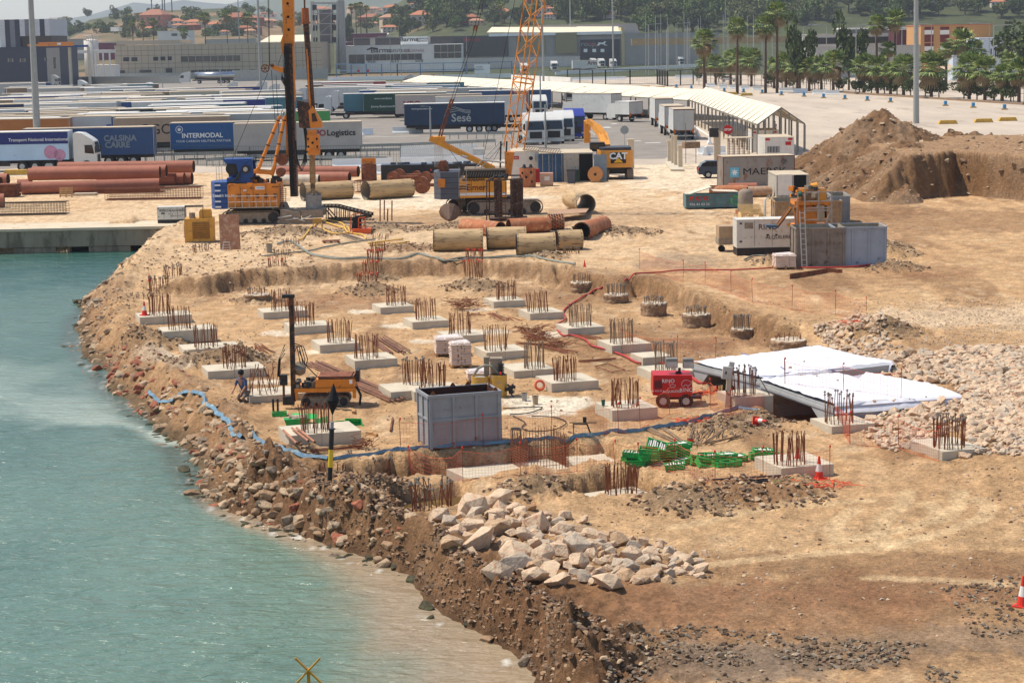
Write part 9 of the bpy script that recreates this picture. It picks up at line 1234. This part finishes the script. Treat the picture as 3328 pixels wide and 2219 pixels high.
for k,a in enumerate(((1,1390,270,230,1.2,1,'pink two-storey villa on the left hill'),(1,1600,255,160,.8,0,'white villa right of the pink one'),(1,1760,260,150,.8,0,'white villa with tiled roof before the palms'),(1,1970,290,150,.9,0,'white gabled villa left of the brown one'),(1,2180,270,230,1.,3,'brown villa near the thin pole'),(1,2190,200,90,1.,0,'small white villa high above the brown one'),(1,2320,300,120,.8,3,'low brown villa at the foot of the hill'),(2,100,190,150,.8,0,'pale villa behind the cables of the rig'),(2,130,240,120,.8,2,'tan villa left of the orange mast'),(2,370,240,100,.8,2,'tan villa between mast and kelly bar'),(2,950,125,180,.7,2,'tan villa behind the slim palms'),(2,1080,120,120,.7,2,'small tan villa on the ridge'),(2,1240,135,150,.9,0,'white villa on the ridge'),(2,1040,240,210,.8,3,'brick coloured villa behind the customs agency'),(2,1270,240,210,.8,2,'beige villa behind the customs agency'),(2,1540,240,240,.9,0,'large white villa with broad tiled roof'),(2,1240,300,150,.7,0,'white low house below the beige villa'),(2,1940,230,170,.9,3,'dark brown villa with a star on the gable'),(2,2030,240,130,.8,2,'tan villa beside the star gabled one'),(2,2250,180,170,.9,0,'white villa left of the crane boom'),(3,40,190,120,.9,0,'white house behind the crane boom'),(3,190,170,130,1.,0,'pale blue-white house right of the boom'),(3,320,120,160,.8,0,'white house with arches above the hall'),(3,350,180,120,.8,0,'white house just above the hall roof'),(3,650,100,110,1.2,2,'villa with a brick chimney tower'),(3,1220,100,110,.9,0,'white villa high in the woods'),(3,1160,115,100,.6,2,'low tiled house in the woods'),(3,1130,30,120,1.,0,'white house at the upper edge of the woods'),(3,1690,80,190,.6,2,'long tiled roofs among the trees'),(4,430,40,170,.8,3,'orange-tiled villa high on the slope'),(4,1200,45,100,.9,0,'white house above the wine red building'),(4,1560,50,170,.7,0,'white terrace house above the orange building'),(4,1720,60,200,.8,0,'second white terrace house above the orange building'),(4,1880,60,180,.7,0,'third white terrace house above the orange building'),(4,2120,80,130,1.,0,'white house at the upper right'))):house(*a)
for k in range(34):house(*((1,R.uniform(1300,2340),R.uniform(215,330))if k%3==0 else(2,R.uniform(20,1500),R.uniform(90,260))if k%3==1 else(3,R.uniform(0,1300),R.uniform(20,190))),R.uniform(90,150),.8,R.choice([0,0,2,3]),'small pale villa among the trees %s'%['on the left hill','behind the offices','above the warehouse'][k%3])
# ------------------ masts, lamps, signs
m_pole=mat('pole_grey',(.60,.60,.58),.5,.2,var=.08)
for t,X,Y,r0_,r1_,xt,lb in((5,355,392,.42,.26,282,'thick light mast on the left'),(2,50,945,.30,.22,15,'grey light mast left of the drilling rig'),(3,290,765,.30,.22,273,'grey light mast right of the crane boom'),(3,933,710,.30,.2,922,'light mast in front of the warehouse'),(4,1362,1135,.42,.28,1361,'thick grey light mast beside the earth mound'),(1,2200,400,.3,.2,2185,'thin mast behind the beige building'),(3,535,240,.25,.2,532,'thin mast above the hall'),(3,1955,640,.2,.12,1962,'slim mast right of the palms')):p=gz(t,X,Y)if Y>430 or t>4 else vy(t,X,Y,900);p.z=ZY;q=thing('light_mast',p,0,lb,'light mast','tall light masts');a=vy(t,xt,0 if t<5 else-1130,p.y)-p;MB().cyl((0,0,0),a*1.25,r0_,r1_,n=12).build('shaft',m_pole,q)
lampm=cached(('lamp_arm',),lambda:MB().bar((0,0,0),(1.9,0,.15),.1,.08).box((1.9,0,.12),(1.,.35,.14)),[m_pole])
def lamp(t,X,Yt,Yb,sgn,lb,D_=None):p=gz(t,X,Yb)if D_ is None else vy(t,X,Yb,D_);p.z=ZY;h=vy(t,X,Yt,p.y).z-ZY;r_=thing('street_lamp',p,0,lb,'street lamp','street lamps');MB().cyl((0,0,0),(0,0,h),.14,.08,n=8).build('pole',m_pole,r_);o=obj('lamp_head',lampm,r_);o.location.z=h;o.scale=(sgn*h/8,h/8,h/8)
for a in((4,323,245,780,1,'lamp rising from the palm row, first'),(4,535,232,780,-1,'lamp rising from the palm row, second'),(4,805,250,855,1,'lamp rising from the palm row, third'),(4,985,232,780,-1,'lamp rising from the palm row, fourth'),(4,1225,205,800,-1,'lamp left of the thick right mast'),(4,1495,228,780,-1,'lamp before the orange building'),(4,2025,222,800,-1,'lamp before the white house'),(4,2065,240,780,1,'second lamp before the white house'),(4,40,228,760,-1,'lamp at the left of the palm row'),(2,1240,340,715,-1,'lamp before the customs agency strip window'),(2,1940,308,690,-1,'lamp before the warehouse glazing'),(2,1335,325,705,-1,'white pole before the customs agency'),(3,1260,228,635,1,'lamp right of the warehouse'),(3,1130,232,500,-1,'lamp at the warehouse end'),(3,1520,220,625,1,'double lamp before the marina'),(1,1495,595,815,-1,'lamp before the beige building'),(1,2030,610,790,-1,'lamp beside the silver tanker'),(1,670,410,790,1,'lamp before the pump shelter'),(1,870,310,760,-1,'pole before the white tank'),(1,1895,420,680,1,'thin pole before the beige offices'),(1,1968,330,680,1,'second thin pole before the beige offices'),(6,1605,-150,140,-1,'pole before the navy trailer'),(22,868,515,1000,1,'thin pole right of the boom'),(22,900,740,1050,1,'short pole before the white lorry front')):lamp(*a)
for k in range(34):X=R.uniform(1180,2340);Yt=R.uniform(120,330);p=vy(3,X,Yt,R.uniform(640,720));r_=thing('boat_mast',(p.x,p.y,ZY),0,'thin boat mast in the marina, %s stretch'%('left'if X<1500 else'middle'if X<1950 else'right'),'mast','masts of the marina boats');MB().cyl((0,0,0),(0,0,p.z-ZY),.12,.07,n=5).build('pole',m_rail,r_)
for k in range(30):p=gz(3,R.uniform(1180,2340),R.uniform(395,460));r_=thing('boat',(p.x,p.y,ZY),R.uniform(-.3,.3),'small white moored boat in the marina crowd','boat','boats in the marina');MB().add([(-4,-1.3,0),(3,-1.3,0),(5,0,0),(3,1.3,0),(-4,1.3,0),(-4,-1.6,1.4),(3,-1.6,1.5),(6,0,1.8),(3,1.6,1.5),(-4,1.6,1.4)],[(4,3,2,1,0),(5,6,7,8,9)]+[(j,(j+1)%5,(j+1)%5+5,j+5)for j in range(5)]).build('hull',m_wt,r_);MB().bx(-2,1.5,-1,1,1.4,2.6).build('cabin',R.choice([m_wt,m_mblue,m_rail]),r_)
tag(MB().box(vy(3,1900,375,760),(66,2,2.4)).build('sea_wall',mat('sea_wall_tan',(.72,.58,.40))),'tan sea wall beyond the marina','wall')
rm_=thing('radio_mast',gf(1,1495,120),0,'dark radio mast with antennas on the ridge','mast');b=MB();[b.bar((x,0,-3),(x,0,h_),.6)for x,h_ in((-7.5,28),(0,21),(1.5,21),(6.5,23))];b.bar((-7,0,19),(4,0,19),.5);b.bar((-1,0,14),(7,0,14),.5);b.build('steel_poles',mat('mast_dark',(.2,.25,.33)),rm_)
netwall([(3,510,770),(3,860,778),(3,1085,775),(3,1335,775),(3,1430,795),(3,1665,780)],3.8,mat('gate_dark',(.22,.20,.19)),'tall dark railing gate before the warehouse yard',6,rails=(0,1.),th=.3,close=16);netwall([(3,1665,780),(3,2352,808),(4,690,852)],3.2,m_woodg,'wire fence with slanting posts along the palm row',3.6,th=.12);netwall([(4,1980,925),(4,2352,950)],3.2,m_woodg,'wire fence at the right end of the palm row',4,th=.12);netwall([(2,740,710),(2,1300,712),(2,2352,690)],4.5,mat('fence_blue',(.38,.50,.62)),'pale blue mesh fence before the customs agency',7,th=.35,close=6)
def wallb(t,X0,Y0,X1,Y1,h,m,lb,w_=.5):a,e=gz(t,X0,Y0),gz(t,X1,Y1);tag(MB().bar(a+Vector((0,0,h/2)),e+Vector((0,0,h/2)),w_,h).build('barrier_wall',m),lb,'barrier','pale barrier walls')
for a in((1,540,775,1660,768,2.4,m_gal,'long grey barrier wall behind the far lorries'),(1,800,730,2000,715,2.,m_gal,'second grey barrier wall farther back'),(1,2140,750,2352+660,725,3.6,m_gal,'grey panel wall right of the silver tanker'),(2,660,745,2352,712,1.2,m_txtw,'white barrier line before the customs agency'),(3,0,745,545,775,1.8,m_wt,'white barrier line left of the rail gate'),(3,400,690,1750,615,1.2,m_txtw,'white barrier line before the far lorries'),(1,1070,695,1480,690,2.2,m_txtw,'white picket wall before the beige building'),(4,700,858,2352,965,.35,m_woodg,'low kerb wall along the palm row')):wallb(*a)
def sign(p,h,lb,shape,m,txt=None,r=.42):r_=thing('road_sign',p,0,lb,'sign','road signs');MB().cyl((0,0,0),(0,0,h),.04,n=7).build('pole',m_rail,r_);n=shape;ph=math.pi/n if n==8 else-math.pi/2;MB().prism([(r*math.cos(ph+2*math.pi*k/n),h-r+r*math.sin(ph+2*math.pi*k/n))for k in range(n)],-.06,-.04).build('sign_plate',m,r_);(text(txt,.3,m_txtw,r_,(0,-.08,h-r),bold=.01)if txt else None)
sign(gz(23,198,430),3.6,'red stop sign before the turnstile',8,MATS['sign_red'],'STOP',.5);sign(gz(7,1035,235),2.6,'grey back of an octagonal sign behind the excavator',8,m_gal,None,.5);sign(gz(6,2075,80),5.2,'grey back of a triangular sign by the navy trailer',3,m_gal,None,1.1)
for X,Y in((570,700),(942,715),(1030,715)):sign(gz(2,X,Y),2.8,'round red road sign before the offices, %s'%{570:'left',942:'middle',1030:'right'}[X],12,MATS['sign_red'],None,.5)
p=gz(2,2080,720);r_=thing('road_sign',p,0,'large white direction board with place names','sign','road signs');MB().bx(-2.5,2.5,0,.15,1.4,4.4).build('sign_plate',m_txtw,r_);[MB().cyl((x,.1,0),(x,.1,1.4),.06,n=6).build('pole',m_rail,r_)for x in(-1.5,1.5)];text('CADIZ\nMALAGA',.75,m_txtk,r_,(-1.,-.05,3.2))
m_gp=mat('gate_post_cream',(.80,.73,.62),.8,var=.1)
for k,(X,Y,h,w_)in enumerate(((1447,365,2.1,.35),(1475,385,2.9,.25),(1505,402,2.9,.3),(1548,420,2.1,.4),(1095,420,2.7,.6),(1880,350,2.6,.5),(1905,350,2.8,.25))):p=gz(7,X,Y);r_=thing('gate_post',p,0,'cream gate post, %s'%['farthest in the left row','second in the left row','third in the left row','nearest and shortest in the left row','broad one behind the excavator','broad one left of the stop sign','slim one left of the stop sign'][k],'post','cream gate posts');MB().bx(-w_/2,w_/2,0,w_,0,h).build('shaft',m_gp,r_);MB().bx(-w_/2-.06,w_/2+.06,-.06,w_+.06,h,h+.12).build('cap',m_gp,r_)
tag(MB().slab([gz(7,X,Y)[:2]for X,Y in((1400,370),(1460,445),(1580,445),(1570,425),(1480,365))][::-1],ZY-.1,ZY+.18).build('kerb_island',m_fc),'kerbed island under the left gate posts','kerb');tag(MB().bar(gz(7,1575,205,ZY+4),gz(7,1715,200,ZY+4),.6,.5).bar(gz(7,1597,370),gz(7,1597,370)+Vector((0,0,4)),.06).bar(gz(7,1690,370),gz(7,1690,370)+Vector((0,0,4)),.06).build('height_barrier',m_woodg),'slatted height barrier on thin stakes at the gate','barrier')
r_=thing('dark_bin',gz(23,60,435),0,'dark crate on top of the cream gate post','crate');MB().bx(-.4,.5,0,.8,2.4,3.3).build('shell',m_dark,r_)
m_bkt=mat('bucket_brown',(.45,.35,.28),.7);p=gz(6,1782,915);r_=thing('pour_hopper',p,0,'brown cone-shaped concrete hopper lying before the crane','hopper');MB().cyl((0,0,.75),(0,-.9,.25),.75,.12,n=12).build('cone',m_bkt,r_)
for k,(X,Y,h)in enumerate(((1140,905,1.6),(1178,890,1.4),(1208,905,.9),(1248,895,1.4))):p=gz(6,X,Y);tag(MB().cyl(p,p+Vector((.05,0,h)),.05,n=6).build('steel_stake',m_rb),'thin rusty stake before the crane, %s from the left'%NUM[k],'stake','stakes before the crane')
for k,(X,Y,r)in enumerate(((1255,500,.55),(1310,485,.6),(1470,470,.45),(1520,590,.7),(1555,500,.55))):p=gz(6,X,Y+60);r_=thing('auger',p,0,'rusty auger blade %s in the heap beside the crane'%['first','second','third','big front','last'][k],'auger','drill augers beside the crane');MB().cyl((0,0,r),(.12,.3,r),r,n=18).build('blade',m_rust,r_);MB().cyl((-.3,0,r),(2.2,.5,r),.14,n=8).build('stem',m_rust,r_)
p=gz(6,1150,525);r_=thing('covered_stack',p,0,'long stack under black sheeting beside the crane','stack');V=[];MB().bx(0,9,0,2,0,1.35).build('sheeting',mat('black_sheet',(.13,.13,.14),.35,bump=1.,bs=3,var=.3),r_);b=MB();[b.box((R.uniform(.3,8.7),R.uniform(.2,1.6),1.42),(.5,.4,.2),R.random())for _ in range(14)];b.build('weights',m_cwt,r_)
p=gz(6,1040,530);r_=thing('drilling_bucket',p,0,'rusty drilling bucket between the pipes and the black stack','bucket');MB().pipe((0,0,0),(0,0,1.5),.7,.05,20).build('shell',m_rust,r_);MB().box((0,0,1.8),(1.3,.3,.5)).build('hinge',m_yel,r_);r_=thing('bulk_bag',gz(6,793,530),0,'grey speckled bag tied on top by the pipes','bag');MB().lathe([(.5,0),(.6,.5),(.45,.95),(.15,1.05)],n=14).build('bag',mat('bag_grey',(.5,.49,.47)),r_,True)
Q0=gz(5,-700,993);Q1=gz(5,1660,945);d=(Q1-Q0);L=d.length;qw=thing('quay_wall',(Q0 .x,Q0 .y,ZY),math.atan2(d.y,d.x),'grey concrete quay wall with dark openings at the water','quay');m_q=mat('quay_concrete',(.56,.51,.43),.9,var=.2,scale=.5,rust=.35,rustc=(.43,.39,.32),stretch=(1,1,.35),bump=.3,bs=4)
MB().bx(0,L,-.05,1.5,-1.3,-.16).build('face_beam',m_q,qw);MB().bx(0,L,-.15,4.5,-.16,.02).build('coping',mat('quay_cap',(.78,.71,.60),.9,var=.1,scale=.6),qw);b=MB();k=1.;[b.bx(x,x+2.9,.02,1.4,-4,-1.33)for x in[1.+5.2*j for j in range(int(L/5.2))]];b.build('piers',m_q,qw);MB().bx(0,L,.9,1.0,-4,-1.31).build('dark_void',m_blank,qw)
hz_m=bpy.data.materials.new('haze');hz_m.use_nodes=True;N=hz_m.node_tree.nodes;N.remove(N['Principled BSDF']);pv=N.new('ShaderNodeVolumePrincipled');pv.inputs['Density'].default_value=.00013;pv.inputs['Color'].default_value=(.86,.91,1.,1);pv.inputs['Anisotropy'].default_value=.3;hz_m.node_tree.links.new(pv.outputs[0],N['Material Output'].inputs['Volume'])
tag(MB().bx(-6500,6500,-60,9700,-6,900).build('haze',hz_m),'thin pale sea haze over the whole port','haze',kind='stuff')
